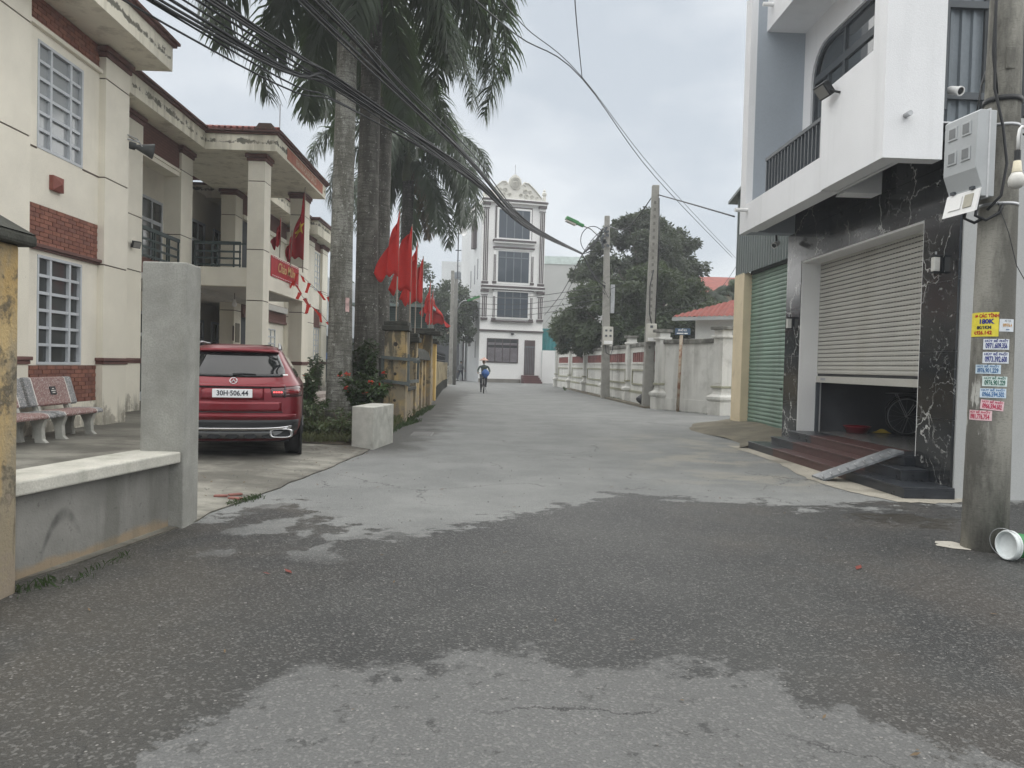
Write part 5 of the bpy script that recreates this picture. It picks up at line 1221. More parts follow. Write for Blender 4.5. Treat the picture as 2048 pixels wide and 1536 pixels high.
def fence_seg(p0, p1, panel):
    fr = seg_frame(p0, p1); L_ = fr[3]
    fpart('wall_body', fr, 0, L_, -.10, .10, -.02, 2.30, m_fence, FW); fpart('coping', fr, .0, L_, -.16, .17, 2.30, 2.46, m_fcop, FW, .03)
    fpart('base_course', fr, .1, L_ - .1, .10, .14, -.02, .42, m_fence, FW)
    if panel:
        fpart('base_moulding', fr, .2, L_ - .2, .10, .16, .42, .52, m_fmould, FW, .01)
        u0, u1 = .75, L_ - .75
        for z0, z1 in ((1.68, 2.08), (.82, 1.32)):
            mb_ = [(u0 - .08, u1 + .08, z0 - .07, z0), (u0 - .08, u1 + .08, z1, z1 + .07), (u0 - .08, u0, z0, z1), (u1, u1 + .08, z0, z1)]
            for q in mb_: fpart('panel_moulding', fr, q[0], q[1], .10, .145, q[2], q[3], m_fmould if z0 < 1 else m_fence, FW)
        pz = fpart('ceramic_panel', fr, u0, u1, .09, .105, 1.68, 2.08, m_tile_red, FW)
        for k in range(max(3, int((u1 - u0) / .4)) + 1):
            u = u0 + (u1 - u0) * k / max(3, int((u1 - u0) / .4)); fpart('ceramic_rib', fr, u - .025, u + .025, .10, .125, 1.685, 2.075, m_tile_red, pz)
def fence_pier(p, dvec, w=.5, zt=2.46):
    a = Vector((*p, 0)); d = Vector((*dvec, 0)).normalized(); n = Vector((-d.y, d.x, 0)); n = -n if n.x > 0 else n
    fr = (a, d, n, 1); h = w / 2
    pr = fpart('pier', fr, -h, h, -.15, .24, .75, zt, m_fence, FW)
    fpart('pier_plinth', fr, -h * 1.35, h * 1.35, -.2, .36, -.02, .42, m_fence, pr, .02)
    mb = MB()
    for z, e in ((.42, .34), (.50, .40), (.58, .40), (.66, .27), (.75, .24)):
        q = h * (e / .26)
        mb.v += [a + d * s1 * q + n * nn + Vector((0, 0, z)) for s1, nn in ((-1, -.15), (1, -.15), (1, e), (-1, e))]
    for k in range(4):
        for i in range(4): mb.f.append((k * 4 + i, k * 4 + (i + 1) % 4, k * 4 + 4 + (i + 1) % 4, k * 4 + 4 + i))
    mb.build('pier_vase_foot', m_fence, pr)
    fpart('pier_ring', fr, -h * 1.15, h * 1.15, -.2, .30, .86, .93, m_fmould, pr, .01)
    for z0, z1, e in ((zt, zt + .08, 1.25), (zt + .08, zt + .26, .95), (zt + .26, zt + .36, 1.35)): fpart('pier_cap', fr, -h * e, h * e, -.15 * e, .25 * e, z0, z1, m_fcop if z0 > zt + .2 else m_fence, pr, .015)
    fpart('pier_panel', fr, -h * .62, h * .62, .24, .255, 1.02, zt - .12, m_fence, pr)
FP = [(7.35, 23.6), (6.05, 26.3), (5.98, 31.9), (5.72, 37.2), (5.45, 42.8), (5.15, 48.3), (4.72, 53.3)]
for i, (a, b) in enumerate(zip(FP, FP[1:])): fence_seg(a, b, i > 0)
for i, p in enumerate(FP):
    q = FP[min(i + 1, len(FP) - 1)]; o_ = FP[max(i - 1, 0)]; fence_pier(p, (q[0] - o_[0], q[1] - o_[1]), .42 if i < 2 else .36)
strip(5.9, 26.5, 5.15, 48, .14, .45, -.02, .07).build('fence_kerb', m_dirt, kind='structure')

# ------------------------------------------------------------------ concrete poles
def pole_mat():
    t = NT('streaked_pole_concrete'); p = t.sep()
    a = t.noise(1.0, 6, .68, t.map((3.2, 3.2, .9))); f = t.noise(1.0, 4, .7, t.map((28, 28, 120))); g = t.noise(60, 3)
    c = t.mix(t.ramp(a, .42, .58), (.13, .127, .112), (.29, .283, .25))
    c = t.mix(t.math('MULTIPLY', t.ramp(f, .52, .66), .35), c, (.07, .068, .06))
    s_ = t.noise(1.0, 5, .7, t.map((9, 9, 2.2))); w = t.math('MULTIPLY', t.step(p[2], .7, 1.0), t.math('SUBTRACT', 1, t.step(p[2], 1.25, 1.6)))
    side = t.math('SUBTRACT', 1, t.step(p[0], 3.93, 4.02))
    c = t.mix(t.math('MULTIPLY', t.math('MULTIPLY', t.step(s_, .52, .60), w), side), c, (.45, .45, .42))
    t.bump(t.math('ADD', f, g), .01, .4); return t.done(c, .9, 0, .3)
m_pole = pole_mat(); m_polefar = M('grey_pole_concrete', (.31, .305, .28), .9, .12, 2, .1, 30, .2, dirt=((.17, .17, .15), 2, .5, .62, .6))
PC = Vector((4.08, 6.0, 0))
def pr_(z): return .171 - .0118 * z
np_ = thing('utility_pole', 'thick grey concrete pole covered in stickers in front of the white house', 'utility pole', PC)
MB().tube([(PC.x, PC.y, z) for z in (-.05, 1, 2, 3, 4, 5, 6, 7)], [pr_(z) for z in (0, 1, 2, 3, 4, 5, 6, 7)], 40).build('shaft', m_pole, np_, smooth=True)
for z in (3.43, 2.80): MB().tube([(PC.x, PC.y, z - .012), (PC.x, PC.y, z + .012)], pr_(z) + .004, 40).build('steel_band', m_steel, np_, smooth=True)
MB().tube([(PC.x, PC.y, 3.62), (PC.x, PC.y, 3.66)], pr_(3.6) + .012, 40).build('cable_clamp', m_black, np_, smooth=True)
cb = MB(); cb.tube([(PC.x - .13, PC.y - .09, 7), (PC.x - .15, PC.y - .10, 4.6), (PC.x - .16, PC.y - .10, 4.0), (PC.x - .13, PC.y - .12, 3.66)], .012, 7)
cb.tube([(PC.x - .14, PC.y - .10, 7), (PC.x - .16, PC.y - .11, 4.3), (PC.x - .15, PC.y - .12, 3.7), (PC.x - .09, PC.y - .15, 3.4), (PC.x - .06, PC.y - .17, 3.1), (PC.x - .09, PC.y - .16, 2.85), (PC.x - .17, PC.y - .12, 2.74)], .011, 7)
cb.tube([(PC.x - .1, PC.y - .14, 2.8), (PC.x - .02, PC.y - .17, 2.55), (PC.x + .06, PC.y - .16, 2.3), (PC.x + .4, PC.y - .05, 1.9)], .003, 4); cb.tube([(PC.x + .11, PC.y - .1, 3.5), (PC.x + .4, PC.y + .1, 3.42), (PC.x + 1.2, PC.y + .4, 3.38)], .009, 5); cb.tube([(PC.x + .11, PC.y - .1, 3.36), (PC.x + .4, PC.y + .1, 3.3), (PC.x + 1.2, PC.y + .4, 3.34)], .006, 5)
cb.build('pole_cable', m_black, np_, smooth=True)
MB().bx((PC.x - .03, PC.y - pr_(3.9) + .004, 3.95), (.08, .02, .18)).build('cast_recess', m_pole, np_, bev=.01)
# stickers bent round the pole
CA = math.atan2(-PC.y, -PC.x)
def on_pole(ang, z, off): return PC + Vector(((pr_(z) + off) * math.cos(ang), (pr_(z) + off) * math.sin(ang), z))
def sticker(label, d0, d1, z0, z1, col, lines, tilt=0):
    c_ = (R(d0) + R(d1)) / 2 + CA; wd = (R(d1) - R(d0)) * pr_(z0); zc = (z0 + z1) / 2; ct, st_ = math.cos(tilt), math.sin(tilt)
    def put(x, y, off): 
        x, y = x * ct - y * st_, x * st_ + y * ct; return on_pole(c_ + x / pr_(zc), zc + y, off)
    t = MB().grid(lambda u, v: put((u - .5) * wd, (v - .5) * (z1 - z0), .0025), 14, 2).build('sticker', M('sticker_paper', col, .6, .06, 20), label=label, cat='sticker', group='advert stickers on the near pole', org=on_pole(c_, zc, 0))
    for (txt, size, x, y, ink, bold, sx) in lines:
        me = text_mesh(txt, size, Matrix(), ink, bold=bold, depth=.0, sx=sx)
        for v in me.vertices: v.co = put(v.co.x + x, v.co.y + y, .0045) - ORG[t.name]
        o = bpy.data.objects.new('lettering', me); C.objects.link(o); o.parent = t; ORG[o.name] = ORG[t.name]
i_red = M('red_ink', (.42, .02, .02), .6); i_blue = M('blue_ink', (.02, .03, .22), .6); i_lblue = M('light_blue_ink', (.06, .16, .34), .6); i_green = M('green_ink', (.02, .13, .09), .6); i_pink = M('pink_ink', (.42, .03, .08), .6); i_black = m_ink; i_or = M('orange_ink', (.55, .28, .05), .6)
cw = (.66, .70, .74)
sticker('large yellow poster wrapped round the near pole, red and blue lettering', -80, 14, 1.735, 1.93, (.72, .62, .06), [('⇔ CÁC TỈNH', .036, .03, .068, i_red, .0016, .80), ('180K', .050, .035, .022, i_blue, .0026, 1.0), ('8K/1KM', .034, .02, -.026, i_black, .0018, .95), ('4.926.142', .040, .008, -.068, i_red, .0016, .90)])
sticker('small white, orange and blue sticker right of the yellow poster', 16, 64, 1.775, 1.875, cw, [('XE TẢI', .02, 0, .035, i_black, 0, .9), ('0976.4', .034, 0, 0, i_or, .001, .85), ('•••', .03, 0, -.035, i_lblue, .001, .9)])
def adv(label, d0, d1, z0, z1, num, ink, head, col=cw, tilt=0):
    hh = z1 - z0; wd = (R(d1) - R(d0)) * pr_(z0)
    sticker(label, d0, d1, z0, z1, col, [(head, hh * .27, 0, hh * .30, ink, .0006, wd / (hh * .27) / (len(head) * .66)), (num, hh * .66, 0, -hh * .15, ink, .0018, wd * .95 / (hh * .66 * len(num) * .53))], tilt)
adv('white sticker with bold dark blue figures, upper of the two alike', -24, 47, 1.630, 1.715, '0971.609.356', i_blue, 'HÚT BỂ PHỐT')
adv('white sticker with bold dark blue figures, lower of the two alike', -24, 47, 1.520, 1.610, '0973.392.600', i_blue, 'HÚT BỂ PHỐT')
adv('pale blue sticker with light blue figures, under the dark blue pair', -44, 24, 1.435, 1.508, '0976.901.229', i_lblue, 'HÚT BỂ PHỐT', (.55, .66, .74))
adv('white sticker with dark green lettering', -22, 44, 1.335, 1.415, '0976.901.229', i_green, 'HÚT BỂ PHỐT', (.62, .72, .70))
adv('pale blue sticker just under the green lettered one', -27, 42, 1.243, 1.318, '0966.594.502', i_lblue, 'HÚT BỂ PHỐT', (.58, .68, .78))
adv('tilted pink sticker on the near pole', -24, 36, 1.145, 1.222, '0966.594.502', i_pink, 'HÚT BỂ PHỐT', (.72, .50, .53), -.09)
adv('lowest pink sticker, wrapped to the left side of the near pole', -60, 6, 1.058, 1.138, '0981.776.754', i_pink, 'HÚT BỂ PHỐT', (.72, .52, .54))
# meter box on the near pole
m_box = M('grey_meter_box_plastic', (.42, .44, .45), .5, .05, 2, .03)
mx = thing('meter_box', 'large grey electricity meter box strapped to the near pole', 'meter box', (3.8, 5.95, 3.15))
def quadbox(P, name, mat, par, bev=0): return MB().add(P, [(0, 3, 2, 1), (4, 5, 6, 7), (0, 1, 5, 4), (1, 2, 6, 5), (2, 3, 7, 6), (3, 0, 4, 7)]).build(name, mat, par, bev=bev)
bxm = axes((3.765, 5.82, 0), (-.12, 1, 0), (0, 0, 1))     # x along the face, y up, z out to +X side
def bm(u, z, n): return bxm @ Vector((u, z, n))
def bbox(u0, u1, z0, z1, n0, n1, name, mat, par, bev=0):
    return quadbox([bm(u, z, n) for z in (z0, z1) for u, n in ((u0, n0), (u0, n1), (u1, n1), (u1, n0))], name, mat, par, bev)
case = MB()
prof = [(0, 3.50), (.0, 3.06), (.055, 2.92), (.055, 2.84), (.17, 2.84), (.17, 3.52), (.03, 3.52)]
case.v = [bm(0, z, n) for n, z in prof] + [bm(.36, z, n) for n, z in prof]; k = len(prof)
case.f = [tuple(range(k)), tuple(reversed(range(k, 2 * k)))] + [(i, k + i, k + (i + 1) % k, (i + 1) % k) for i in range(k)]
case.build('case', m_box, mx, bev=.006)
bbox(-.004, .364, 2.83, 3.53, .10, .115, 'seam_rib', M('pale_seam', (.52, .53, .54), .5), mx)
for u, z in ((.06, 3.34), (.21, 3.34), (.06, 3.14), (.21, 3.14)):
    w_ = bbox(u, u + .10, z, z + .11, -.010, .002, 'meter_window', m_box, mx, .004); bbox(u + .016, u + .084, z + .018, z + .094, -.013, -.009, 'pane', M('meter_glass', (.20, .21, .215), .25), w_)
fl = MB(); P = [bm(u, z, n) for u, z, n in ((.0, 2.90, .045), (.36, 2.90, .045), (.36, 2.72, .005), (.0, 2.72, .005), (.0, 2.91, .06), (.36, 2.91, .06), (.36, 2.73, .025), (.0, 2.73, .025))]
fl.add(P, [(0, 1, 2, 3), (7, 6, 5, 4), (0, 4, 5, 1), (1, 5, 6, 2), (2, 6, 7, 3), (3, 7, 4, 0)]); flap = fl.build('flap', m_white, mx)
for u in (.06, .27): bbox(u, u + .04, 2.905, 2.93, .03, .06, 'hinge', m_dgrey, flap)
for a, b, m in ((.05, .14, M('flap_label', (.42, .40, .33), .6)), (.17, .30, m_white)):
    q = [bm(a, 2.87, .036), bm(b, 2.87, .036), bm(b, 2.765, .013), bm(a, 2.765, .013)]; MB().add([p + Vector((-.006, 0, .003)) for p in q] + q, [(0, 1, 2, 3), (0, 4, 5, 1), (1, 5, 6, 2), (2, 6, 7, 3), (3, 7, 4, 0)]).build('flap_label', m, flap)
tl = MB()
for u in (.08, .2): tl.tube([bm(u, 2.84, .1), bm(u, 2.70, .08), bm(u - .04, 2.66, .14), bm(u - .06, 2.72, .24), bm(u - .05, 2.85, .3)], .013, 7)
tl.tube([bm(.1, 3.52, .1), bm(.15, 3.75, .14), bm(.3, 3.95, .3)], .006, 5); tl.tube([bm(.14, 3.52, .1), bm(.22, 3.8, .2), bm(.3, 4.0, .4)], .005, 5); tl.build('box_cable', m_black, mx, smooth=True)
lb = thing('hanging_bulb', 'white bulb hanging from a bent white pipe by the near pole', 'light bulb', (4.02, 5.72, 2.95))
bc = Vector((3.955, 5.62, 2.94))
MB().tube([(4.6, 5.85, 3.30), (4.2, 5.7, 3.30), bc + Vector((.03, .01, .385)), bc + Vector((.008, 0, .36)), bc + Vector((0, 0, .31)), bc + Vector((0, 0, .21))], .011, 8).build('pipe_arm', m_white, lb, smooth=True)
MB().lathe([(.0, .20), (.022, .20), (.022, .13), (.026, .12)], bc, 12).build('socket', m_black, lb)
MB().lathe([(.026, .12), (.034, .04), (.036, .03)], bc, 16).build('bulb_neck', M('cream_plastic', (.60, .55, .42), .5), lb, smooth=True)
MB().lathe([(.036, .03), (.052, .0), (.058, -.03), (.052, -.065), (.03, -.085), (0, -.09)], bc, 18).build('bulb', M('frosted_bulb', (.62, .61, .57), .35), lb, smooth=True)
# bucket on its side
bk = thing('paint_bucket', 'empty green paint bucket with white rim lying beside the near pole', 'bucket', (4.02, 5.62, 0))
ax = Vector((-.99, -.12, .05)).normalized(); q = ax.to_track_quat('Z', 'Y').to_matrix(); c0 = Vector((4.20, 5.63, .108))
KS = .84
MB().lathe([(p_ * KS, z_ * KS) for p_, z_ in [(.0, 0), (.098, 0), (.102, .01), (.122, .225), (.122, .23), (.119, .228), (.099, .02), (.0, .016)]], c0, 32, q).build('body', M('green_bucket_plastic', (.03, .20, .06), .45, .06), bk, smooth=True)
mw = M('bucket_white', (.62, .66, .66), .4, .05); MB().lathe([(p_ * KS, z_ * KS) for p_, z_ in [(.135, .225), (.136, .25), (.130, .262), (.120, .262), (.117, .25), (.097, .024), (.0, .022)]], c0, 32, q).build('rim_and_lining', mw, bk, smooth=True)
MB().lathe([(p_ * KS, z_ * KS) for p_, z_ in [(.123, .20), (.136, .205), (.136, .225), (.125, .224)]], c0, 32, q).build('rim_skirt', mw, bk, smooth=True)
sd_ = q @ Vector((1, 0, 0)); up_ = q @ Vector((0, 1, 0)); 
MB().tube([c0 + ax * .20 + (sd_ * math.cos(R(a)) + up_ * math.sin(R(a))) * .137 * KS + ax * (.055 * math.sin(math.pi * (i / 18))) + (0.015 * math.sin(math.pi * i / 18)) * (sd_ * math.cos(R(a)) + up_ * math.sin(R(a))) for i, a in enumerate([60 + 10 * i for i in range(19)])], .0028, 6).build('wire_handle', m_steel, bk)
def far_pole(label, p0, p1, w0, w1, mat, cat='utility pole'):
    t = thing('utility_pole', label, cat, (*p0, 0), 'concrete poles along the road'); a, b = Vector((*p0, -.05)), Vector(p1)
    mb = MB(); mb.v = [a + Vector((sx * w0, sy * w0 * .8, 0)) for sx, sy in ((-1, -1), (1, -1), (1, 1), (-1, 1))] + [b + Vector((sx * w1, sy * w1 * .8, 0)) for sx, sy in ((-1, -1), (1, -1), (1, 1), (-1, 1))]
    mb.f = [(0, 3, 2, 1), (4, 5, 6, 7), (0, 1, 5, 4), (1, 2, 6, 5), (2, 3, 7, 6), (3, 0, 4, 7)]; s_ = mb.build('shaft', mat, t, bev=.03)
    return t, lambda z: a.lerp(b, (z + .05) / (b.z + .05))
tA, atA = far_pole('tall grey concrete pole with one meter box, before the white fence pier', (5.68, 27.14), (5.75, 27.14, 8.1), .19, .125, m_polefar)
for k in range(22): MB().bx(atA(2.2 + k * .25) + Vector((-.02, -.125 + .0, 0)), (.07, .03, .10)).build('climbing_hole', M('hole_shadowed_concrete', (.17, .165, .15), .9), tA)
tB, atB = far_pole('grey concrete pole carrying the green street lamp and cable loops', (5.22, 34.3), (5.07, 34.3, 8.4), .20, .115, m_polefar)
def small_meter(label, c, w, h, wins):
    t = thing('meter_box', label, 'meter box', c, 'meter boxes on the poles'); c = Vector(c)
    MB().bx(c, (w, .22, h)).build('case', M('pale_meter_box', (.50, .49, .44), .6, .06), t, bev=.015)
    for (dx, dz) in wins: MB().bx(c + Vector((dx, -.113, dz)), (.10, .012, .09)).build('meter_window', m_dgrey, t)
    MB().bx(c + Vector((0, -.12, -h * .36)), (w * .86, .02, h * .18)).build('flap', m_white, t); return t
small_meter('pale meter box on the tall pole before the fence pier', (5.70, 26.86, 2.72), .34, .66, ((-.02, .22),))
small_meter('pale four window meter box on the street lamp pole', (5.22, 33.98, 2.88), .44, .84, ((-.1, .24), (.1, .24), (-.1, 0), (.1, 0)))
for t, pts in ((tA, [(5.82, 26.9, 2.45), (5.95, 26.9, 2.1), (6.05, 26.95, 1.95), (6.0, 26.95, 2.25), (5.85, 26.95, 2.35)]), (tB, [(5.1, 33.95, 2.5), (5.15, 33.9, 2.1), (5.35, 33.9, 2.0), (5.45, 33.95, 2.3), (5.45, 34, 3.2)]), (tA, [(5.85, 26.95, 7.6), (5.9, 26.95, 6), (5.85, 26.95, 3)]), (tA, [(5.72, 26.9, 5), (5.6, 26.88, 4.4), (5.62, 26.88, 3.4), (5.7, 26.9, 3.05)])):
    MB().tube(pts, .02, 6).build('pole_cable', m_black, t, smooth=True)
MB().bx((5.42, 34.25, 4.6), (.18, .14, 1.3)).build('conduit_cover', m_steel, tB)
m_lampgreen = M('green_lamp_paint', (.04, .20, .06), .5)
def street_lamp(label, a, b, dirv):
    t = thing('street_lamp', label, 'street lamp', a, 'green street lamps'); a, b = Vector(a), Vector(b); d = Vector(dirv).normalized(); q = d.to_track_quat('Y', 'Z').to_matrix()
    MB().tube([a, a.lerp(b, .25) + Vector((0, 0, .25)), a.lerp(b, .6) + Vector((0, 0, .22)), b], .035, 7).build('arm', m_steel, t, smooth=True)
    mb = MB(); mb.bx(b + d * .15, (.16, .34, .14), q); mb.bx(b + d * .58, (.28, .62, .16), q); mb.build('lamp_head', m_lampgreen, t, bev=.03)
    MB().bx(b + d * .6 - q @ Vector((0, 0, .11)), (.22, .5, .10), q).build('lamp_glass', M('pale_lamp_glass_bowl', (.5, .47, .42), .3), t, bev=.02)
street_lamp('green street lamp leaning out over the road from the cable pole', (4.85, 34.1, 7.0), (3.95, 34.0, 7.85), (-.85, -.15, .33))
# far poles on the left
tC, atC = far_pole('pale square pole at the far end of the yellow fence', (-2.95, 52), (-2.95, 52, 7.9), .135, .115, m_polefar)
td = thing('utility_pole', 'dark round pole touching the pale square one at the far left', 'utility pole', (-2.6, 51, 0), 'concrete poles along the road'); T([(-2.62, 51, -.05), (-2.64, 51, 7.2)], .125, 12).build('shaft', M('dark_pole_concrete', (.13, .13, .12), .9), td, smooth=True)
street_lamp('green street lamp on the far left pole in front of the dark trees', (-2.5, 51, 5.2), (-1.85, 51, 5.75), (.9, 0, .35))
hp = thing('loudspeaker_mast', 'thin mast with a white horn loudspeaker left of the four storey house', 'mast', (-2.65, 52.6, 0))
mb = MB(); mb.tube([(-2.65, 52.6, 0), (-2.65, 52.6, 10.7)], .045, 6); mb.bx((-2.62, 52.6, 9.4), (.42, .08, .06)); mb.bx((-2.75, 52.6, 10.55), (.3, .08, .06))
for k in range(9): mb.bx((-2.6, 52.6, 5.5 + k * .4), (.22, .03, .03))
mb.build('mast_pole', m_dgrey, hp)
MB().lathe([(.05, 0), (.07, .1), (.12, .25), (.25, .45), (.29, .5), (.24, .47), (.08, .2), (0, .15)], (-2.62, 52.7, 10.6), 18, Vector((.75, -.8, .1)).to_track_quat('Z', 'Y').to_matrix()).build('horn', m_white, hp, smooth=True)
# street name post
sg = thing('street_sign', 'small blue street name plate on a rusty post before the plain fence wall', 'sign', (6.3, 25.03, 0))
m_rust = M('rusty_white_pipe', (.42, .36, .28), .8, .2, 4, .1, 30, .2, dirt=((.18, .07, .035), 4, .48, .6, .9))
T([(6.28, 25.03, -.05), (6.33, 25.03, 2.6)], .055, 10).build('post', m_rust, sg, smooth=True)
d_ = Vector((.96, -.28, 0)); pm_ = axes((6.36, 24.96, 2.70), d_, (0, 0, 1))
sp_ = MB().bx((6.36, 24.98, 2.70), (.50, .03, .22), Matrix.Rotation(-.28, 3, 'Z')).build('name_plate', M('blue_enamel', (.07, .115, .18), .45, .1, 4), sg, bev=.004)
letters('lettering', 'PHỐ K1', .085, axes(Vector((6.36, 24.98, 2.74)) + Vector((-.28, -.96, 0)) * .018, d_, (0, 0, 1)), m_white, sp_, bold=.003)
for a, w_ in ((-.08, .22), (.11, .11)): MB().bx(Vector((6.36, 24.98, 2.64)) + d_ * a + Vector((-.28, -.96, 0)) * .018, (w_, .004, .035), Matrix.Rotation(-.28, 3, 'Z')).build('small_lettering', m_white, sp_)
bags = thing('rubbish_bag', 'black rubbish bag between the tall pole and the fence pier', 'rubbish bag', (5.7, 27.75, 0))
MB().grid(lambda u, v: (5.70 + .30 * math.cos(6.283 * u) * math.sin(math.pi * min(v * 1.05, .97)) * (1 + .12 * math.sin(9 * u + 5 * v)), 27.75 + .2 * math.sin(6.283 * u) * math.sin(math.pi * min(v * 1.05, .97)), .55 * v), 18, 10).build('bag', m_black, bags, smooth=True)
# ------------------------------------------------------------------ four storey white house closing the view
m_hw = M('bright_white_render', (.76, .76, .75), .8, .02, .5, .03); m_hside = M('pale_side_wall', (.56, .58, .59), .85, .06, .4, .04)
m_hd = M('dark_brown_band', (.075, .062, .062), .7, .1); m_hc = M('cream_ornament', (.62, .61, .56), .85, .06, 3, .08, 20)
m_hg = glossy('blue_grey_house_glass', (.055, .07, .085), .08, 0, 0, .5); m_hf = M('grey_window_bar', (.13, .15, .165), .5)
HS = thing('tall_house', 'narrow four storey white house with dark bands and an ornate gable', 'house')
W_ = 5.35
B(0, W_, .02, 9, 0, 15.0).build('wall', m_hw, HS); B(-.02, 0, .1, 8.9, .0, 14.6).build('side_wall', m_hside, HS)
def hb(name, mat, *a, par=None, bev=0): return B(*a).build(name, mat, par or HS, bev=bev)
def hwin(x0, x1, z0, z1, head, cols):
    hb('window_surround', m_hw, x0 - .16, x1 + .16, -.10, .02, z0 - .14, z1 + .16)
    f = hb('window', m_hg, x0, x1, -.13, -.09, z0, z1)
    for c in cols: x = x0 + (x1 - x0) * c; hb('window_bar', m_hf, x - .035, x + .035, -.15, -.13, z0, z1, par=f)
    for z in head: hb('window_bar', m_hf, x0, x1, -.152, -.13, z - .04, z + .04, par=f)
# storeys from the top
hwin(1.38, 3.98, 11.85, 14.15, (), (.24, .5, .76)); hwin(1.38, 3.98, 8.25, 10.75, (10.25,), (.25, .5, .75)); hwin(1.38, 3.98, 5.38, 7.45, (6.95,), (.25, .5, .75))
for x in (1.12, 4.16): hb('dark_strip', m_hd, x - .045, x + .045, -.06, .02, 11.7, 14.32)
hb('dark_strip', m_hd, 1.08, 4.2, -.06, .02, 14.33, 14.43)
for z, a, b in ((11.52, .9, 4.5), (7.75, .0, 5.35), (14.78, -.1, 5.45)): hb('cornice', m_hw, a + .06, b - .06, -.35, .02, z - .12, z); hb('dark_band', m_hd, a, b, -.42, .02, z, z + .16, bev=.02); hb('cornice', m_hw, a + .1, b - .1, -.3, .02, z + .16, z + .24)
for z in (10.98, 7.55): hb('dark_band', m_hd, .95, 4.42, -.28, .02, z, z + .14, bev=.02); hb('cornice', m_hw, 1.05, 4.32, -.2, .02, z - .1, z)
hb('dark_band', m_hd, .9, 4.45, -.28, .02, 4.98, 5.1, bev=.02); hb('dark_band', m_hd, -.05, W_ + .05, -.12, .02, 4.18, 4.32); hb('cornice', m_hw, -.02, W_ + .02, -.08, .02, 4.32, 4.42)
def fluted(x0, x1, z0, z1, n, cap=True):
    hb('pilaster', m_hw, x0, x1, -.14, .02, z0, z1)
    w = (x1 - x0) / (2 * n + 1) * 1.0
    for k in range(n): x = x0 + (x1 - x0) * (k + .5) / n; hb('flute', m_hd, x - w * .8, x + w * .8, -.155, -.135, z0 + .12, z1 - .35)
    if cap:
        for z, e, m in ((z1 - .30, .03, m_hd), (z1 - .02, .10, m_hd)): hb('pilaster_cap', m, x0 - e, x1 + e, -.2 - e, .02, z, z + (.06 if e < .05 else .2))
    hb('pilaster_foot', m_hd, x0 - .05, x1 + .05, -.2, .02, z0 - .1, z0 + .08)
fluted(.08, .52, 8.15, 14.45, 3); fluted(W_ - .52, W_ - .08, 8.15, 14.45, 3); fluted(.08, .52, 5.2, 7.4, 3); fluted(W_ - .52, W_ - .08, 5.2, 7.4, 3)
for z0, z1 in ((8.2, 10.8), (5.2, 7.4)): fluted(.98, 1.2, z0, z1, 2, False); fluted(4.16, 4.38, z0, z1, 2, False)
# ground floor
m_louvre = M('mauve_grey_louvre', (.27, .25, .27), .6)
f = hb('louvred_window', m_hd, .62, 3.28, -.05, .02, 1.62, 3.62)
for c in range(4):
    x0 = .70 + c * .635; hb('louvre_backing', m_black, x0, x0 + .56, -.055, -.05, 1.7, 3.55, par=f)
    for k in range(14): MB().bx((x0 + .28, -.075, 1.76 + k * .095 + (.22 if k > 11 else 0)), (.56, .05, .045), Matrix.Rotation(.5, 3, 'X')).build('louvre_slat', m_louvre, f)
d = hb('front_door', M('dark_red_brown_door', (.085, .06, .058), .6), 3.82, 4.72, -.04, .02, .66, 3.55)
for k in range(6): x = 3.9 + k * .145; hb('door_bar', m_hf, x, x + .04, -.07, -.04, .75, 2.95, par=d)
hb('door_bar', m_hf, 3.85, 4.7, -.075, -.045, 2.95, 3.05, par=d)
for k in range(4): hb('door_step', M('dark_red_step', (.11, .05, .048), .6), 3.6 - .02 * k, 5.0 + .02 * k, -.35 - .3 * k, .0 - .3 * k if k else 0, -.02, .64 - .16 * k)
hb('dark_base', M('grey_base_band', (.19, .18, .16), .9), -.02, 3.55, -.03, .02, -.02, .3)
hb('wall_lamp', m_black, 2.65, 2.85, -.2, .02, 3.95, 4.08)
# gable
poly = [(.35, 15.05), (.35, 15.25), (1.55, 16.45), (1.9, 16.55), (2.1, 16.3), (2.2, 16.75), (2.45, 17.0), (2.68, 17.12), (2.9, 17.0), (3.15, 16.75), (3.25, 16.3), (3.45, 16.55), (3.8, 16.45), (5.0, 15.25), (5.0, 15.05)]
MB().prism(poly, (0, .25, 0), (1, 0, 0), (0, 0, 1), (0, -.28, 0)).build('gable', m_hc, HS, bev=.03)
orn = MB()
orn.tube([(.38, -.06, 15.28), (1.0, -.06, 15.95), (1.55, -.06, 16.42), (1.85, -.06, 16.45), (1.95, -.06, 16.28), (1.82, -.06, 16.2)], .06, 6); orn.tube([(4.97, -.06, 15.28), (4.35, -.06, 15.95), (3.8, -.06, 16.42), (3.5, -.06, 16.45), (3.4, -.06, 16.28), (3.53, -.06, 16.2)], .06, 6)
rr = random.Random(4)
for s_ in (-1, 1):
    for (a, b, r0) in ((.45, 15.4, .16), (.9, 15.35, .2), (1.35, 15.35, .17), (.8, 15.75, .2), (1.75, 15.3, .13), (1.2, 15.75, .13)):
        c0 = 2.68 + s_ * a * 1.05; orn.tube([(c0 + r0 * (1 - i / 12) * math.cos(i * .9) * s_, -.07, b + r0 * (1 - i / 12) * math.sin(i * .9)) for i in range(11)], .045, 5)
for r0, z in ((.42, 16.35), (.3, 16.35)): orn.tube([(2.68 + r0 * math.cos(a), -.08, z + r0 * 1.15 * math.sin(a)) for a in [2 * math.pi * i / 20 for i in range(21)]], .05, 5)
for k in range(4): orn.tube([(2.45, -.1, 16.15 + k * .1), (2.68, -.16, 16.12 + k * .1), (2.9, -.1, 16.15 + k * .1)], .035, 5)
orn.build('gable_relief', M('ornament_shadow_cream', (.50, .49, .44), .9), HS)
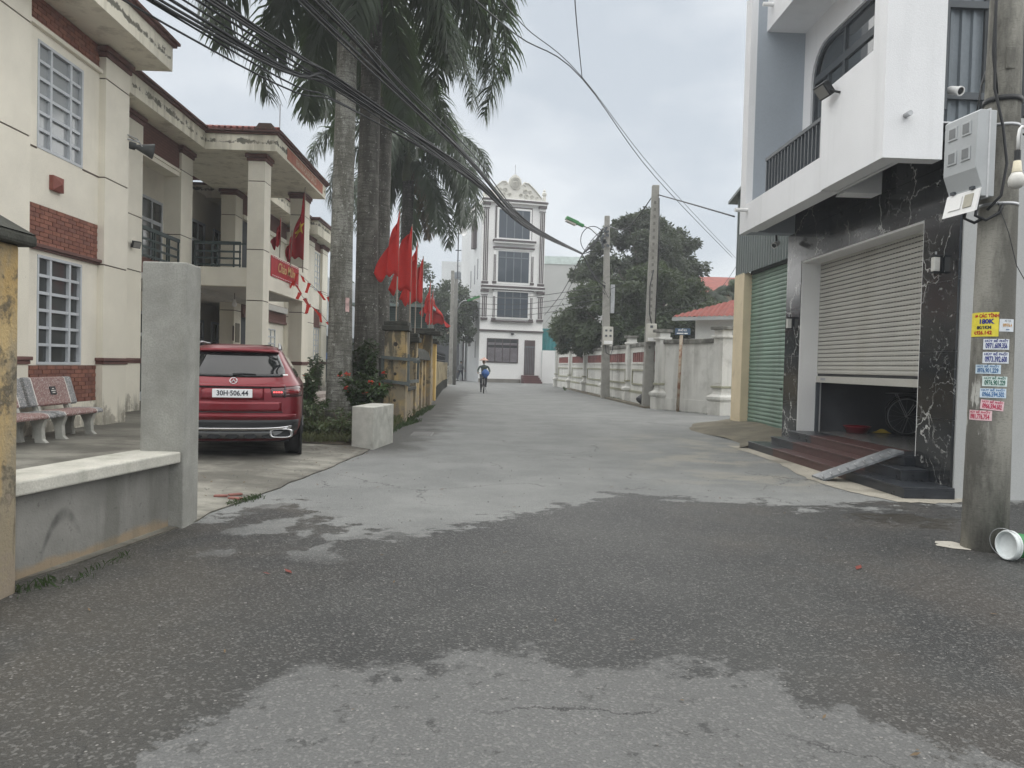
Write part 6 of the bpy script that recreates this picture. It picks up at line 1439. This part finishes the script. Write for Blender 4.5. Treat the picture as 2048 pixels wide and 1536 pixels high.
T([(2.68, .1, 17.1), (2.68, .1, 17.9)], .03, 5).build('gable_spike', m_steel, HS)
for x in (.15, 5.2): MB().lathe([(.16, 0), (.16, .4), (.1, .45), (.2, .6), (.2, .75), (.08, .85), (.13, .95), (.0, 1.08)], (x, .05, 15.02), 12).build('finial', m_hc, HS)
for (y, z0, z1) in ((2.0, 11.2, 13.2), (3.6, 3.0, 4.6)): hb('side_window', m_hd, -.32 if z0 > 8 else -.06, -.02, y, y + .9, z0, z1)
for (y, z0, z1) in ((1.2, 8.5, 10.2), (2.4, 8.2, 9.8), (1.4, 2.0, 3.4), (4, 8, 9.5)): hb('side_window', m_hf, -.05, -.02, y, y + .25, z0, z1)
HS.location = (-1.15, 60.9, 0); HS.rotation_euler = (0, 0, R(13))
# annex, teal sheet fence and neighbours
an = thing('annex_wall', 'low white wall with worn base beside the tall white house', 'wall', (5.0, 61.6, 0)); B(4.08, 5.15, 61.9, 62.1, -.02, 2.75).build('wall_body', m_hw, an); B(5.3, 5.36, 60.0, 61, 0, 2.4).build('gate_post', m_steel, an)
tf = thing('sheet_fence', 'teal corrugated sheet fence showing between the tall house and the mango tree', 'fence', (5.5, 62.3, 0)); corrugated('teal_sheet', (3.9, 62.6, 1.6), (1, 0, 0), (0, -1, 0), 8.5, 3.0, M('teal_sheet_paint', (.03, .20, .21), .5, .1), tf, .3, .05)
nb = thing('warehouse', 'plain grey sided building with pale green roof edge right of the tall house', 'building', (10, 74, 0)); B(4.0, 16, 72, 82, 0, 11.3).build('wall', M('plain_grey_render', (.44, .45, .44), .9, .06, .4), nb); B(3.9, 16.1, 71.9, 82.1, 11.3, 12.05).build('roof_edge', M('pale_green_sheet', (.50, .58, .56), .6), nb)
nl = thing('far_house', 'pale grey house half hidden left of the tall house beyond the trees', 'house', (-7, 92, 0)); B(-6.6, -3.6, 92, 100, 0, 14).build('wall', m_hside, nl)
for k in range(3): B(-5.2, -4.0, 91.9, 92, 9 + k * 1.4, 9.9 + k * 1.4).build('window', m_hf, nl)
# alley at the left of the tall house
al = thing('alley_wall', 'pale alley wall with a dark gate post beside the tall house', 'wall', (-3.4, 66, 0)); B(-3.0, -2.75, 66, 67, -.02, 4.2).build('gate_pier', m_hside, al); B(-2.72, -2.6, 66, 66.2, -.02, 3.9).build('dark_post', m_hd, al); B(-3.1, -2.5, 65.9, 67.1, 4.2, 4.45).build('pier_cap', m_hside, al); B(-6.5, -4.3, 76, 76.2, 0, 5.8).build('back_wall', M('ochre_far_wall', (.50, .46, .34), .9), al); B(-7, -3.0, 74, 74.1, 0, 4.4).build('dark_gate', m_interior, al)
for i in range(5):
    o = MB().bx((-4.05 + .05 * (i % 2), 66.5, .14 + i * .25), (.9 - .06 * i, .6, .22)).build('sack', M('pale_sack', (.42, .42, .40), .8, .2, 3), label=('lowest pale sack', 'second sack from the ground', 'middle sack', 'sack second from the top', 'topmost pale sack')[i] + ' of the stack beyond the far left poles', cat='sack', group='sacks stacked in the alley', org=(-4.05, 66.5, .1 + i * .25), bev=.08)
# green shed behind the flags
gs_ = thing('green_shed', 'dark green slatted shed behind the red flags and yellow pillars', 'shed', (-5, 36, 0))
B(-6.6, -3.2, 36.05, 40, 0, 4.1).build('wall', M('dark_green_sheet', (.045, .07, .065), .6), gs_)
for k in range(17): B(-6.6, -3.2, 35.98, 36.05, 2.2 + k * .11, 2.27 + k * .11).build('slat', M('green_slat', (.06, .095, .09), .5) if k == 0 else bpy.data.materials['green_slat'], gs_)
B(-6.9, -3.0, 35.8, 40.2, 4.1, 4.22).build('roof_edge', M('pale_green_edge', (.20, .26, .25), .5), gs_)
gr = thing('far_shed', 'pale grey shed with a dark green gate beyond the office building', 'shed', (-9.5, 45, 0)); B(-12, -9.0, 45, 50, 2.9, 6.4).build('wall', M('pale_blue_grey_wall', (.42, .45, .48), .8), gr); B(-12, -9.05, 45.05, 50, 0, 2.9).build('gate', M('black_green_gate', (.02, .03, .03), .7), gr); B(-10.05, -9.75, 44.97, 45.05, 1.5, 1.9).build('blue_sign', M('blue_sign_paint', (.04, .10, .25), .6), gr)
# red tiled bungalow behind the fence, and a farther red roofed house
bg_ = thing('bungalow', 'white bungalow with a red tiled roof behind the plain fence wall', 'house', (9, 30, 0))
A_, E_ = Vector((7.2, 30.0, 3.52)), Vector((11.6, 27.2, 3.56)); dd = (E_ - A_).normalized(); nn_ = Vector((-dd.y, dd.x, 0)); LL = (E_ - A_).length
def rf(u, v):
    s_ = u * LL; lo = s_ * .0; t_ = v * min(3.2, .05 + s_ * .78)
    return A_ + dd * s_ + nn_ * t_ + Vector((0, 0, t_ * .46 + .045 * abs(math.sin(s_ * math.pi / .20)) + .03 * ((t_ / .33) % 1)))
MB().grid(rf, 200, 36).build('roof', M('red_roof_tile', (.21, .052, .038), .7, .15, 5, .1, 20), bg_)
mb = MB(); mb.bar(A_ + Vector((0, 0, -.06)), E_ + Vector((0, 0, -.06)), .1, .14); mb.build('eave_board', M('grey_eave_board', (.35, .36, .36), .7), bg_)
a_ = A_ + dd * .8 + nn_ * .5; b_ = E_ + nn_ * .5; mb = MB(); mb.add([(a_.x, a_.y, 0), (b_.x, b_.y, 0), (b_.x, b_.y, 3.6), (a_.x, a_.y, 3.6), (a_.x + 1.6, a_.y + 2.4, 0), (a_.x + 1.6, a_.y + 2.4, 3.6), (b_.x + 1.6, b_.y + 2.4, 0), (b_.x + 1.6, b_.y + 2.4, 3.6)], [(0, 1, 2, 3), (4, 0, 3, 5), (6, 4, 5, 7), (1, 6, 7, 2)]); mb.build('wall', M('bungalow_white', (.58, .59, .57), .85, .04), bg_)
fh = thing('far_house', 'cream house with a red roof seen past the dark round tree', 'house', (16, 57, 0)); B(13.6, 20, 56, 64, 0, 7.1).build('wall', M('far_cream_wall', (.52, .49, .40), .9), fh)
B(14.9, 15.4, 55.95, 56, 5.6, 7.0).build('window', m_hf, fh); mb = MB(); mb.add([(13.0, 55.2, 7.2), (20.5, 55.2, 7.2), (20.5, 60, 9.0), (14.2, 60, 9.0), (13, 65, 7.2), (20.5, 65, 7.2)], [(0, 1, 2, 3), (3, 2, 5, 4), (0, 3, 4), (0, 4, 5, 1)]); mb.build('roof', M('far_red_roof', (.22, .06, .045), .8, .15), fh)
for i, (x, y, z, s_) in enumerate(((13.25, 45, 5.9, .42), (14.55, 45.5, 6.3, .46))):
    t = thing('areca_palm', ('left', 'right')[i] + ' one of two small palms above the red tiled bungalow', 'palm', (x, y, 0), 'small palms behind the bungalow'); T([(x, y, 0), (x + .1, y, z)], .08, 8).build('trunk', m_palmbark, t)
    for k in range(12): inst('frond', FR[(0, 1, 2, 1)[k % 4]], t, (x + .1, y, z), (0, 0, k * 2.4 + i), [s_ * (1 + .1 * (k % 3))] * 3)

# ------------------------------------------------------------------ flags
def limp(x, y, zt, hoist, w, side, drop, seed):
    """cloth tied along the pole, its free edge fallen down and gathered in folds"""
    rr = random.Random(seed); ph = rr.uniform(0, 6); kf = rr.uniform(8, 12); amp = rr.uniform(.08, .13)
    def fn(u, v):
        u = max(u, 0); v = max(v, 0); fold = amp * math.sin(u * kf + v * 3.0 + ph) * (u ** .6) * (1 - .3 * v)
        hx = side * w * ((u ** .85) * (.12 + .88 * v ** .55) + .10 * math.sin(u * kf * .7 + v * 4 + ph) * u)
        return (x + hx, y + fold - .06 * u, zt - hoist * v - drop * (u ** 1.15) * (1 - .93 * v) - (.10 * u * math.sin(u * 7 + ph) + .05 * math.sin(u * 15 + ph)) * v)
    return fn
def flag(label, x, y, zt, z0, hoist, fly, side, seed, mat=None, sway=0, group='red flags on poles along the yellow wall', r=.018):
    t = thing('red_flag', label, 'flag', (x, y, z0), group)
    T([(x, y, z0), (x + .03, y, zt + .05)], r, 6).build('flag_pole', M('bamboo_pole', (.33, .29, .24), .7) if 'bamboo_pole' not in bpy.data.materials else bpy.data.materials['bamboo_pole'], t)
    fn = limp(x + .03, y - .02, zt, hoist, fly, side, sway, seed)
    o = MB().grid(fn, 26, 12).build('flag_cloth', mat or m_red_flag, t, smooth=True); md = o.modifiers.new('thickness', 'SOLIDIFY'); md.thickness = .004
    return t, fn
for i, (x, y, h_, w_, s_, dr, lb) in enumerate(((-2.27, 17.35, 1.50, .50, -1, .60, 'nearest red flag, highest against the palm trunks'), (-2.18, 19.2, 1.65, .58, -1, .30, 'broad red flag, second from the palm trunks'), (-2.30, 21.7, 1.75, .46, -1, .5, 'red flag third in the row, partly behind the broad one'), (-2.42, 24.8, 1.45, .52, -1, .35, 'red flag fourth in the row, before the tree'), (-2.78, 32, 1.35, .42, -1, .8, 'red flag hanging as a narrow triangle, fifth in the row'), (-3.2, 38.5, 1.45, .95, 1, .95, 'farthest large red flag billowing to the right by the poles'), (-2.95, 35.5, 1.6, .35, -1, .7, 'thin red flag between the triangular one and the farthest'))):
    flag(lb, x, y, 4.9, .6 if i else 2.3, h_, w_, s_, 40 + i, sway=dr)
# flags on the porch balcony
t, fn = flag('large dark red flag with a yellow star hanging from the porch corner', -6.14, 24.0, 6.85, 4.2, 2.2, .55, -1, 3, m_dark_flag, sway=1.2, group='flags on the porch balcony', r=.02)
t['label'] = 'large dark red flag with a yellow star hanging from the porch corner'
sm = MB(); cu, cv = .30, .52
pts = [(cu, cv)] + [(cu + (.40 if k % 2 == 0 else .16) * math.sin(math.pi * k / 5), cv - (.13 if k % 2 == 0 else .05) * math.cos(math.pi * k / 5)) for k in range(10)]
def fo(u, v): p = Vector(fn(u, v)); return p + Vector((0, -.012, 0))
NS = 4
for k in range(10):
    a, b_ = pts[1 + k], pts[1 + (k + 1) % 10]
    for i in range(NS):
        q = [tuple(pts[0][j] + (e[j] - pts[0][j]) * f for j in (0, 1)) for e in (a, b_) for f in (i / NS, (i + 1) / NS)]
        sm.add([fo(*q[0]), fo(*q[1]), fo(*q[3]), fo(*q[2])], [(0, 1, 2, 3)] if i else [(0, 1, 2)])
st_ = sm.build('star', m_yellow, t)
flag('small red flag at the left end of the porch banner', -6.48, 22.6, 5.65, 4.35, .85, .25, -1, 5, m_dark_flag, sway=.5, group='flags on the porch balcony')
flag('small red flag next to the large starred flag', -6.42, 23.6, 5.4, 4.3, .8, .18, -1, 6, m_dark_flag, sway=.4, group='flags on the porch balcony')
# banner and bunting
bn = thing('banner', 'red banner with gold script tied to the porch parapet', 'banner', (-6.44, 23.1, 4.1))
MB().grid(lambda u, v: (-6.435 + .015 * math.sin(u * 14), 21.6 + 3.0 * u, 3.80 + .60 * v), 24, 4).build('banner_cloth', M('banner_red', (.40, .022, .028), .7, .08), bn, smooth=True)
letters('lettering', 'Chào Mừng', .40, axes((-6.405, 23.2, 4.12), (0, 1, 0), (0, 0, 1)), M('gold_ink', (.60, .42, .16), .6), bn, shear=.3, bold=.004, sx=1.05)
for k, (z, y0, y1) in enumerate(((4.36, 21.65, 24.55), (3.84, 21.65, 24.55))):
    for j in range(16): MB().bx((-6.41, y0 + (y1 - y0) * (j + .5) / 16, z), (.006, .09, .02)).build('border_dash', m_white, bn)
def bunting(label, pts, n, seed):
    rr = random.Random(seed); t = thing('bunting', label, 'bunting', pts[0], 'bunting strings from porch to palm'); P = [Vector(p) for p in pts]; N = len(P) - 1
    MB().tube(P, .006, 4).build('string', m_black, t)
    for k in range(n):
        u = (k + .5) / n * N; j = min(N - 1, int(u)); p = P[j].lerp(P[j + 1], u - j); a = rr.uniform(-1.0, 1.0); d = Vector((math.sin(a), math.cos(a) * .6, -1)).normalized(); s_ = Vector((.7, -.3, .35 * rr.uniform(-1, 1))).normalized()
        h = rr.uniform(.20, .32); w = rr.uniform(.05, .08); MB().grid(lambda u_, v_: p + s_ * w * (2 * u_ - 1) * (1 - .35 * v_) + d * h * v_ + Vector((0, .03 * math.sin(v_ * 4 + u_ * 3), 0)), 3, 4).build('pennant', m_red_flag, t, smooth=True)
bunting('upper string of red pennants from the porch to the pale palm', [(-6.3, 23.7, 4.15), (-5.95, 23, 4.02), (-5.13, 20.8, 3.54), (-4.29, 18.6, 3.07), (-3.45, 16.2, 2.75)], 5, 3)
bunting('lower string of red pennants from the porch to the pale palm', [(-6.4, 24.2, 4.0), (-6.27, 23.5, 3.87), (-5.63, 21.8, 3.33), (-4.98, 20.1, 2.91), (-4.32, 18.4, 2.63), (-3.5, 16.2, 2.15)], 9, 4)

# ------------------------------------------------------------------ overhead cables
m_cable = M('black_cable', (.022, .024, .026), .6, .1)
def smooth_path(P, n=40):
    P = [Vector(p) for p in P]; out = []
    for i in range(len(P) - 1):
        p0, p1, p2, p3 = P[max(i - 1, 0)], P[i], P[i + 1], P[min(i + 2, len(P) - 1)]
        for k in range(n // (len(P) - 1)):
            t = k / (n // (len(P) - 1)); out.append(.5 * ((2 * p1) + (p2 - p0) * t + (2 * p0 - 5 * p1 + 4 * p2 - p3) * t * t + (3 * p1 - p0 - 3 * p2 + p3) * t ** 3))
    out.append(P[-1]); return out
rr = random.Random(12)
cbd = thing('cable_bundle', 'thick black bundle of overhead cables crossing in front of the palms', 'cables', (-2.27, 11.1, 5.4), 'overhead cable bundles')
main = [(-9.5, -8, 5.3), (-3.48, 8, 5.14), (-2.27, 11.1, 5.38), (-.59, 16, 5.40), (.95, 22.5, 5.58), (3.83, 33, 6.42)]
for k in range(13):
    sp_ = [rr.gauss(0, 1) for _ in range(6)]; sz_ = [rr.gauss(0, 1) for _ in range(6)]; base = rr.gauss(0, 1)
    amt = [.30, .22, .15, .085, .06, .02]
    P = [(x + .25 * a * s_, y, z + a * (.65 * base + .45 * q)) for (x, y, z), s_, q, a in zip(main, sp_, sz_, amt)]
    MB().tube(smooth_path(P), rr.choice((.012, .015, .019)), 6).build('cable', m_cable, cbd, smooth=True)
cb2 = thing('cable_bundle', 'second bundle of black cables joining the thick one from above', 'cables', (-1.5, 12.5, 5.9), 'overhead cable bundles')
sec = [(-5.2, 0, 6.3), (-2.4, 9.5, 5.95), (-1.6, 12.5, 5.9), (-.6, 16, 5.80), (.9, 22.5, 5.72), (3.83, 33, 6.45)]
for k in range(8):
    b0 = rr.gauss(0, 1); amt = [.3, .17, .12, .08, .05, .02]
    MB().tube(smooth_path([(x + a * rr.gauss(0, .2), y, z + a * (.7 * b0 + rr.gauss(0, .35))) for (x, y, z), a in zip(sec, amt)]), rr.choice((.012, .016, .02)), 6).build('cable', m_cable, cb2, smooth=True)
kn = thing('cable_knot', 'knot where the cable bundle splits into loops beside the lamp pole', 'cables', (3.83, 33, 6.42))
for k in range(6):
    e = Vector((4.95 + rr.uniform(-.1, .1), 34.2, 7.2 + rr.uniform(-.35, .7))); s_ = Vector((3.83, 33, 6.42)); MB().tube(smooth_path([s_, s_.lerp(e, .5) + Vector((0, 0, rr.uniform(-.35, .25))), e], 12), .018, 5).build('cable', m_cable, kn)
MB().tube([Vector((4.35 + .55 * math.cos(a), 33.6, 7.15 + .62 * math.sin(a))) for a in [R(40 + i * 16) for i in range(17)]], .018, 5).build('cable_loop', m_cable, kn, smooth=True)
for k in range(7):
    e = Vector((5.05, 34.1, 5.0 + rr.uniform(-.5, .3))); s_ = Vector((3.83, 33, 6.40)); MB().tube(smooth_path([s_, s_.lerp(e, .5) + Vector((rr.uniform(-.1, .1), 0, -.25 + rr.uniform(-.15, .15))), e], 12), .018, 5).build('cable', m_cable, kn)
mb = MB()
for k in range(14): mb.bx((4.95 + rr.uniform(-.16, .16), 34.1, 7.35 + rr.uniform(-.45, .45)), (.10, .08, .14), Matrix.Rotation(rr.uniform(0, 3), 3, 'Y'))
mb.build('connector_clamps', m_dgrey, kn, kind='stuff')
MB().tube([(4.95, 34.1, 5.1), (5.2, 34, 4.6), (5.3, 34, 4.75), (5.25, 34, 5.0), (5.75, 33.9, 5.25), (5.85, 33.9, 4.9), (5.8, 33.9, 3.9), (6.1, 33.9, 3.4)], .012, 5).build('cable_loop', m_cable, kn)
def wire(label, P, r=.012, n=24): return MB().tube(smooth_path(P, n), r, 5).build('overhead_wire', m_cable, label=label, cat='wire', group='single overhead wires', org=P[0], smooth=True)
wire('wire sagging between the tops of the two concrete poles on the right', [(5.68, 27.1, 7.75), (5.35, 30.5, 7.15), (5.1, 34.3, 7.95)], .02)
wire('wire from the top of the tall pole to the metal clad shed', [(5.85, 27.1, 7.75), (5.95, 23, 6.55), (6.04, 18.9, 5.34)], .022)
wire('long thin wire crossing the open sky from the top to lower right', [(-1.5, 8, 6.3), (.2, 13, 7.15), (1.8, 16.5, 7.75), (5.27, 25, 7.85), (12.1, 38, 7.24)], .012)
wire('second long thin wire close beside the first in the open sky', [(-.6, 9, 6.5), (.35, 13, 7.3), (1.8, 16.5, 7.78), (5.35, 25, 7.95), (12.5, 38, 7.0)], .009)
wire('steep wire dropping from the top edge of the sky', [(.9, 9, 6.3), (1.16, 12, 7.25), (1.8, 16.5, 7.76)], .010)
for k, (lb, z0, z1) in enumerate((('topmost wire across the front of the tall house', 5.2, 6.2), ('second wire across the front of the tall house', 4.9, 5.7), ('third wire across the front of the tall house', 4.6, 5.4), ('lowest wire across the front of the tall house', 4.4, 4.9))):
    wire(lb, [(5.1, 34.4, z0), (1.4, 43, (z0 + z1) / 2 - .35), (-2.75, 52, z1)], .014)
wire('dark wire slanting from the cable knot down to the tall house', [(3.83, 33, 6.42), (4.0, 45, 5.8), (4.1, 60.8, 5.6)], .02)
wire('thin wire slanting just below the dark one to the tall house', [(3.9, 33.2, 6.2), (4.1, 45, 5.45), (4.2, 60.8, 5.0)], .012)
wire('thin wire drooping over the red bungalow roof to the shed', [(5.8, 27.2, 3.4), (8.5, 29.2, 4.3), (9.9, 30, 6.0), (6.2, 18.9, 5.0)], .01)

# ------------------------------------------------------------------ people
m_skinp = M('skin_tone', (.30, .19, .13), .6, .05)
def figure(name, V, E_, mat, par, sub=2):
    """one continuous skinned body from joints (x, y, z, radius)"""
    me = bpy.data.meshes.new(name); me.from_pydata([v[:3] for v in V], E_, []); me.materials.append(mat)
    o = bpy.data.objects.new(name, me); C.objects.link(o); o.parent = par
    md = o.modifiers.new('skin', 'SKIN'); md.use_smooth_shade = True
    for i, v in enumerate(V):
        s_ = me.skin_vertices[0].data[i]; r = v[3]; s_.radius = r if isinstance(r, tuple) else (r, r); s_.use_root = (i == 0)
    sb_ = o.modifiers.new('sub', 'SUBSURF'); sb_.levels = sb_.render_levels = sub; ORG[o.name] = Vector((0, 0, 0)); return o
def head(c, par, look, tilt=0):
    c = Vector(c); mb = MB(); mb.grid(lambda u, v: c + Vector((.078 * math.cos(6.283 * u) * math.sin(math.pi * v), look * .095 * math.sin(6.283 * u) * math.sin(math.pi * v) + look * -.01 * (v - .5), -.115 * math.cos(math.pi * v))), 16, 12)
    h = mb.build('head', m_skinp, par, smooth=True)
    MB().bx(c + Vector((0, look * .098, -.005)), (.026, .03, .045)).build('nose', m_skinp, h, bev=.008)
    for s_ in (-1, 1): MB().lathe([(0, .008), (.010, .004), (.012, 0)], c + Vector((s_ * .03, look * .082, .022)), 8, Matrix.Rotation(R(90) * -look, 3, 'X')).build('eye', m_black, h); MB().bx(c + Vector((s_ * .08, 0, 0)), (.015, .03, .05)).build('ear', m_skinp, h, bev=.006)
    MB().bx(c + Vector((0, look * .088, -.05)), (.04, .012, .010)).build('mouth', M('lip', (.22, .09, .08), .6) if 'lip' not in bpy.data.materials else bpy.data.materials['lip'], h)
    return h
def hand(c, par, d):
    """palm, thumb and four bent fingers reaching along d"""
    c, d = Vector(c), Vector(d).normalized(); s_ = d.cross(Vector((0, 0, 1))).normalized(); dn = s_.cross(d); mb = MB()
    mb.tube([c - d * .03, c + d * .02, c + d * .05], [.022, .034, .032], 8)
    for k in range(4): b = c + d * .05 + s_ * (.018 * (k - 1.5)); l = (.06, .07, .065, .05)[k]; mb.tube([b, b + d * l * .5 - dn * .01, b + d * l * .6 - dn * l * .5, b + d * l * .2 - dn * l * .6], [.010, .0095, .009, .007], 6)
    mb.tube([c + s_ * .03, c + s_ * .05 + d * .03, c + s_ * .035 + d * .055 - dn * .02], [.012, .011, .008], 6)
    mb.build('hand', m_skinp, par, smooth=True)
cy = thing('person', 'cyclist in a conical hat and patterned jacket riding towards us', 'person')
# rider local frame: heading -Y, seat at origin x,y
jacket = M('patterned_dark_jacket', (.07, .10, .085), .85, .6, 9, .3, 25); trous = M('dark_trousers', (.035, .04, .045), .85, .2)
V = [(0, .05, .86, (.15, .12)), (0, .0, 1.08, (.14, .10)), (0, -.06, 1.28, (.165, .11)), (0, -.08, 1.38, (.07, .07)), (-.2, -.06, 1.33, .058), (-.30, -.20, 1.12, .047), (-.27, -.42, 1.02, .036), (.2, -.06, 1.33, .058), (.30, -.20, 1.12, .047), (.27, -.42, 1.02, .036), (0, -.09, 1.44, .05)]
bd = figure('jacket', V, [(0, 1), (1, 2), (2, 3), (2, 4), (4, 5), (5, 6), (2, 7), (7, 8), (8, 9), (3, 10)], jacket, cy)
V = [(0, .05, .84, (.15, .13)), (-.10, -.05, .82, .10), (-.13, -.34, .70, .075), (-.12, -.20, .30, .052), (-.12, -.22, .12, .04), (.10, -.05, .82, .10), (.13, -.36, .84, .075), (.12, -.32, .48, .052), (.12, -.30, .38, .042)]
figure('trousers', V, [(0, 1), (1, 2), (2, 3), (3, 4), (0, 5), (5, 6), (6, 7), (7, 8)], trous, cy)
for x, y, z in ((-.12, -.28, .10), (.12, -.37, .35)): MB().bx((x, y, z), (.085, .25, .07)).build('shoe', m_black, cy, bev=.025)
hd = head((0, -.13, 1.56), cy, -1)
hat = MB(); hat.lathe([(.235, -.01), (.23, .0), (.12, .075), (.0, .16)], (0, -.11, 1.64), 24); hat.build('conical_hat', M('pink_straw_hat', (.55, .36, .30), .8, .1, 8), cy, smooth=True)
MB().lathe([(.228, .0), (.12, .06), (.0, .12)], (0, -.11, 1.625), 24).build('hat_lining', M('dark_hat_lining', (.10, .045, .04), .9), cy, smooth=True)
for s_ in (-1, 1): hand((s_ * .27, -.44, 1.02), cy, (0, -1, -.1)); MB().tube([(s_ * .07, -.14, 1.62), (s_ * .05, -.2, 1.48)], .006, 4).build('hat_strap', m_black, hd)
cy.location = (-.45, 37.45, 0)
bicycle('bicycle ridden by the person in the conical hat', (-.45, 37.62, 0), (.03, -1, 0))
bgp = thing('bag', 'bright blue bag hung on the handlebar of the ridden bicycle', 'bag', (-.36, 36.58, .9)); MB().grid(lambda u, v: (-.36 + .19 * math.cos(6.283 * u) * math.sin(math.pi * (.08 + .9 * v)) * (1 + .08 * math.sin(5 * v + 6.283 * u * 2)), 36.55 + .12 * math.sin(6.283 * u) * math.sin(math.pi * (.08 + .9 * v)), 1.20 - .46 * v), 20, 12).build('bag_body', M('blue_plastic_bag', (.03, .10, .30), .4, .3, 12), bgp, smooth=True)
wk = thing('person', 'small figure in grey walking away down the alley on the left', 'person')
V = [(0, 0, .92, (.14, .10)), (0, -.03, 1.15, (.14, .10)), (0, -.06, 1.34, (.165, .10)), (0, -.06, 1.44, .06), (-.2, -.05, 1.36, .055), (-.24, -.15, 1.1, .045), (-.24, -.3, .92, .036), (.2, -.05, 1.36, .055), (.25, .05, 1.1, .045), (.26, .0, .86, .036)]
figure('jacket', V, [(0, 1), (1, 2), (2, 3), (2, 4), (4, 5), (5, 6), (2, 7), (7, 8), (8, 9)], M('grey_jacket', (.20, .21, .22), .85, .2), wk)
V = [(0, 0, .9, (.14, .11)), (-.09, .0, .84, .09), (-.12, -.16, .48, .065), (-.13, -.22, .1, .045), (.09, .0, .84, .09), (.12, .08, .48, .065), (.13, .26, .12, .045)]
figure('trousers', V, [(0, 1), (1, 2), (2, 3), (0, 4), (4, 5), (5, 6)], M('navy_trousers', (.03, .035, .055), .85), wk)
head((0, -.07, 1.58), wk, -1); MB().lathe([(.088, 0), (.085, .05), (.05, .1), (0, .115)], (0, -.06, 1.60), 14).build('hair', m_black, wk, smooth=True)
for x, y in ((-.13, -.27), (.13, .24)): MB().bx((x, y, .045), (.09, .25, .09)).build('shoe', m_black, wk, bev=.03)
for x, y, z in ((-.24, -.33, .88), (.26, 0, .82)): hand((x, y, z), wk, (0, -.3, -1))
wk.location = (-2.75, 63.5, 0); wk.rotation_euler = (0, 0, R(150))

# ------------------------------------------------------------------ small things on the ground
dg = thing('drain_cover', 'grey slotted drain cover in the road by the yellow pillars', 'drain cover', (-1.36, 14.75, 0)); B(-1.56, -1.16, 14.35, 15.15, -.01, .012).build('cover_frame', M('drain_grey', (.22, .22, .21), .8), dg)
for k in range(7): B(-1.53 + k * .053, -1.505 + k * .053, 14.42, 15.08, .012, .016).build('slot', m_black, dg)
for i, (x, y, a, lb) in enumerate(((-2.66, 7.42, .2, 'left broken red tile at the edge of the yard'), (-2.5, 7.36, -.3, 'right broken red tile at the edge of the yard'), (-2.56, 7.54, .7, 'rear broken red tile at the edge of the yard'))):
    MB().bx((x, y, yard_z(x, y) + .012), (.13, .06, .018), Matrix.Rotation(a, 3, 'Z')).build('broken_tile', M('broken_red_tile', (.22, .095, .08), .85, .2, 12) if i == 0 else bpy.data.materials['broken_red_tile'], label=lb, cat='tile', group='broken tiles by the yard edge', org=(x, y, 0), bev=.004)
rr = random.Random(9)
def leaf_at(x, y, l, mat, nm='fallen_leaf'):
    a = rr.uniform(0, 6.28); d = Vector((math.cos(a), math.sin(a), 0)); s_ = Vector((-d.y, d.x, 0)); p = Vector((x, y, .006)); return [p, p + d * l * .5 + s_ * l * .18 + Vector((0, 0, .006)), p + d * l + Vector((0, 0, .01)), p + d * l * .5 - s_ * l * .18 + Vector((0, 0, .004))]
m_rleaf = M('red_dead_leaf', (.16, .035, .025), .8); m_bleaf = M('brown_dead_leaf', (.12, .085, .05), .85)
for x, y, l, lb in ((-1.41, 4.85, .06, 'small red leaf on the wet asphalt, left of a pair'), (-1.28, 4.88, .10, 'larger red leaf on the wet asphalt, right of a pair'), (2.64, 5.24, .12, 'dark red leaf on the wet asphalt toward the bucket')):
    MB().add(leaf_at(x, y, l, None), [(0, 1, 2), (0, 2, 3)]).build('fallen_leaf', m_rleaf, label=lb, cat='leaf', org=(x, y, 0))
mb = MB()
for k in range(420):
    if rr.random() < .45: x, y = rr.uniform(-2.7, -1.8), rr.uniform(11.2, 13.4)
    elif rr.random() < .5: x, y = rr.uniform(-4.5, -1.8), rr.uniform(7, 14)
    else: x, y = rr.uniform(-3, 5), rr.uniform(2.5, 20)
    z_ = max(0, yard_z(x, y) if x < edge_x(y) else 0); q = leaf_at(x, y, rr.uniform(.02, .06), None); mb.add([p + Vector((0, 0, z_)) for p in q], [(0, 1, 2), (0, 2, 3)])
mb.build('leaf_litter', m_bleaf, kind='stuff')
mb = MB()
for k in range(700):
    x, y = rr.uniform(-3.2, 6), rr.uniform(2, 12); z_ = yard_z(x, y) if x < edge_x(y) else 0
    s_ = rr.uniform(.003, .009); mb.bx((x, y, z_ + s_ * .4), (s_ * 1.5, s_, s_), Matrix.Rotation(rr.uniform(0, 3), 3, 'Z'))
mb.build('grit', M('pale_grit', (.20, .195, .185), .9, .3, 30), kind='stuff')
rp_ = ragged([(3.72, 6.02), (3.9, 5.9), (4.0, 6.0), (3.95, 6.2), (3.78, 6.2)], .005, .02, 4, 8); MB().add(rp_, [tuple(range(len(rp_)))]).build('cement_patch', M('pale_cement_spill', (.42, .40, .35), .95, .15), kind='structure')

# ------------------------------------------------------------------ damp air
hz = bpy.data.materials.new('damp_air'); hz.use_nodes = True; _t = hz.node_tree; _t.nodes.clear()
_o = _t.nodes.new('ShaderNodeOutputMaterial'); _v = _t.nodes.new('ShaderNodeVolumePrincipled')
_v.inputs['Color'].default_value = (.92, .95, 1, 1); _v.inputs['Density'].default_value = .0018; _v.inputs['Anisotropy'].default_value = .2
_t.links.new(_v.outputs[0], _o.inputs['Volume'])
B(-140, 140, -70, 190, -1.6, 19.5).build('haze', hz, kind='stuff')
